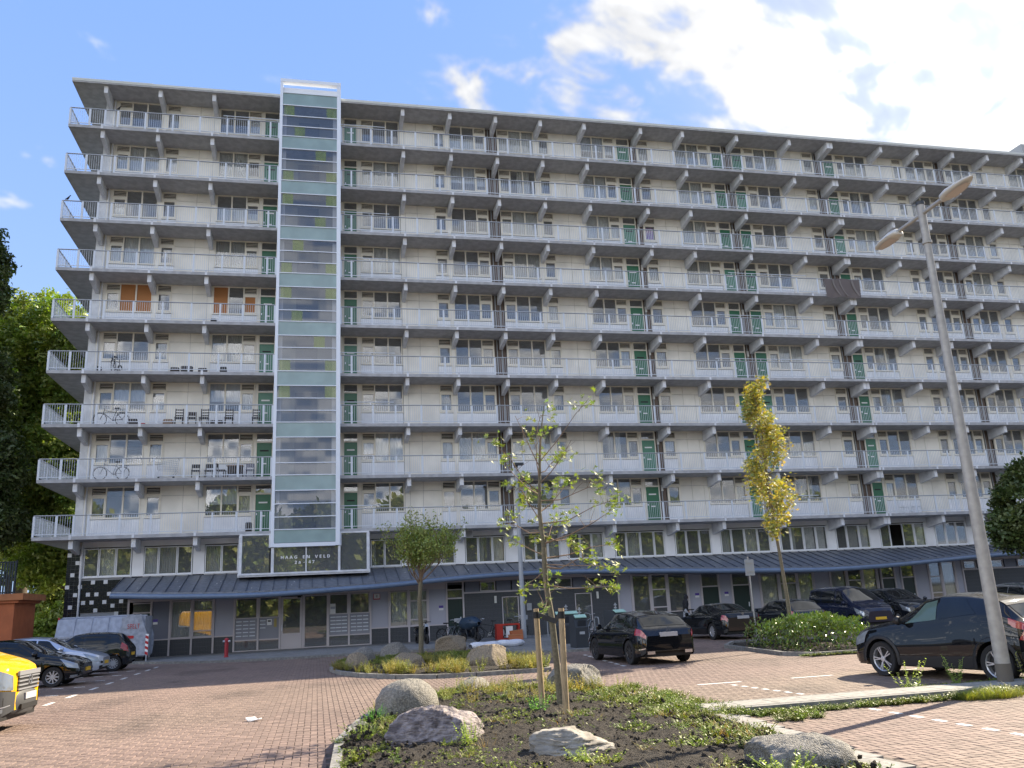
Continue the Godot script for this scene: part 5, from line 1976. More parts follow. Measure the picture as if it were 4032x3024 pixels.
func make_vehicles() -> void:
	for e in [["paint_black", Color(0.006, 0.007, 0.009)], ["paint_navy", Color(0.008, 0.013, 0.035)], ["paint_dark", Color(0.010, 0.013, 0.018)], ["paint_blue", Color(0.012, 0.03, 0.10)], ["paint_grey", Color(0.12, 0.125, 0.13)], ["paint_silver", Color(0.50, 0.54, 0.62)], ["paint_yellow", Color(0.80, 0.42, 0.004)]]:
		var m := mat(e[0], e[1], 0.6, 0.0, 0.1)
		m.clearcoat_enabled = true
		m.clearcoat = 1.0
		m.clearcoat_roughness = 0.03
	M.paint_silver.metallic = 0.55
	M.paint_silver.roughness = 0.35
	mat("car_glass", Color(0.008, 0.010, 0.011), 0.02, 0.0, 0.5)
	mat("car_glass_light", Color(0.09, 0.14, 0.12), 0.02, 0.0, 0.5)
	mat("car_black_plastic", Color(0.012, 0.012, 0.013), 0.55)
	mat("car_grey_plastic", Color(0.05, 0.052, 0.056), 0.55)
	mat("rubber", Color(0.014, 0.014, 0.015), 0.8)
	mat("alloy", Color(0.50, 0.51, 0.54), 0.3, 0.6)
	mat("alloy_dark", Color(0.05, 0.05, 0.055), 0.35, 0.4)
	mat("hubcap", Color(0.42, 0.43, 0.45), 0.4, 0.3)
	mat("headlight", Color(0.30, 0.33, 0.36), 0.06, 0.45, 0.7)
	mat("taillight", Color(0.30, 0.010, 0.018), 0.08, 0.0, 0.7)
	mat("chrome", Color(0.62, 0.63, 0.65), 0.12, 0.9)
	mat("plate_yellow", Color(0.75, 0.46, 0.03), 0.5)
	mat("plate_blank", Color(0.40, 0.40, 0.41), 0.6)
	mat("plate_blue", Color(0.03, 0.10, 0.42), 0.5)

	# left row, noses to the lane
	var sp := hatch(4.05, 1.75, 1.46)
	sp.paint = "paint_black"
	sp.spokes = 9
	sp.rim = "hubcap"
	sp.trim.append(["chrome_strip", 0.02, 0.32, 0.08, 0.13, "chrome"])
	sp.trim.append(["fog_light", 0.12, 0.3, 0.14, 0.24, "headlight"])
	car(sp, "black hatchback, nose to the lane, nearest of the left row behind the yellow van", Vector3(6.4 - 2.02, 0, 15.15), 0.0)
	sp = hatch(3.98, 1.70, 1.46)
	sp.paint = "paint_silver"
	sp.rim = "hubcap"
	car(sp, "silver hatchback between the two black cars of the left row", Vector3(6.0 - 1.98, 0, 10.75), 0.0)
	sp = hatch(3.55, 1.64, 1.49)
	sp.paint = "paint_dark"
	sp.rim = "hubcap"
	sp.spokes = 12
	sp.top = [0.0, 0.66, 0.05, 0.78, 0.4, 0.90, 0.75, 0.99, 0.9, 1.07, 1.5, 1.44, 1.9, 1.49, 2.6, 1.48, 3.1, 1.42, 3.40, 1.02, 3.5, 0.94, 3.55, 0.8]
	sp.ra = 3.55 - 0.56
	sp.fa = 0.62
	sp.glass = {"front": [0.85, 1.45], "rear": [3.12, 3.38], "side": [[1.08, 1.85, 0.35, 0.0], [1.95, 2.85, 0.0, -0.05]]}
	sp.mirror = 1.05
	sp.tail = [[3.22, 3.5, 0.72, 1.45, 0.03, -0.12]]
	car(sp, "small black three-door car backed towards the lane beside the grey skip", Vector3(6.35 - 1.775, 0, 7.8), PI)
	make_van()

	# rear view of a black hatchback in the middle bay
	sp = hatch(4.42, 1.80, 1.44)
	sp.paint = "paint_black"
	sp.rim = "alloy_dark"
	sp.fa = 0.86
	sp.ra = 4.42 - 0.83
	sp.wr = 0.33
	sp.arch = 0.375
	sp.top = [0.0, 0.60, 0.05, 0.70, 0.6, 0.84, 1.25, 0.95, 1.45, 1.02, 2.15, 1.39, 2.6, 1.44, 3.2, 1.42, 3.78, 1.31, 4.2, 1.0, 4.32, 0.93, 4.42, 0.74]
	sp.glass = {"front": [1.35, 2.1], "rear": [3.80, 4.17], "side": [[1.65, 2.45, 0.45, 0.0], [2.5, 3.25, 0.0, 0.0], [3.3, 3.85, 0.0, -0.25]]}
	sp.tail = [[4.02, 4.36, 0.76, 1.0, 0.04, -0.03], [4.25, 4.405, 0.80, 1.0, 0.0, 0.0]]
	sp.plate = {"rear": [0.80, "plate_blank"]}
	sp.trim = [["diffuser", 4.25, 4.40, 0.0, 0.22, "car_black_plastic"], ["chrome_strip", 4.2, 4.40, 0.22, 0.27, "chrome"], ["roof_spoiler", 3.66, 3.82, 2.0, 3.0, "paint_black"]]
	sp.mirror = 1.6
	var mb := car(sp, "black hatchback seen from behind in the bay right of the wooden stakes", Vector3(22.85, 0, 20.65), PI / 2 + 0.05)
	emblem(mb, Vector3(-2.2, 0.93, 0), 0.06, 3)
	for sg in [1.0, -1.0]:
		bx(mb, "exhaust_trim", "chrome", -2.215, -2.16, 0.29, 0.37, sg * 0.56 - 0.11, sg * 0.56 + 0.11)

	# black saloon
	sp = hatch(4.63, 1.83, 1.43)
	sp.paint = "paint_black"
	sp.rim = "alloy"
	sp.fa = 0.80
	sp.ra = 4.63 - 1.02
	sp.wr = 0.33
	sp.arch = 0.375
	sp.top = [0.0, 0.60, 0.05, 0.70, 0.7, 0.86, 1.4, 0.97, 1.6, 1.04, 2.25, 1.38, 2.7, 1.43, 3.2, 1.40, 3.9, 1.10, 4.05, 1.07, 4.5, 1.04, 4.58, 1.0, 4.63, 0.8]
	sp.belt = [0.0, 0.55, 0.08, 0.64, 0.7, 0.80, 1.4, 0.90, 2.6, 0.94, 3.9, 0.98, 4.5, 0.98, 4.6, 0.92, 4.63, 0.7]
	sp.glass = {"front": [1.5, 2.2], "rear": [3.28, 3.86], "side": [[1.75, 2.5, 0.45, 0.0], [2.55, 3.35, 0.0, -0.12]]}
	sp.tail = [[4.34, 4.61, 0.72, 0.98, 0.05, 0.0]]
	sp.plate = {"rear": [0.86, "plate_blank"]}
	sp.trim = [["diffuser", 4.45, 4.61, 0.0, 0.2, "car_black_plastic"]]
	sp.mirror = 1.7
	var bm := car(sp, "black saloon with its boot to the lane, left of the laurel hedge", Vector3(29.95, 0, 11.0), PI / 2 + 0.06)
	emblem(bm, Vector3(-2.30, 0.99, 0), 0.04, 2)
	# compact hatchback beside it
	sp = hatch(3.97, 1.74, 1.46)
	sp.paint = "paint_dark"
	sp.plate = {"rear": [0.60, "plate_yellow"]}
	sp.tail = [[3.62, 3.9, 0.74, 1.12, 0.05, -0.02]]
	car(sp, "dark hatchback seen from behind over the laurel hedge, tree trunk before it", Vector3(33.05, 0, 11.3), PI / 2 + 0.03)
	# tall people carrier with its bonnet to the lane
	sp = hatch(4.5, 1.78, 1.86)
	sp.paint = "paint_navy"
	sp.wr = 0.32
	sp.arch = 0.365
	sp.fa = 0.82
	sp.ra = 3.6
	sp.top = [0.0, 0.72, 0.05, 0.88, 0.4, 1.02, 0.72, 1.12, 0.85, 1.2, 1.65, 1.78, 2.1, 1.86, 3.6, 1.86, 4.2, 1.82, 4.4, 1.2, 4.5, 0.9]
	sp.belt = [0.0, 0.6, 0.08, 0.74, 0.5, 0.92, 0.9, 1.04, 2.4, 1.08, 4.2, 1.1, 4.44, 1.0, 4.5, 0.7]
	sp.glass = {"front": [0.88, 1.62], "rear": [4.22, 4.38], "side": [[1.1, 1.95, 0.55, 0.0], [2.05, 3.1, 0.0, 0.0], [3.2, 4.1, 0.0, -0.1]]}
	sp.head = [[0.07, 0.5, 0.70, 1.0, 0.05, 0.15]]
	sp.mirror = 1.15
	sp.glassm = "car_glass"
	car(sp, "dark blue people carrier with its bonnet towards the lane, right of the hedge", Vector3(36.95, 0, 10.1), -PI / 2)
	sp = sp.duplicate(true)
	sp.paint = "paint_dark"
	sp.top = [0.0, 0.72, 0.05, 0.88, 0.6, 1.0, 1.0, 1.08, 1.15, 1.15, 1.9, 1.62, 2.3, 1.68, 3.6, 1.66, 4.2, 1.58, 4.4, 1.2, 4.5, 0.9]
	sp.glass = {"front": [1.15, 1.86], "rear": [4.22, 4.38], "side": [[1.4, 2.2, 0.5, 0.0], [2.25, 3.2, 0.0, 0.0], [3.25, 4.05, 0.0, -0.1]]}
	car(sp, "dark estate car further back, right of the blue people carrier", Vector3(40.6, 0, 8.2), -PI / 2)
	sp = hatch(4.5, 1.85, 1.66)
	sp.paint = "paint_grey"
	sp.wr = 0.35
	sp.arch = 0.4
	sp.trim.append(["roof_rail", 2.2, 3.7, 1.96, 2.04, "chrome"])
	car(sp, "grey tall car at the right edge of the photo behind the crossover", Vector3(43.6, 0, 12.3), PI / 2)

	# the crossover by the lamp post, and the blue car in the next bay
	sp = hatch(4.36, 1.80, 1.56)
	sp.paint = "paint_black"
	sp.name = "parked_car"
	sp.rim = "double"
	sp.rimr = 0.71
	sp.spokes = 5
	sp.wr = 0.345
	sp.arch = 0.40
	sp.fa = 0.90
	sp.ra = 4.36 - 0.82
	sp.top = [0.0, 0.66, 0.05, 0.80, 0.5, 0.98, 1.15, 1.09, 1.35, 1.15, 2.0, 1.53, 2.4, 1.61, 2.9, 1.60, 3.55, 1.50, 3.72, 1.44, 4.05, 1.12, 4.22, 1.06, 4.3, 0.96, 4.36, 0.78]
	sp.belt = [0.0, 0.58, 0.08, 0.72, 0.5, 0.90, 1.1, 0.99, 2.2, 1.06, 3.2, 1.19, 3.7, 1.19, 4.2, 1.02, 4.32, 0.92, 4.36, 0.7]
	sp.bot = [0.0, 0.40, 0.08, 0.28, 0.4, 0.24, 3.9, 0.25, 4.25, 0.34, 4.36, 0.45]
	sp.wid = [0.0, 0.62, 0.06, 0.78, 0.2, 0.91, 0.6, 0.99, 0.9, 1.0, 1.5, 0.965, 2.6, 0.955, 3.3, 1.0, 3.7, 1.0, 4.1, 0.93, 4.28, 0.84, 4.36, 0.7]
	sp.glass = {"front": [1.30, 1.95], "rear": [3.74, 4.04], "side": [[1.55, 2.32, 0.48, 0.0, "car_glass_light"], [2.38, 3.25, 0.0, -0.28]]}
	sp.tail = [[3.88, 4.30, 0.86, 1.06, 0.0, 0.0], [4.05, 4.33, 0.62, 0.88, 0.1, 0.0]]
	sp.plate = {}
	sp.mirror = 1.52
	sp.mirrorm = "car_black_plastic"
	sp.trim = [["sill_cladding", 1.3, 3.14, 0.0, 0.24, "car_black_plastic"], ["rear_bumper_cladding", 4.05, 4.34, 0.0, 0.36, "car_black_plastic"], ["roof_spoiler", 3.5, 3.78, 2.0, 3.0, "paint_black"], ["grille", 0.0, 0.1, 0.05, 0.4, "car_black_plastic"]]
	var a := PI / 2 + 0.20
	var chr := car(sp, "black crossover parked beside the lamp post, rear towards the strip", Vector3(26.02, 0, 30.55), a)
	var po := bx(chr, "number_plate", "plate_yellow", -2.19, -2.15, 0.86, 0.97, -0.26, 0.26)
	po = bx(chr, "plate_band", "plate_blue", -2.193, -2.15, 0.861, 0.969, -0.262, -0.20)
	var font := SystemFont.new()
	font.font_names = PackedStringArray(["Droid Sans"])
	var tm := TextMesh.new()
	tm.text = "H"
	tm.font = font
	tm.font_size = 32
	tm.pixel_size = 0.0032
	tm.depth = 0.004
	var lo := put(chr, "plate_lettering", tm, M.dark, Vector3(-2.193, 0.915, -0.14))
	lo.rotation.y = -PI / 2
	bx(chr, "hybrid_badge", "chrome", -2.165, -2.14, 0.97, 0.995, -0.62, -0.46)
	# wheel arch cladding rings
	for ax in [sp.fa, sp.ra]:
		for sg in [1.0, -1.0]:
			var b := MB.new()
			var rows := []
			for i in 17:
				var t := PI * (i / 16.0) * 1.08 - 0.12
				var c := Vector3(sp.L / 2 - ax + cos(t) * 0.405, sp.wr + sin(t) * 0.405, 0)
				var d := Vector3(sp.L / 2 - ax + cos(t) * 0.475, sp.wr + sin(t) * 0.475, 0)
				var zz: float = sg * (sp.W / 2 * 0.985)
				rows.append(PackedVector3Array([c + Vector3(0, 0, zz), d + Vector3(0, 0, zz + sg * 0.012), d * Vector3(1, 1, 0) + Vector3(0, 0, zz - sg * 0.05)]))
			b.grid(rows, Vector3(sp.L / 2 - ax, 0.3, 0))
			putm(chr, "arch_cladding", b, "car_black_plastic")
	sp = hatch(4.3, 1.78, 1.47)
	sp.paint = "paint_blue"
	sp.fa = 0.85
	car(sp, "dark blue car in the bay beyond the black crossover", Vector3(29.3, 0, 29.0), PI / 2 + 0.16)


func emblem(parent: Node3D, at: Vector3, r: float, spokes: int) -> void:
	var b := MB.new()
	var t := Transform3D(Basis(Vector3.BACK, PI / 2), at)
	for i in 16:
		var a0 := TAU * i / 16.0
		var a1 := TAU * (i + 1) / 16.0
		b.bar(at + Vector3(0, sin(a0), cos(a0)) * r, at + Vector3(0, sin(a1), cos(a1)) * r, 0.012, 0.012)
	for i in spokes:
		var a := PI / 2 + TAU * i / spokes
		b.bar(at, at + Vector3(0, sin(a), cos(a)) * r, 0.012, 0.012)
	putm(parent, "emblem", b, "chrome")


func make_van() -> void:
	var L := 5.55
	var sp := hatch(L, 2.07, 2.45)
	sp.name = "delivery_van"
	sp.cat = "van"
	sp.paint = "paint_yellow"
	sp.wr = 0.35
	sp.arch = 0.41
	sp.fa = 0.98
	sp.ra = L - 1.05
	sp.top = [0.0, 0.98, 0.05, 1.10, 0.30, 1.22, 0.75, 1.36, 1.05, 1.46, 1.75, 2.25, 2.05, 2.42, 2.5, 2.46, L - 0.2, 2.46, L - 0.05, 2.4, L, 2.2]
	sp.belt = [0.0, 0.92, 0.08, 1.02, 0.4, 1.16, 1.0, 1.32, 2.0, 1.34, L - 0.1, 1.34, L, 1.3]
	sp.bot = [0.0, 0.40, 0.1, 0.30, 0.4, 0.26, L - 0.3, 0.3, L, 0.45]
	sp.wid = [0.0, 0.50, 0.05, 0.66, 0.12, 0.79, 0.28, 0.90, 0.6, 0.97, 0.9, 1.0, L - 0.2, 1.0, L, 0.97]
	sp.roofw = [0.0, 0.82, 1.0, 0.82, 2.0, 0.86, L, 0.88]
	sp.glass = {"front": [1.12, 1.85], "side": [[1.35, 2.2, 0.6, 0.0]]}
	sp.head = [[0.03, 0.50, 0.60, 1.0, 0.02, 0.42]]
	sp.tail = [[L - 0.08, L - 0.01, 0.4, 1.0, 0.0, 0.0]]
	sp.mirror = 1.3
	sp.mirrorm = "car_black_plastic"
	sp.plate = {"front": [0.60, "plate_blank"]}
	sp.rim = "hubcap"
	sp.trim = [["front_bumper", 0.0, 0.60, 0.0, 0.57, "car_grey_plastic"], ["wing_cladding", 1.42, 1.75, 0.0, 0.25, "car_grey_plastic"], ["sill_cladding", 1.75, L - 1.5, 0.0, 0.12, "car_grey_plastic"]]
	var o := car(sp, "yellow delivery van with grey bumper and chrome grille at the left edge", Vector3(8.20 - L / 2, 0, 27.35), -0.05, "")
	o.remove_meta("group")
	# grille with its bars, lower intake, fog lamp housings
	var b := MB.new()
	b.box(L / 2 - 0.06, L / 2 + 0.015, 0.70, 1.02, -0.50, 0.50)
	putm(o, "grille", b, "car_black_plastic")
	b = MB.new()
	var rows := []
	for e in [[0.30, 0.02, 0.50], [0.36, 0.055, 0.56], [0.50, 0.07, 0.60], [0.62, 0.06, 0.60], [0.69, 0.03, 0.56], [0.72, 0.0, 0.54]]:
		var row := PackedVector3Array()
		for i in 13:
			var t := (i / 6.0 - 1.0)
			row.append(Vector3(L / 2 + e[1] - 0.10 * pow(absf(t), 3.0), e[0], t * e[2]))
		rows.append(row)
	b.grid(rows, Vector3(0, 0.5, 0))
	putm(o, "bumper_face", b, "car_grey_plastic")
	b = MB.new()
	for i in 4:
		b.bar(Vector3(L / 2 + 0.02, 0.73 + i * 0.07, -0.5), Vector3(L / 2 + 0.02, 0.73 + i * 0.07, 0.5), 0.03, 0.026)
	b.bar(Vector3(L / 2 + 0.02, 1.01, -0.52), Vector3(L / 2 + 0.02, 1.01, 0.52), 0.035, 0.08)
	putm(o, "grille_bars", b, "alloy")
	emblem(o, Vector3(L / 2 + 0.05, 0.88, 0), 0.075, 2)
	b = MB.new()
	b.box(L / 2 - 0.03, L / 2 + 0.068, 0.38, 0.47, -0.40, 0.40)
	putm(o, "lower_intake", b, "car_black_plastic")
	for sg in [1, -1]:
		putm(o, "fog_lamp_housing", patch(sp, 0.06, 0.33, 0.20, 0.42, 0.012, sg, 5, 3), "car_black_plastic")
		putm(o, "fog_lamp_trim", patch(sp, 0.05, 0.34, 0.19, 0.215, 0.018, sg, 5, 2), "alloy")
		putm(o, "fog_lamp", patch(sp, 0.12, 0.22, 0.08, 0.17, 0.02, sg, 4, 3), "headlight")
	b = MB.new()
	b.bar(Vector3(L / 2 - 1.12, 1.52, -0.5), Vector3(L / 2 - 1.4, 1.82, 0.1), 0.02, 0.02)
	b.bar(Vector3(L / 2 - 1.12, 1.52, 0.25), Vector3(L / 2 - 1.4, 1.82, 0.75), 0.02, 0.02)
	putm(o, "wipers", b, "car_black_plastic")


# ---------------------------------------------------------------- things in the street
func bicycle(label: String, at: Vector3, turn: float, key: String, group: String, lean := 0.0, basket := false) -> Node3D:
	var o := thing("bicycle", label, "bicycle", at, turn, group)
	o.rotation = Vector3(lean, turn, 0)
	var R := 0.34
	for x in [-0.52, 0.54]:
		var w := Node3D.new()
		w.name = "wheel"
		w.position = Vector3(x, R, 0)
		o.add_child(w, true)
		var b := MB.new()
		for i in 20:
			var a0 := TAU * i / 20.0
			var a1 := TAU * (i + 1) / 20.0
			b.tube(Vector3(cos(a0), sin(a0), 0) * (R - 0.02), Vector3(cos(a1), sin(a1), 0) * (R - 0.02), 0.02, 0.02, 5, false)
		putm(w, "tyre", b, "rubber")
		b = MB.new()
		for i in 12:
			var a0 := TAU * i / 12.0
			b.tube(Vector3.ZERO, Vector3(cos(a0), sin(a0), 0) * (R - 0.03), 0.003, 0.003, 3, false)
		putm(w, "spokes", b, "alloy")
		b = MB.new()
		for i in 8:
			var a0 := 0.5 + 2.4 * i / 8.0
			var a1 := 0.5 + 2.4 * (i + 1) / 8.0
			b.bar(Vector3(cos(a0), sin(a0), 0) * (R + 0.025), Vector3(cos(a1), sin(a1), 0) * (R + 0.025), 0.045, 0.006)
		putm(w, "mudguard", b, key)
	var f := MB.new()
	var bb := Vector3(-0.06, 0.30, 0)
	var seat := Vector3(-0.24, 0.82, 0)
	var head := Vector3(0.36, 0.80, 0)
	var rear := Vector3(-0.52, R, 0)
	for e in [[bb, seat], [bb, head + Vector3(0.02, -0.12, 0)], [seat - Vector3(-0.02, 0.12, 0), head], [rear, bb], [rear, seat - Vector3(-0.03, 0.1, 0)], [head + Vector3(0.03, -0.16, 0), Vector3(0.54, R, 0)], [head + Vector3(0.03, -0.16, 0), head + Vector3(-0.03, 0.16, 0)]]:
		f.tube(e[0], e[1], 0.017, 0.017, 6)
	putm(o, "frame", f, key)
	f = MB.new()
	f.tube(head + Vector3(-0.03, 0.16, -0.02), head + Vector3(-0.03, 0.2, -0.02), 0.014, 0.014, 6)
	for sg in [1.0, -1.0]:
		f.path(PackedVector3Array([head + Vector3(-0.03, 0.2, 0), head + Vector3(0.03, 0.24, 0.12 * sg), head + Vector3(-0.03, 0.26, 0.24 * sg), head + Vector3(-0.16, 0.24, 0.28 * sg)]), 0.013, 0.013, 6)
	putm(o, "handlebar", f, "alloy")
	f = MB.new()
	f.obox(Transform3D(Basis(), seat + Vector3(-0.03, 0.1, 0)), Vector3(0.24, 0.06, 0.15))
	f.tube(seat, seat + Vector3(-0.01, 0.08, 0), 0.013, 0.013, 6)
	putm(o, "saddle", f, "car_black_plastic")
	f = MB.new()
	f.box(-0.80, -0.36, 0.72, 0.735, -0.06, 0.06)
	f.tube(Vector3(-0.74, 0.72, 0.05), Vector3(-0.53, R, 0.05), 0.008, 0.008, 5)
	f.tube(Vector3(-0.74, 0.72, -0.05), Vector3(-0.53, R, -0.05), 0.008, 0.008, 5)
	putm(o, "carrier", f, key)
	f = MB.new()
	f.lathe(Transform3D(Basis(Vector3.RIGHT, PI / 2), bb + Vector3(0, 0, 0.05)), [Vector2(0.09, -0.004), Vector2(0.09, 0.004), Vector2(0.0, 0.004)], 14)
	f.bar(bb + Vector3(0, 0, 0.07), bb + Vector3(0.12, -0.12, 0.07), 0.02, 0.02)
	f.bar(bb + Vector3(0, 0, -0.07), bb + Vector3(-0.12, 0.12, -0.07), 0.02, 0.02)
	putm(o, "crank", f, "alloy")
	if basket:
		f = MB.new()
		f.box(0.42, 0.72, 0.9, 1.12, -0.2, 0.2)
		putm(o, "crate", f, "grey")
	return o


func scooter(label: String, at: Vector3, turn: float, cover: bool) -> void:
	var o := thing("motor_scooter", label, "scooter", at, turn, "scooters parked by the wall")
	for x in [-0.6, 0.62]:
		var b := MB.new()
		b.lathe(Transform3D(Basis(Vector3.RIGHT, PI / 2), Vector3(x, 0.23, 0)), [Vector2(0.1, -0.05), Vector2(0.21, -0.055), Vector2(0.23, -0.02), Vector2(0.23, 0.02), Vector2(0.21, 0.055), Vector2(0.1, 0.05)], 18)
		putm(o, "wheel", b, "rubber")
	var b := MB.new()
	var rows := []
	for e in [[-0.95, 0.55, 0.62, 0.05], [-0.8, 0.42, 0.74, 0.13], [-0.5, 0.36, 0.76, 0.16], [-0.2, 0.34, 0.72, 0.15], [-0.05, 0.2, 0.34, 0.15], [0.3, 0.2, 0.30, 0.16], [0.42, 0.24, 0.85, 0.2], [0.52, 0.4, 0.98, 0.14], [0.6, 0.55, 0.95, 0.06]]:
		var row := PackedVector3Array()
		for i in 13:
			var a := TAU * i / 12.0
			row.append(Vector3(e[0], lerpf(e[1], e[2], 0.5 + 0.5 * sin(a)), e[3] * cos(a)))
		rows.append(row)
	b.grid(rows)
	putm(o, "body", b, "paint_dark")
	b = MB.new()
	b.obox(Transform3D(Basis(Vector3.BACK, 0.05), Vector3(-0.45, 0.80, 0)), Vector3(0.62, 0.09, 0.26))
	putm(o, "seat", b, "car_black_plastic")
	b = MB.new()
	b.tube(Vector3(0.5, 0.85, 0), Vector3(0.44, 1.05, 0), 0.03, 0.03, 8)
	b.tube(Vector3(0.42, 1.04, -0.32), Vector3(0.42, 1.04, 0.32), 0.018, 0.018, 6)
	b.tube(Vector3(0.62, 0.23, 0.09), Vector3(0.5, 0.75, 0.07), 0.02, 0.02, 6)
	b.tube(Vector3(0.62, 0.23, -0.09), Vector3(0.5, 0.75, -0.07), 0.02, 0.02, 6)
	putm(o, "handlebar", b, "car_black_plastic")
	b = MB.new()
	b.obox(Transform3D(Basis(Vector3.BACK, 0.2), Vector3(0.58, 0.88, 0)), Vector3(0.06, 0.14, 0.18))
	putm(o, "headlight", b, "headlight")
	if cover:
		b = MB.new()
		rows = []
		for e in [[-0.8, 0.75, 0.95, 0.16], [-0.5, 0.6, 1.16, 0.3], [-0.1, 0.55, 1.2, 0.32], [0.3, 0.6, 1.22, 0.34], [0.6, 0.7, 1.12, 0.28], [0.75, 0.8, 0.95, 0.1]]:
			var row := PackedVector3Array()
			for i in 13:
				var a := TAU * i / 12.0
				row.append(Vector3(e[0], lerpf(e[1], e[2], 0.5 + 0.5 * sin(a)), e[3] * cos(a) * (1.0 + 0.12 * sin(a * 5.0 + e[0] * 9.0))))
			rows.append(row)
		b.grid(rows)
		putm(o, "rain_cover", b, "cover_blue")


func make_street_things() -> void:
	grain(mat("galvanised", Color(0.40, 0.39, 0.365), 0.5, 0.2), 70, 0.02, 0.78, 1.0, 0.5)
	mat("lamp_foot", Color(0.13, 0.115, 0.095), 0.8)
	mat("lamp_lens", Color(0.55, 0.50, 0.46), 0.25)
	mat("lamp_shell", Color(0.55, 0.54, 0.50), 0.45)
	grain(mat("hut_paint", Color(0.43, 0.125, 0.045), 0.75), 71, 0.01, 0.86, 1.0, 0.3)
	grain(mat("hut_roof", Color(0.40, 0.155, 0.06), 0.75), 72, 0.01, 0.85, 1.0, 0.3)
	mat("screen_mesh", Color(0.025, 0.035, 0.042), 0.8)
	grain(mat("skip_grey", Color(0.36, 0.39, 0.46), 0.5), 73, 0.012, 0.72, 1.0, 0.6)
	mat("hydrant_red", Color(0.30, 0.018, 0.028), 0.45)
	mat("bin_dark", Color(0.028, 0.034, 0.042), 0.5)
	mat("mint", Color(0.35, 0.55, 0.46), 0.5)
	mat("cabinet_red", Color(0.42, 0.025, 0.012), 0.5)
	mat("orange_box", Color(0.42, 0.13, 0.05), 0.6)
	grain(mat("mattress", Color(0.68, 0.70, 0.76), 0.9), 74, 0.02, 0.85, 1.0, 1.0)
	grain(mat("stake_wood", Color(0.46, 0.34, 0.20), 0.85), 75, 0.03, 0.62, 1.0, 0.9)
	M.stake_wood.uv1_scale = Vector3(3.0, 0.35, 3.0)
	mat("strap", Color(0.012, 0.012, 0.012), 0.7)
	mat("cover_blue", Color(0.02, 0.04, 0.07), 0.5)
	mat("bike_black", Color(0.015, 0.015, 0.017), 0.4)
	mat("bike_blue", Color(0.05, 0.25, 0.5), 0.4)
	mat("bike_grey", Color(0.25, 0.27, 0.30), 0.4)

	# street lamp with two heads on a bar that runs to and from the block
	var o := thing("street_lamp", "tall grey street lamp with two flat heads beside the black crossover", "street lamp", Vector3(25.07, 0.115, 32.62))
	var b := MB.new()
	b.tube(Vector3(0, 0.28, 0), Vector3(0, 8.65, 0), 0.123, 0.062, 20)
	putm(o, "pole", b, "galvanised")
	b = MB.new()
	b.tube(Vector3(0, -0.1, 0), Vector3(0, 0.30, 0), 0.132, 0.130, 20)
	putm(o, "foot", b, "lamp_foot")
	b = MB.new()
	b.tube(Vector3(0, 8.15, 0), Vector3(0, 8.95, 0), 0.075, 0.075, 16)
	b.tube(Vector3(0, 8.13, 0), Vector3(0, 8.19, 0), 0.092, 0.092, 16)
	putm(o, "collar", b, "galvanised")
	b = MB.new()
	b.tube(Vector3(0, 8.95, 0), Vector3(0, 9.02, 0), 0.085, 0.08, 14)
	putm(o, "cap", b, "bin_dark")
	b = MB.new()
	b.tube(Vector3(0, 8.72, -0.85), Vector3(0, 8.80, 0.72), 0.04, 0.04, 12)
	putm(o, "cross_bar", b, "galvanised")
	for e in [[0.62, 1.0], [-0.72, -1.0]]:
		var h := Node3D.new()
		h.name = "lamp_head"
		h.position = Vector3(0, 8.78 if e[1] > 0 else 8.70, e[0])
		h.rotation.x = -0.10 if e[1] > 0 else 0.06
		if e[1] < 0:
			h.rotation.y = PI
		o.add_child(h, true)
		var rows := []
		b = MB.new()
		for q in [[0.0, 0.06, 0.07, 0.05], [0.04, 0.13, 0.10, 0.06], [0.2, 0.165, 0.105, 0.065], [0.45, 0.155, 0.075, 0.06], [0.65, 0.11, 0.045, 0.045], [0.76, 0.05, 0.02, 0.025], [0.79, 0.01, 0.0, 0.005]]:
			var row := PackedVector3Array()
			for i in 17:
				var a := TAU * i / 16.0
				var yy: float = sin(a) * (q[2] if sin(a) > 0 else q[3])
				row.append(Vector3(cos(a) * q[1], yy, q[0]))
			rows.append(row)
		b.grid(rows)
		b.tube(Vector3(0, 0, -0.02), Vector3(0, 0, 0.04), 0.055, 0.06, 12)
		putm(h, "shell", b, "lamp_shell")
		b = MB.new()
		rows = []
		for q in [[0.16, 0.11], [0.3, 0.125], [0.5, 0.11], [0.66, 0.06]]:
			rows.append(PackedVector3Array([Vector3(-q[1], -0.062, q[0]), Vector3(0, -0.072, q[0]), Vector3(q[1], -0.062, q[0])]))
		b.grid(rows, Vector3(0, 1, 0.3))
		putm(h, "lens", b, "lamp_lens")
	# slimmer lamp by the block
	o = thing("street_lamp", "slim grey lamp post behind the sparse young tree", "street lamp", Vector3(23.6, 0.08, 2.5))
	b = MB.new()
	b.tube(Vector3(0, 0, 0), Vector3(0, 8.6, 0), 0.135, 0.085, 16)
	putm(o, "pole", b, "grey")
	b = MB.new()
	b.tube(Vector3(0, 8.6, 0), Vector3(0, 8.75, 0), 0.1, 0.1, 12)
	b.obox(Transform3D(Basis(), Vector3(0.12, 8.78, 0.1)), Vector3(0.5, 0.12, 0.3))
	putm(o, "lamp_head", b, "bin_dark")

	# orange hut with dark screen on its roof
	o = thing("hut", "orange painted hut with overhanging flat roof at the left edge", "hut", Vector3(0, 0, 3.0))
	bx(o, "wall", "hut_paint", -5.0, 0.44, 0.0, 2.88, -3.0, 0.0)
	bx(o, "roof", "hut_roof", -5.2, 0.82, 3.0, 3.28, -3.2, 0.22)
	bx(o, "roof_soffit", "hut_paint", -5.1, 0.62, 2.88, 3.0, -3.1, 0.12)
	o = thing("roof_screen", "dark mesh screen standing on the roof of the orange hut", "screen", Vector3(0, 3.28, 2.4))
	b = MB.new()
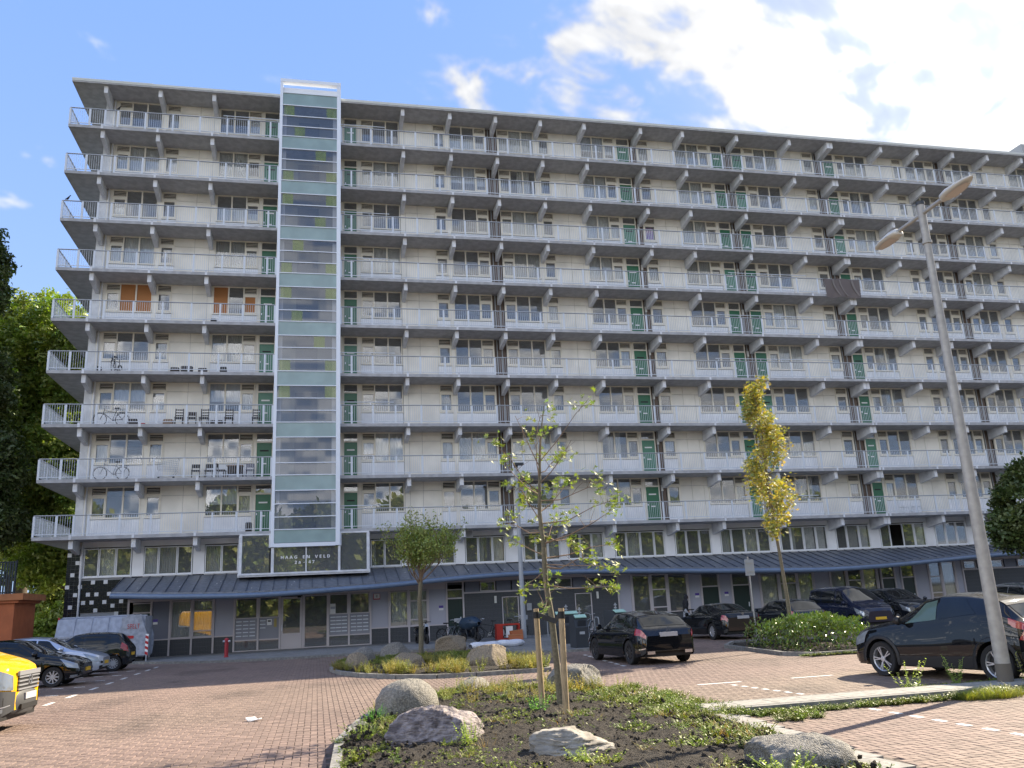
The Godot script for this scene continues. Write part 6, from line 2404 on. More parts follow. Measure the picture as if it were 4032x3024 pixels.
	for i in 44:
		b.box(-4.6 + i * 0.11, -4.6 + i * 0.11 + 0.07, 0.0, 1.45, -0.02, 0.02)
	putm(o, "slats", b, "screen_mesh", Vector3.ZERO, "stuff")
	b = MB.new()
	for y in [0.05, 0.7, 1.4]:
		b.box(-4.6, 0.2, y, y + 0.06, -0.06, -0.02)
	for x in [-3.0, -1.4, 0.15]:
		b.box(x, x + 0.06, 0.0, 1.5, -0.1, -0.06)
	putm(o, "frame", b, "screen_mesh")

	# grey rubbish skip with sloping lid
	o = thing("skip", "grey closed rubbish skip with sloping lid and red lettering by the tiled wall", "skip", Vector3(0, 0, 2.0))
	b = MB.new()
	var p := PackedVector2Array([Vector2(-0.85, 0.30), Vector2(0.85, 0.30), Vector2(1.0, 1.30), Vector2(0.62, 2.06), Vector2(0.1, 2.12), Vector2(-0.85, 2.12)])
	# long body: section in z-y carried along x
	b.extrude(p, Transform3D(Basis(Vector3(0, 0, 1), Vector3.UP, Vector3(-1, 0, 0)), Vector3(3.72, 0, 0)), 3.1)
	putm(o, "body", b, "skip_grey")
	b = MB.new()
	var q := PackedVector2Array([Vector2(5.28, 0.35), Vector2(5.95, 0.35), Vector2(6.0, 0.75), Vector2(6.0, 1.22), Vector2(5.66, 2.12), Vector2(5.15, 2.16), Vector2(5.28, 1.9)])
	b.extrude(q, Transform3D(Basis(), Vector3(0, 0, 1.0)), 0.09)
	b.extrude(q, Transform3D(Basis(), Vector3(0, 0, -0.8)), 0.09)
	var q2 := PackedVector2Array([Vector2(4.75, 1.32), Vector2(6.0, 1.22), Vector2(5.66, 2.12), Vector2(5.15, 2.16)])
	b.extrude(q2, Transform3D(Basis(), Vector3(0, 0, 0.99)), 0.06)
	b.box(4.9, 5.9, 0.30, 2.06, -0.8, 0.94)
	putm(o, "end_section", b, "skip_grey")
	b = MB.new()
	b.box(5.66, 5.74, 1.85, 2.14, 0.9, 1.06)
	b.bar(Vector3(5.7, 2.1, 1.02), Vector3(6.0, 1.2, 1.03), 0.06, 0.06)
	b.box(2.15, 6.0, 1.24, 1.32, 1.0, 1.05)
	for x in [2.6, 3.4, 4.2, 5.0, 5.6]:
		b.box(x - 0.03, x + 0.03, 0.3, 1.24, 0.86, 1.02)
	for x in [2.9, 3.6, 4.3]:
		b.bar(Vector3(x, 1.32, 1.0), Vector3(x, 2.08, 0.64), 0.03, 0.03)
	b.bar(Vector3(2.2, 2.14, 0.05), Vector3(5.2, 2.14, 0.05), 0.05, 0.04)
	putm(o, "ribs", b, "skip_grey")
	b = MB.new()
	b.box(2.3, 5.8, 0.1, 0.3, -0.6, -0.45)
	b.box(2.3, 5.8, 0.1, 0.3, 0.45, 0.6)
	putm(o, "runners", b, "bin_dark")
	bx(o, "red_reflector", "red", 5.18, 5.46, 1.10, 1.22, 1.05, 1.06)
	bx(o, "red_reflector", "red", 2.16, 2.22, 1.4, 2.15, 0.5, 0.62)
	var font := SystemFont.new()
	font.font_names = PackedStringArray(["Droid Sans"])
	var tm := TextMesh.new()
	tm.text = "SPELT"
	tm.font = font
	tm.font_size = 32
	tm.pixel_size = 0.0085
	tm.depth = 0.006
	var lt := put(o, "lettering", tm, M.red, Vector3(5.42, 1.62, 1.052))
	var wd: float = tm.get_aabb().size.x
	if wd > 0.01:
		lt.scale.x = 0.52 / wd
	# red and white marker board
	o = thing("marker_board", "red and white striped marker board on the near corner of the skip", "marker board", Vector3(6.03, 0.085, 3.1))
	bx(o, "board", "white", -0.065, 0.065, 0.3, 1.18, -0.012, 0.0)
	for i in 4:
		b = MB.new()
		var y := 0.32 + i * 0.23
		b.flat4(Vector3(-0.065, y, 0.003), Vector3(0.065, y - 0.06 + 0.0, 0.003), Vector3(0.065, y + 0.06, 0.003), Vector3(-0.065, y + 0.12, 0.003), Vector3(0, 0, 1))
		putm(o, "stripe", b, "red")
	bx(o, "post", "grey", -0.025, 0.025, 0.0, 0.3, -0.03, -0.012)

	# hydrant
	o = thing("hydrant", "red fire hydrant post on the pavement before the entrance", "hydrant", Vector3(9.55, 0.08, 4.0))
	b = MB.new()
	b.lathe(Transform3D(), [Vector2(0.12, 0.0), Vector2(0.12, 0.03), Vector2(0.085, 0.05), Vector2(0.085, 0.68), Vector2(0.1, 0.70), Vector2(0.1, 0.78), Vector2(0.06, 0.84), Vector2(0.0, 0.85)], 18)
	putm(o, "column", b, "hydrant_red")
	for sg in [1.0, -1.0]:
		b = MB.new()
		b.tube(Vector3(0.07 * sg, 0.70, 0.03), Vector3(0.16 * sg, 0.70, 0.05), 0.045, 0.045, 12)
		putm(o, "outlet", b, "alloy")

	# waste column containers on the pavement
	for e in [[23.65, 10.0, 1.28, "dark steel waste column behind the right wooden stake", 1.05, 0.0], [25.55, 11.0, 1.26, "dark waste column with mint coloured lid left of the black hatchback", 0.62, 0.35], [23.15, 13.6, 1.18, "dark waste column nearest the kerb, behind the tree trunk", 0.5, 0.0]]:
		o = thing("waste_column", e[3], "waste container", Vector3(e[0], 0.08, e[1]), e[5])
		b = MB.new()
		var w: float = e[4]
		var prof := PackedVector2Array([Vector2(-0.4, 0.0), Vector2(0.4, 0.0), Vector2(0.42, 0.75), Vector2(0.30, e[2] - 0.12), Vector2(0.12, e[2]), Vector2(-0.4, e[2])])
		b.extrude(prof, Transform3D(Basis(Vector3(0, 0, 1), Vector3.UP, Vector3(-1, 0, 0)), Vector3.ZERO), w)
		putm(o, "column", b, "bin_dark")
		b = MB.new()
		b.obox(Transform3D(Basis(Vector3.RIGHT, 0.32), Vector3(0, e[2] - 0.32, 0.41)), Vector3(w * 0.62, 0.34, 0.04))
		putm(o, "hatch", b, "steel" if e[5] > 0.1 else "bin_dark")
		b = MB.new()
		b.obox(Transform3D(Basis(Vector3.RIGHT, 0.5), Vector3(0, e[2] - 0.03, 0.27)), Vector3(w * 0.9, 0.03, 0.22))
		putm(o, "lid", b, "mint")
		bx(o, "label_plate", "frame_white", 0.1, 0.24, 0.55, 0.8, 0.43, 0.438) if e[4] > 0.9 else bx(o, "label_plate", "grey", -0.1, 0.1, 0.5, 0.6, 0.42, 0.428)
		b = MB.new()
		b.tube(Vector3(0.1, e[2], -0.1), Vector3(0.1, e[2] + 0.3, -0.1), 0.025, 0.025, 8)
		b.tube(Vector3(0.1, e[2] + 0.08, -0.1), Vector3(0.1, e[2] + 0.12, -0.1), 0.07, 0.07, 10)
		b.tube(Vector3(0.1, e[2] + 0.2, -0.1), Vector3(0.1, e[2] + 0.24, -0.1), 0.07, 0.07, 10)
		putm(o, "ventilation_pipe", b, "grey")
	# dumped furniture
	o = thing("red_cabinet", "broken red cabinet lying open against the service door", "cabinet", Vector3(22.85, 0.085, 2.2))
	bx(o, "top_board", "cabinet_red", -0.62, 0.58, 0.68, 0.76, -0.25, 0.2)
	bx(o, "side_board", "cabinet_red", -0.62, -0.3, 0.0, 0.68, -0.25, 0.2)
	bx(o, "side_board", "cabinet_red", 0.5, 0.58, 0.0, 0.68, -0.25, 0.2)
	bx(o, "bottom_board", "cabinet_red", -0.3, 0.5, 0.0, 0.06, -0.25, 0.2)
	bx(o, "white_panel", "white", -0.12, 0.22, 0.1, 0.64, 0.1, 0.14)
	var ob := thing("orange_box", "larger orange brown box leaning before the red cabinet", "box", Vector3(23.12, 0.30, 2.9), 0.1)
	ob.rotation.z = 0.08
	bx(ob, "carton", "orange_box", -0.3, 0.3, -0.23, 0.23, -0.14, 0.14)
	bx(ob, "edge", "hut_roof", -0.305, 0.305, 0.2, 0.235, -0.145, 0.145)
	ob = thing("orange_box", "low orange brown box on the ground before the red cabinet", "box", Vector3(22.95, 0.085, 3.45), -0.06)
	bx(ob, "carton", "orange_box", -0.33, 0.33, 0.0, 0.22, -0.2, 0.2)
	bx(ob, "lid", "hut_roof", -0.34, 0.34, 0.22, 0.26, -0.21, 0.21)
	for e in [[Vector3(20.25, 0.2, 9.7), 1.3, "white mattress lying on the kerb, its left half sagging", 0.20], [Vector3(21.35, 0.22, 9.5), 1.15, "white rolled mattress beside the sagging one", 0.24]]:
		var rows := []
		b = MB.new()
		for i in 17:
			var t := i / 16.0
			var row := PackedVector3Array()
			var k := pow(sin(PI * clampf(t, 0.02, 0.98)), 0.25)
			for j in 17:
				var a := TAU * j / 16.0
				var sx := signf(cos(a)) * pow(absf(cos(a)), 0.55)
				var sy := signf(sin(a)) * pow(absf(sin(a)), 0.7)
				row.append(Vector3(lerpf(-e[1] / 2, e[1] / 2, t), sy * 0.15 * k + 0.02 * sin(t * 9.0), sx * 0.42 * k))
			rows.append(row)
		b.grid(rows, Vector3.ZERO)
		var mo := putm(self, "mattress", b, "mattress", e[0])
		mo.rotation.y = e[3]
		tag(mo, e[2], "mattress")
	# bicycles, racks and scooters by the wall
	bicycle("black bicycle by the dark brick wall left of the red cabinet", Vector3(21.95, 0.085, 1.7), PI - 0.1, "bike_black", "bicycles standing before the dark brick wall", 0.05)
	bicycle("bicycle with a wheel towards the brick base, left of the covered scooter", Vector3(20.05, 0.085, 1.3), 0.5, "bike_black", "bicycles standing before the dark brick wall", 0.04, true)
	bicycle("bicycle close by the dark green front door", Vector3(20.45, 0.085, 0.9), 0.9, "bike_grey", "bicycles standing before the dark brick wall", 0.04)
	bicycle("bicycle leaning in a rack before the right service door", Vector3(26.95, 0.085, 2.4), 0.9, "bike_grey", "bicycles standing before the dark brick wall", 0.08)
	bicycle("bicycle standing behind the red cabinet, handlebar showing above it", Vector3(23.4, 0.085, 1.1), 0.35, "bike_black", "bicycles standing before the dark brick wall", 0.05, true)
	bicycle("bicycle by the facade behind the black saloon", Vector3(34.2, 0.085, -0.4), 0.1, "bike_black", "bicycles standing before the dark brick wall", 0.03)
	scooter("dark scooter under a blue cover in front of the green front door", Vector3(20.85, 0.085, 2.7), -1.15, true)
	scooter("dark scooter before the brick base left of the young tree trunk", Vector3(18.6, 0.085, 1.6), -1.3, false)
	for e in [24.9, 26.75, 27.4]:
		o = thing("bicycle_stand", "steel bicycle hoop %s" % ["left of the waste columns" if e < 25.0 else ("before the right service door, nearer the columns" if e < 27.0 else "before the right service door, further right")], "bicycle stand", Vector3(e, 0.085, 2.6))
		b = MB.new()
		b.path(PackedVector3Array([Vector3(0, 0, -0.35), Vector3(0, 0.75, -0.35), Vector3(0, 0.85, -0.25), Vector3(0, 0.85, 0.25), Vector3(0, 0.75, 0.35), Vector3(0, 0, 0.35)]), 0.025, 0.025, 8)
		putm(o, "hoop", b, "grey")
	# traffic sign seen from behind, in the hedge
	o = thing("traffic_sign", "back of a grey traffic sign on a pole behind the hedge", "traffic sign", Vector3(28.65, 0.1, 17.0))
	b = MB.new()
	b.tube(Vector3(0, 0, 0), Vector3(0, 2.95, 0), 0.028, 0.028, 10)
	putm(o, "pole", b, "galvanised")
	bx(o, "sign_plate", "grey", -0.17, 0.19, 2.28, 2.85, 0.03, 0.045)
	b = MB.new()
	b.box(-0.12, 0.14, 2.40, 2.43, 0.045, 0.06)
	b.box(-0.12, 0.14, 2.70, 2.73, 0.045, 0.06)
	putm(o, "bracket", b, "galvanised")
	# stakes that hold the young tree
	for e in [[17.22, 31.05, 1.66, "left wooden stake of the young tree in the near bed", 0.015], [17.27, 32.35, 1.66, "right wooden stake of the young tree in the near bed", -0.01]]:
		b = MB.new()
		b.tube(Vector3(0, -0.1, 0), Vector3(0, e[2], 0), 0.052, 0.047, 14)
		var so := thing("tree_stake", e[3], "stake", Vector3(e[0], 0.05, e[1]), 0.0, "wooden stakes beside the young tree")
		so.rotation.z = e[4]
		putm(so, "post", b, "stake_wood")
		b = MB.new()
		b.tube(Vector3(0, e[2] - 0.16, 0), Vector3(0, e[2] - 0.05, 0), 0.055, 0.054, 14)
		putm(so, "strap_wrap", b, "strap")
	b = MB.new()
	b.bar(Vector3(17.21, 1.60, 31.09), Vector3(17.40, 1.50, 31.55), 0.01, 0.09)
	b.bar(Vector3(17.40, 1.50, 31.55), Vector3(17.26, 1.61, 32.31), 0.01, 0.09)
	tag(putm(self, "tree_strap", b, "strap"), "black rubber strap slung between the two wooden stakes", "strap")
	# scrap of paper on the road
	b = MB.new()
	b.obox(Transform3D(Basis(Vector3.UP, 0.5) * Basis(Vector3.RIGHT, 0.3), Vector3(0, 0.035, 0)), Vector3(0.18, 0.02, 0.12))
	b.obox(Transform3D(Basis(Vector3.UP, -0.3) * Basis(Vector3.BACK, 0.2), Vector3(0.06, 0.02, 0.05)), Vector3(0.22, 0.012, 0.1))
	tag(putm(self, "paper_litter", b, "white", Vector3(12.35, 0, 29.0)), "small white scrap of litter on the open road", "litter")
	make_person()


# ---------------------------------------------------------------- a person: one skin meshed from a field of joined capsules
func make_person() -> void:
	# walking to the right along the facade
	var J := [
		# from, to, radius a, radius b, colour
		[Vector3(0, 0.95, 0), Vector3(0.02, 1.28, 0), 0.135, 0.15, 0], [Vector3(0.02, 1.28, 0), Vector3(0.03, 1.42, 0), 0.15, 0.10, 0],
		[Vector3(0.03, 1.40, -0.15), Vector3(0.03, 1.40, 0.15), 0.075, 0.075, 0],
		[Vector3(0.03, 1.42, 0), Vector3(0.06, 1.54, 0), 0.07, 0.065, 0],
		[Vector3(0.06, 1.60, 0), Vector3(0.075, 1.66, 0), 0.108, 0.10, 0],
		[Vector3(0.13, 1.57, 0), Vector3(0.14, 1.63, 0), 0.055, 0.06, 2],
		[Vector3(0.18, 1.60, 0), Vector3(0.195, 1.585, 0), 0.012, 0.016, 2],
		[Vector3(0.03, 1.38, 0.18), Vector3(-0.06, 1.12, 0.22), 0.062, 0.052, 0], [Vector3(-0.06, 1.12, 0.22), Vector3(0.06, 0.92, 0.21), 0.05, 0.04, 0],
		[Vector3(0.03, 1.38, -0.18), Vector3(0.08, 1.12, -0.22), 0.062, 0.052, 0], [Vector3(0.08, 1.12, -0.22), Vector3(0.20, 0.94, -0.20), 0.05, 0.04, 0],
		[Vector3(0.07, 0.90, 0.21), Vector3(0.10, 0.83, 0.20), 0.036, 0.028, 2], [Vector3(0.21, 0.93, -0.20), Vector3(0.26, 0.87, -0.19), 0.036, 0.028, 2],
		[Vector3(0, 0.92, 0.08), Vector3(0.17, 0.50, 0.09), 0.105, 0.072, 1], [Vector3(0.17, 0.50, 0.09), Vector3(0.20, 0.10, 0.09), 0.068, 0.05, 1],
		[Vector3(0, 0.92, -0.08), Vector3(-0.05, 0.50, -0.09), 0.105, 0.072, 1], [Vector3(-0.05, 0.50, -0.09), Vector3(-0.24, 0.13, -0.09), 0.068, 0.05, 1],
		[Vector3(0.20, 0.05, 0.09), Vector3(0.36, 0.04, 0.10), 0.048, 0.04, 3], [Vector3(-0.25, 0.07, -0.09), Vector3(-0.12, 0.035, -0.10), 0.045, 0.038, 3]]
	var cols := [Color(0.012, 0.013, 0.018), Color(0.34, 0.36, 0.40), Color(0.30, 0.17, 0.11), Color(0.02, 0.02, 0.02)]
	var cell := 0.022
	var lo := Vector3(-0.36, -0.02, -0.32)
	var nx := int(0.86 / cell)
	var ny := int(1.82 / cell)
	var nz := int(0.64 / cell)
	var F := PackedFloat32Array()
	F.resize((nx + 1) * (ny + 1) * (nz + 1))
	F.fill(1.0)
	var sum := PackedFloat32Array()
	sum.resize(F.size())
	var kk := 40.0
	for e in J:
		var A: Vector3 = e[0]
		var B: Vector3 = e[1]
		var R: float = maxf(e[2], e[3]) + 0.08
		var i0 := clampi(int((minf(A.x, B.x) - R - lo.x) / cell), 0, nx)
		var i1 := clampi(int((maxf(A.x, B.x) + R - lo.x) / cell) + 1, 0, nx)
		var j0 := clampi(int((minf(A.y, B.y) - R - lo.y) / cell), 0, ny)
		var j1 := clampi(int((maxf(A.y, B.y) + R - lo.y) / cell) + 1, 0, ny)
		var k0 := clampi(int((minf(A.z, B.z) - R - lo.z) / cell), 0, nz)
		var k1 := clampi(int((maxf(A.z, B.z) + R - lo.z) / cell) + 1, 0, nz)
		var ab := B - A
		var l2 := maxf(ab.length_squared(), 1e-8)
		for j in range(j0, j1 + 1):
			for k in range(k0, k1 + 1):
				for i in range(i0, i1 + 1):
					var p := lo + Vector3(i, j, k) * cell
					var t := clampf((p - A).dot(ab) / l2, 0.0, 1.0)
					var d := p.distance_to(A + ab * t) - lerpf(e[2], e[3], t)
					sum[(j * (nz + 1) + k) * (nx + 1) + i] += exp(-kk * d)
	for i in F.size():
		F[i] = -log(maxf(sum[i], 1e-9)) / kk
	var id := func(i: int, j: int, k: int) -> int: return (j * (nz + 1) + k) * (nx + 1) + i
	var vert := {}
	for j in ny:
		for k in nz:
			for i in nx:
				var c := Vector3.ZERO
				var n := 0
				var base := (j * (nz + 1) + k) * (nx + 1) + i
				var f0 := F[base]
				var mixed := false
				var offs := [0, 1, nx + 1, nx + 2, (nz + 1) * (nx + 1), (nz + 1) * (nx + 1) + 1, (nz + 1) * (nx + 1) + nx + 1, (nz + 1) * (nx + 1) + nx + 2]
				for o2 in offs:
					if (F[base + o2] < 0.0) != (f0 < 0.0):
						mixed = true
						break
				if not mixed:
					continue
				var cs := [Vector3(0, 0, 0), Vector3(1, 0, 0), Vector3(0, 0, 1), Vector3(1, 0, 1), Vector3(0, 1, 0), Vector3(1, 1, 0), Vector3(0, 1, 1), Vector3(1, 1, 1)]
				for a in 8:
					for b2 in range(a + 1, 8):
						if (cs[a] - cs[b2]).length_squared() > 1.01:
							continue
						var fa := F[base + offs[a]]
						var fb := F[base + offs[b2]]
						if (fa < 0.0) != (fb < 0.0):
							c += (cs[a] as Vector3).lerp(cs[b2], fa / (fa - fb))
							n += 1
				vert[base] = lo + (Vector3(i, j, k) + c / n) * cell
	var mbd := MB.new()
	mbd.use_c = true
	var sx := 1
	var sz := nx + 1
	var sy := (nz + 1) * (nx + 1)
	var col_of := func(p: Vector3) -> Color:
		var best := 9.0
		var ci := 0
		for e in J:
			var A: Vector3 = e[0]
			var ab: Vector3 = e[1] - A
			var t := clampf((p - A).dot(ab) / maxf(ab.length_squared(), 1e-8), 0.0, 1.0)
			var d: float = p.distance_to(A + ab * t) - lerpf(e[2], e[3], t)
			if d < best:
				best = d
				ci = e[4]
		return cols[ci]
	for j in range(1, ny):
		for k in range(1, nz):
			for i in range(1, nx):
				var base := j * sy + k * sz + i
				var f0 := F[base] < 0.0
				for ax in 3:
					var st: int = [sx, sy, sz][ax]
					if f0 == (F[base + st] < 0.0):
						continue
					var u: int = [sy, sz, sx][ax]
					var w: int = [sz, sx, sy][ax]
					var a0 = vert.get(base)
					var a1 = vert.get(base - u)
					var a2 = vert.get(base - u - w)
					var a3 = vert.get(base - w)
					if a0 == null or a1 == null or a2 == null or a3 == null:
						continue
					var out := Vector3.ZERO
					out[ax] = 1.0 if f0 else -1.0
					mbd.tint = col_of.call((a0 + a2) / 2.0)
					mbd.flat4(a0, a1, a2, a3, out)
	mat("person", Color(1, 1, 1), 0.85)
	M.person.vertex_color_use_as_albedo = true
	var o := putm(self, "person", mbd, "person", Vector3(33.0, 0.085, 1.0))
	tag(o, "person in a dark hooded jacket and light grey trousers walking past the facade", "person")


# ---------------------------------------------------------------- things left on the galleries
func chair(label: String, at: Vector3, turn: float, key: String, high: bool, group: String) -> void:
	var o := thing("chair", label, "chair", at, turn, group)
	for x in [-0.19, 0.19]:
		for z in [-0.19, 0.19]:
			var b := MB.new()
			b.bar(Vector3(x, 0, z), Vector3(x, 0.44, z), 0.035, 0.035)
			putm(o, "leg", b, key)
	bx(o, "seat", key, -0.22, 0.22, 0.43, 0.47, -0.22, 0.22)
	var b := MB.new()
	var h := 1.0 if high else 0.82
	b.box(-0.21, -0.17, 0.47, h, -0.22, -0.18)
	b.box(0.17, 0.21, 0.47, h, -0.22, -0.18)
	for y in ([0.6, 0.75, 0.9] if high else [0.62, 0.72]):
		b.box(-0.17, 0.17, y, y + (0.06 if high else 0.1), -0.215, -0.185)
	putm(o, "backrest", b, key)


func make_gallery_things() -> void:
	mat("wood_dark", Color(0.035, 0.026, 0.022), 0.6)
	mat("wood_tan", Color(0.26, 0.17, 0.10), 0.6)
	mat("cloth_grey", Color(0.14, 0.12, 0.115), 0.95)
	mat("bird", Color(0.025, 0.024, 0.028), 0.8)
	mat("cart", Color(0.40, 0.42, 0.45), 0.35, 0.6)
	var y2 := ytop(2)
	var y3 := ytop(3)
	var y4 := ytop(4)
	bicycle("grey bicycle on the second gallery from below, left of the stair tower", Vector3(3.3, y2, -0.45), PI, "bike_grey", "bicycles left on the galleries", 0.0)
	bicycle("black bicycle on the third gallery from below at the left end", Vector3(3.1, y3, -0.5), PI, "bike_black", "bicycles left on the galleries", 0.0)
	bicycle("small bicycle standing on the fourth gallery from below at the left end", Vector3(3.1, y4, -0.9), 1.45, "bike_black", "bicycles left on the galleries", 0.0)
	# shopping trolley
	var o := thing("shopping_trolley", "empty wire shopping trolley on the second gallery from below", "shopping trolley", Vector3(5.95, y2, -0.6))
	var b := MB.new()
	for i in 12:
		var t := i / 11.0
		for z in [-0.26, 0.26]:
			b.bar(Vector3(lerpf(-0.45, 0.40, t), lerpf(0.5, 0.45, t), z), Vector3(lerpf(-0.5, 0.48, t), lerpf(0.85, 1.0, t), z), 0.015, 0.015)
	for k in 6:
		var y := k / 5.0
		for z in [-0.26, 0.26]:
			b.bar(Vector3(-0.48, lerpf(0.5, 0.85, y), z), Vector3(0.45, lerpf(0.45, 1.0, y), z), 0.015, 0.015)
		b.bar(Vector3(-0.48, lerpf(0.5, 0.85, y), -0.26), Vector3(-0.48, lerpf(0.5, 0.85, y), 0.26), 0.008, 0.008)
	putm(o, "basket", b, "cart")
	b = MB.new()
	b.path(PackedVector3Array([Vector3(0.45, 0.45, 0.2), Vector3(0.30, 0.2, 0.22), Vector3(-0.45, 0.12, 0.2)]), 0.014, 0.014)
	b.path(PackedVector3Array([Vector3(0.45, 0.45, -0.2), Vector3(0.30, 0.2, -0.22), Vector3(-0.45, 0.12, -0.2)]), 0.014, 0.014)
	b.bar(Vector3(0.52, 1.03, -0.26), Vector3(0.52, 1.03, 0.26), 0.03, 0.03)
	putm(o, "chassis", b, "cart")
	for x in [-0.4, 0.32]:
		for z in [-0.2, 0.2]:
			b = MB.new()
			b.lathe(Transform3D(Basis(Vector3.RIGHT, PI / 2), Vector3(x, 0.06, z)), [Vector2(0.06, -0.015), Vector2(0.06, 0.015), Vector2(0, 0.015)], 12)
			putm(o, "wheel", b, "rubber")
	var g := "chairs left on the galleries"
	chair("dark chair on the second gallery, first right of the shopping trolley", Vector3(7.3, y2, -0.7), 0.1, "bike_black", false, g)
	chair("dark chair on the second gallery, second right of the shopping trolley", Vector3(7.95, y2, -0.75), -0.05, "bike_black", false, g)
	chair("dark chair turned aside before the small table on the second gallery", Vector3(8.55, y2, -0.7), 1.4, "wood_dark", false, g)
	chair("blue chair on the second gallery next to the green door", Vector3(10.0, y2, -0.7), 0.0, "paint_blue", false, g)
	o = thing("table", "low brown table among the chairs on the second gallery", "table", Vector3(9.25, y2, -0.75))
	bx(o, "tabletop", "wood_tan", -0.42, 0.42, 0.66, 0.70, -0.25, 0.25)
	bx(o, "apron", "wood_dark", -0.38, 0.38, 0.30, 0.66, -0.2, 0.2)
	for x in [-0.38, 0.38]:
		bx(o, "leg", "wood_dark", x - 0.025, x + 0.025, 0.0, 0.3, -0.2, -0.15)
	chair("high dark ladder-back chair on the third gallery, leftmost of its row", Vector3(6.35, y3, -0.7), 0.05, "wood_dark", true, g)
	chair("dark ladder-back chair on the third gallery, second of its row", Vector3(7.0, y3, -0.7), 0.1, "wood_dark", false, g)
	chair("tall ladder-back chair with broad rails on the third gallery, third of its row", Vector3(7.6, y3, -0.7), -0.1, "wood_dark", true, g)
	chair("ladder-back chair on the third gallery, right of the small dark boxes", Vector3(8.85, y3, -0.7), 0.0, "wood_dark", true, g)
	chair("rounded dark armchair on the third gallery beside the green door", Vector3(10.25, y3, -0.7), 0.0, "bike_black", true, g)
	for e in [[5.85, y3, 0.5, 0.34, "wood_tan", "low tan crate on the third gallery left of the chairs"], [8.1, y3, 0.3, 0.28, "wood_dark", "small dark box between the ladder-back chairs, left one"], [8.45, y3, 0.24, 0.28, "wood_dark", "small dark box between the ladder-back chairs, right one"], [4.15, y3, 0.42, 0.36, "wood_dark", "dark box right of the black bicycle on the third gallery"], [4.6, y3, 0.3, 0.14, "red", "low red box right of the dark box on the third gallery"],
		[6.05, y4, 0.45, 0.34, "wood_dark", "left dark crate of the heap on the fourth gallery"], [6.65, y4, 0.6, 0.42, "wood_dark", "middle dark crate of the heap on the fourth gallery"], [7.45, y4, 0.46, 0.32, "wood_dark", "right dark crate of the heap on the fourth gallery"], [2.35, y4, 0.2, 0.36, "bike_black", "thin dark frame at the left end of the fourth gallery"], [8.5, y4, 0.36, 0.4, "bike_black", "dark bag under the right window of the fourth gallery"],
		[9.35, ytop(7), 0.34, 0.2, "bike_black", "dark bowl on the seventh gallery, left of the two"], [10.0, ytop(7), 0.26, 0.2, "bike_black", "dark bowl on the seventh gallery, right of the two"], [7.9, ytop(5), 0.3, 0.3, "bike_black", "dark heap below the boarded window on the fifth gallery"], [10.02, ytop(1), 0.32, 0.5, "bike_black", "dark round bin on the lowest gallery next to the green door"]]:
		b = MB.new()
		var w: float = e[2]
		var h: float = e[3]
		var rows := []
		for q in [[0.0, 0.94], [0.03, 1.0], [0.9, 1.0], [0.97, 0.94], [1.0, 0.8], [0.98, 0.0]]:
			var row := PackedVector3Array()
			for i in 17:
				var a := TAU * i / 16.0
				row.append(Vector3(signf(cos(a)) * pow(absf(cos(a)), 0.3) * w / 2 * q[1], h * q[0], signf(sin(a)) * pow(absf(sin(a)), 0.3) * 0.17 * q[1]))
			rows.append(row)
		b.grid(rows, Vector3(0, h / 2, 0))
		tag(putm(self, "storage_box" if h > 0.15 else "tray", b, e[4], Vector3(e[0], e[1], -0.55)), e[5], "box", "odds and ends left on the galleries")
	# white plastic chairs far right on the lowest gallery
	chair("left white plastic chair on the lowest gallery behind the railing at the right", Vector3(48.9, ytop(1), -0.9), 0.2, "frame_white", false, g)
	chair("right white plastic chair on the lowest gallery behind the railing at the right", Vector3(49.75, ytop(1), -0.9), -0.2, "frame_white", false, g)
	# grey blanket over a railing
	b = MB.new()
	var rows := []
	var yk := ytop(6)
	for i in 25:
		var x := 45.0 + 2.55 * i / 24.0
		var row := PackedVector3Array()
		for j in 9:
			var t := j / 8.0
			var zz := 0.035 + 0.03 * sin(i * 0.55 + t * 2.0) * t
			row.append(Vector3(x + 0.05 * t * (1.0 - i / 12.0), yk + 1.03 - 1.25 * t - 0.04 * sin(i * 0.4), zz))
		rows.append(row)
	b.grid(rows, Vector3(46, yk, -5))
	var rows2 := []
	for i in 25:
		var x := 45.0 + 2.55 * i / 24.0
		rows2.append(PackedVector3Array([Vector3(x, yk + 1.03 - 0.04 * sin(i * 0.4), 0.035), Vector3(x, yk + 1.06, -0.03), Vector3(x, yk + 0.5, -0.10 + 0.02 * sin(i * 0.5))]))
	b.grid(rows2, Vector3(46, yk, -0.03))
	var bo := putm(self, "blanket", b, "cloth_grey")
	tag(bo, "grey brown blanket hung over the railing of the sixth gallery", "blanket")
	b = MB.new()
	for e in [[0.55, 0.12], [1.05, 0.10], [1.9, 0.16]]:
		for i in 8:
			var t0 := i / 8.0
			var t1 := (i + 1) / 8.0
			var xa: float = 45.0 + e[0] + 0.45 * t0 * t0
			var xb: float = 45.0 + e[0] + 0.45 * t1 * t1
			b.flat4(Vector3(xa, yk + 0.98 - 1.1 * t0, 0.082), Vector3(xa + e[1], yk + 0.98 - 1.1 * t0, 0.082), Vector3(xb + e[1], yk + 0.98 - 1.1 * t1, 0.082), Vector3(xb, yk + 0.98 - 1.1 * t1, 0.082), Vector3(0, 0, 1))
	mat("cloth_pale", Color(0.20, 0.18, 0.17), 0.95)
	putm(bo, "stripes", b, "cloth_pale")
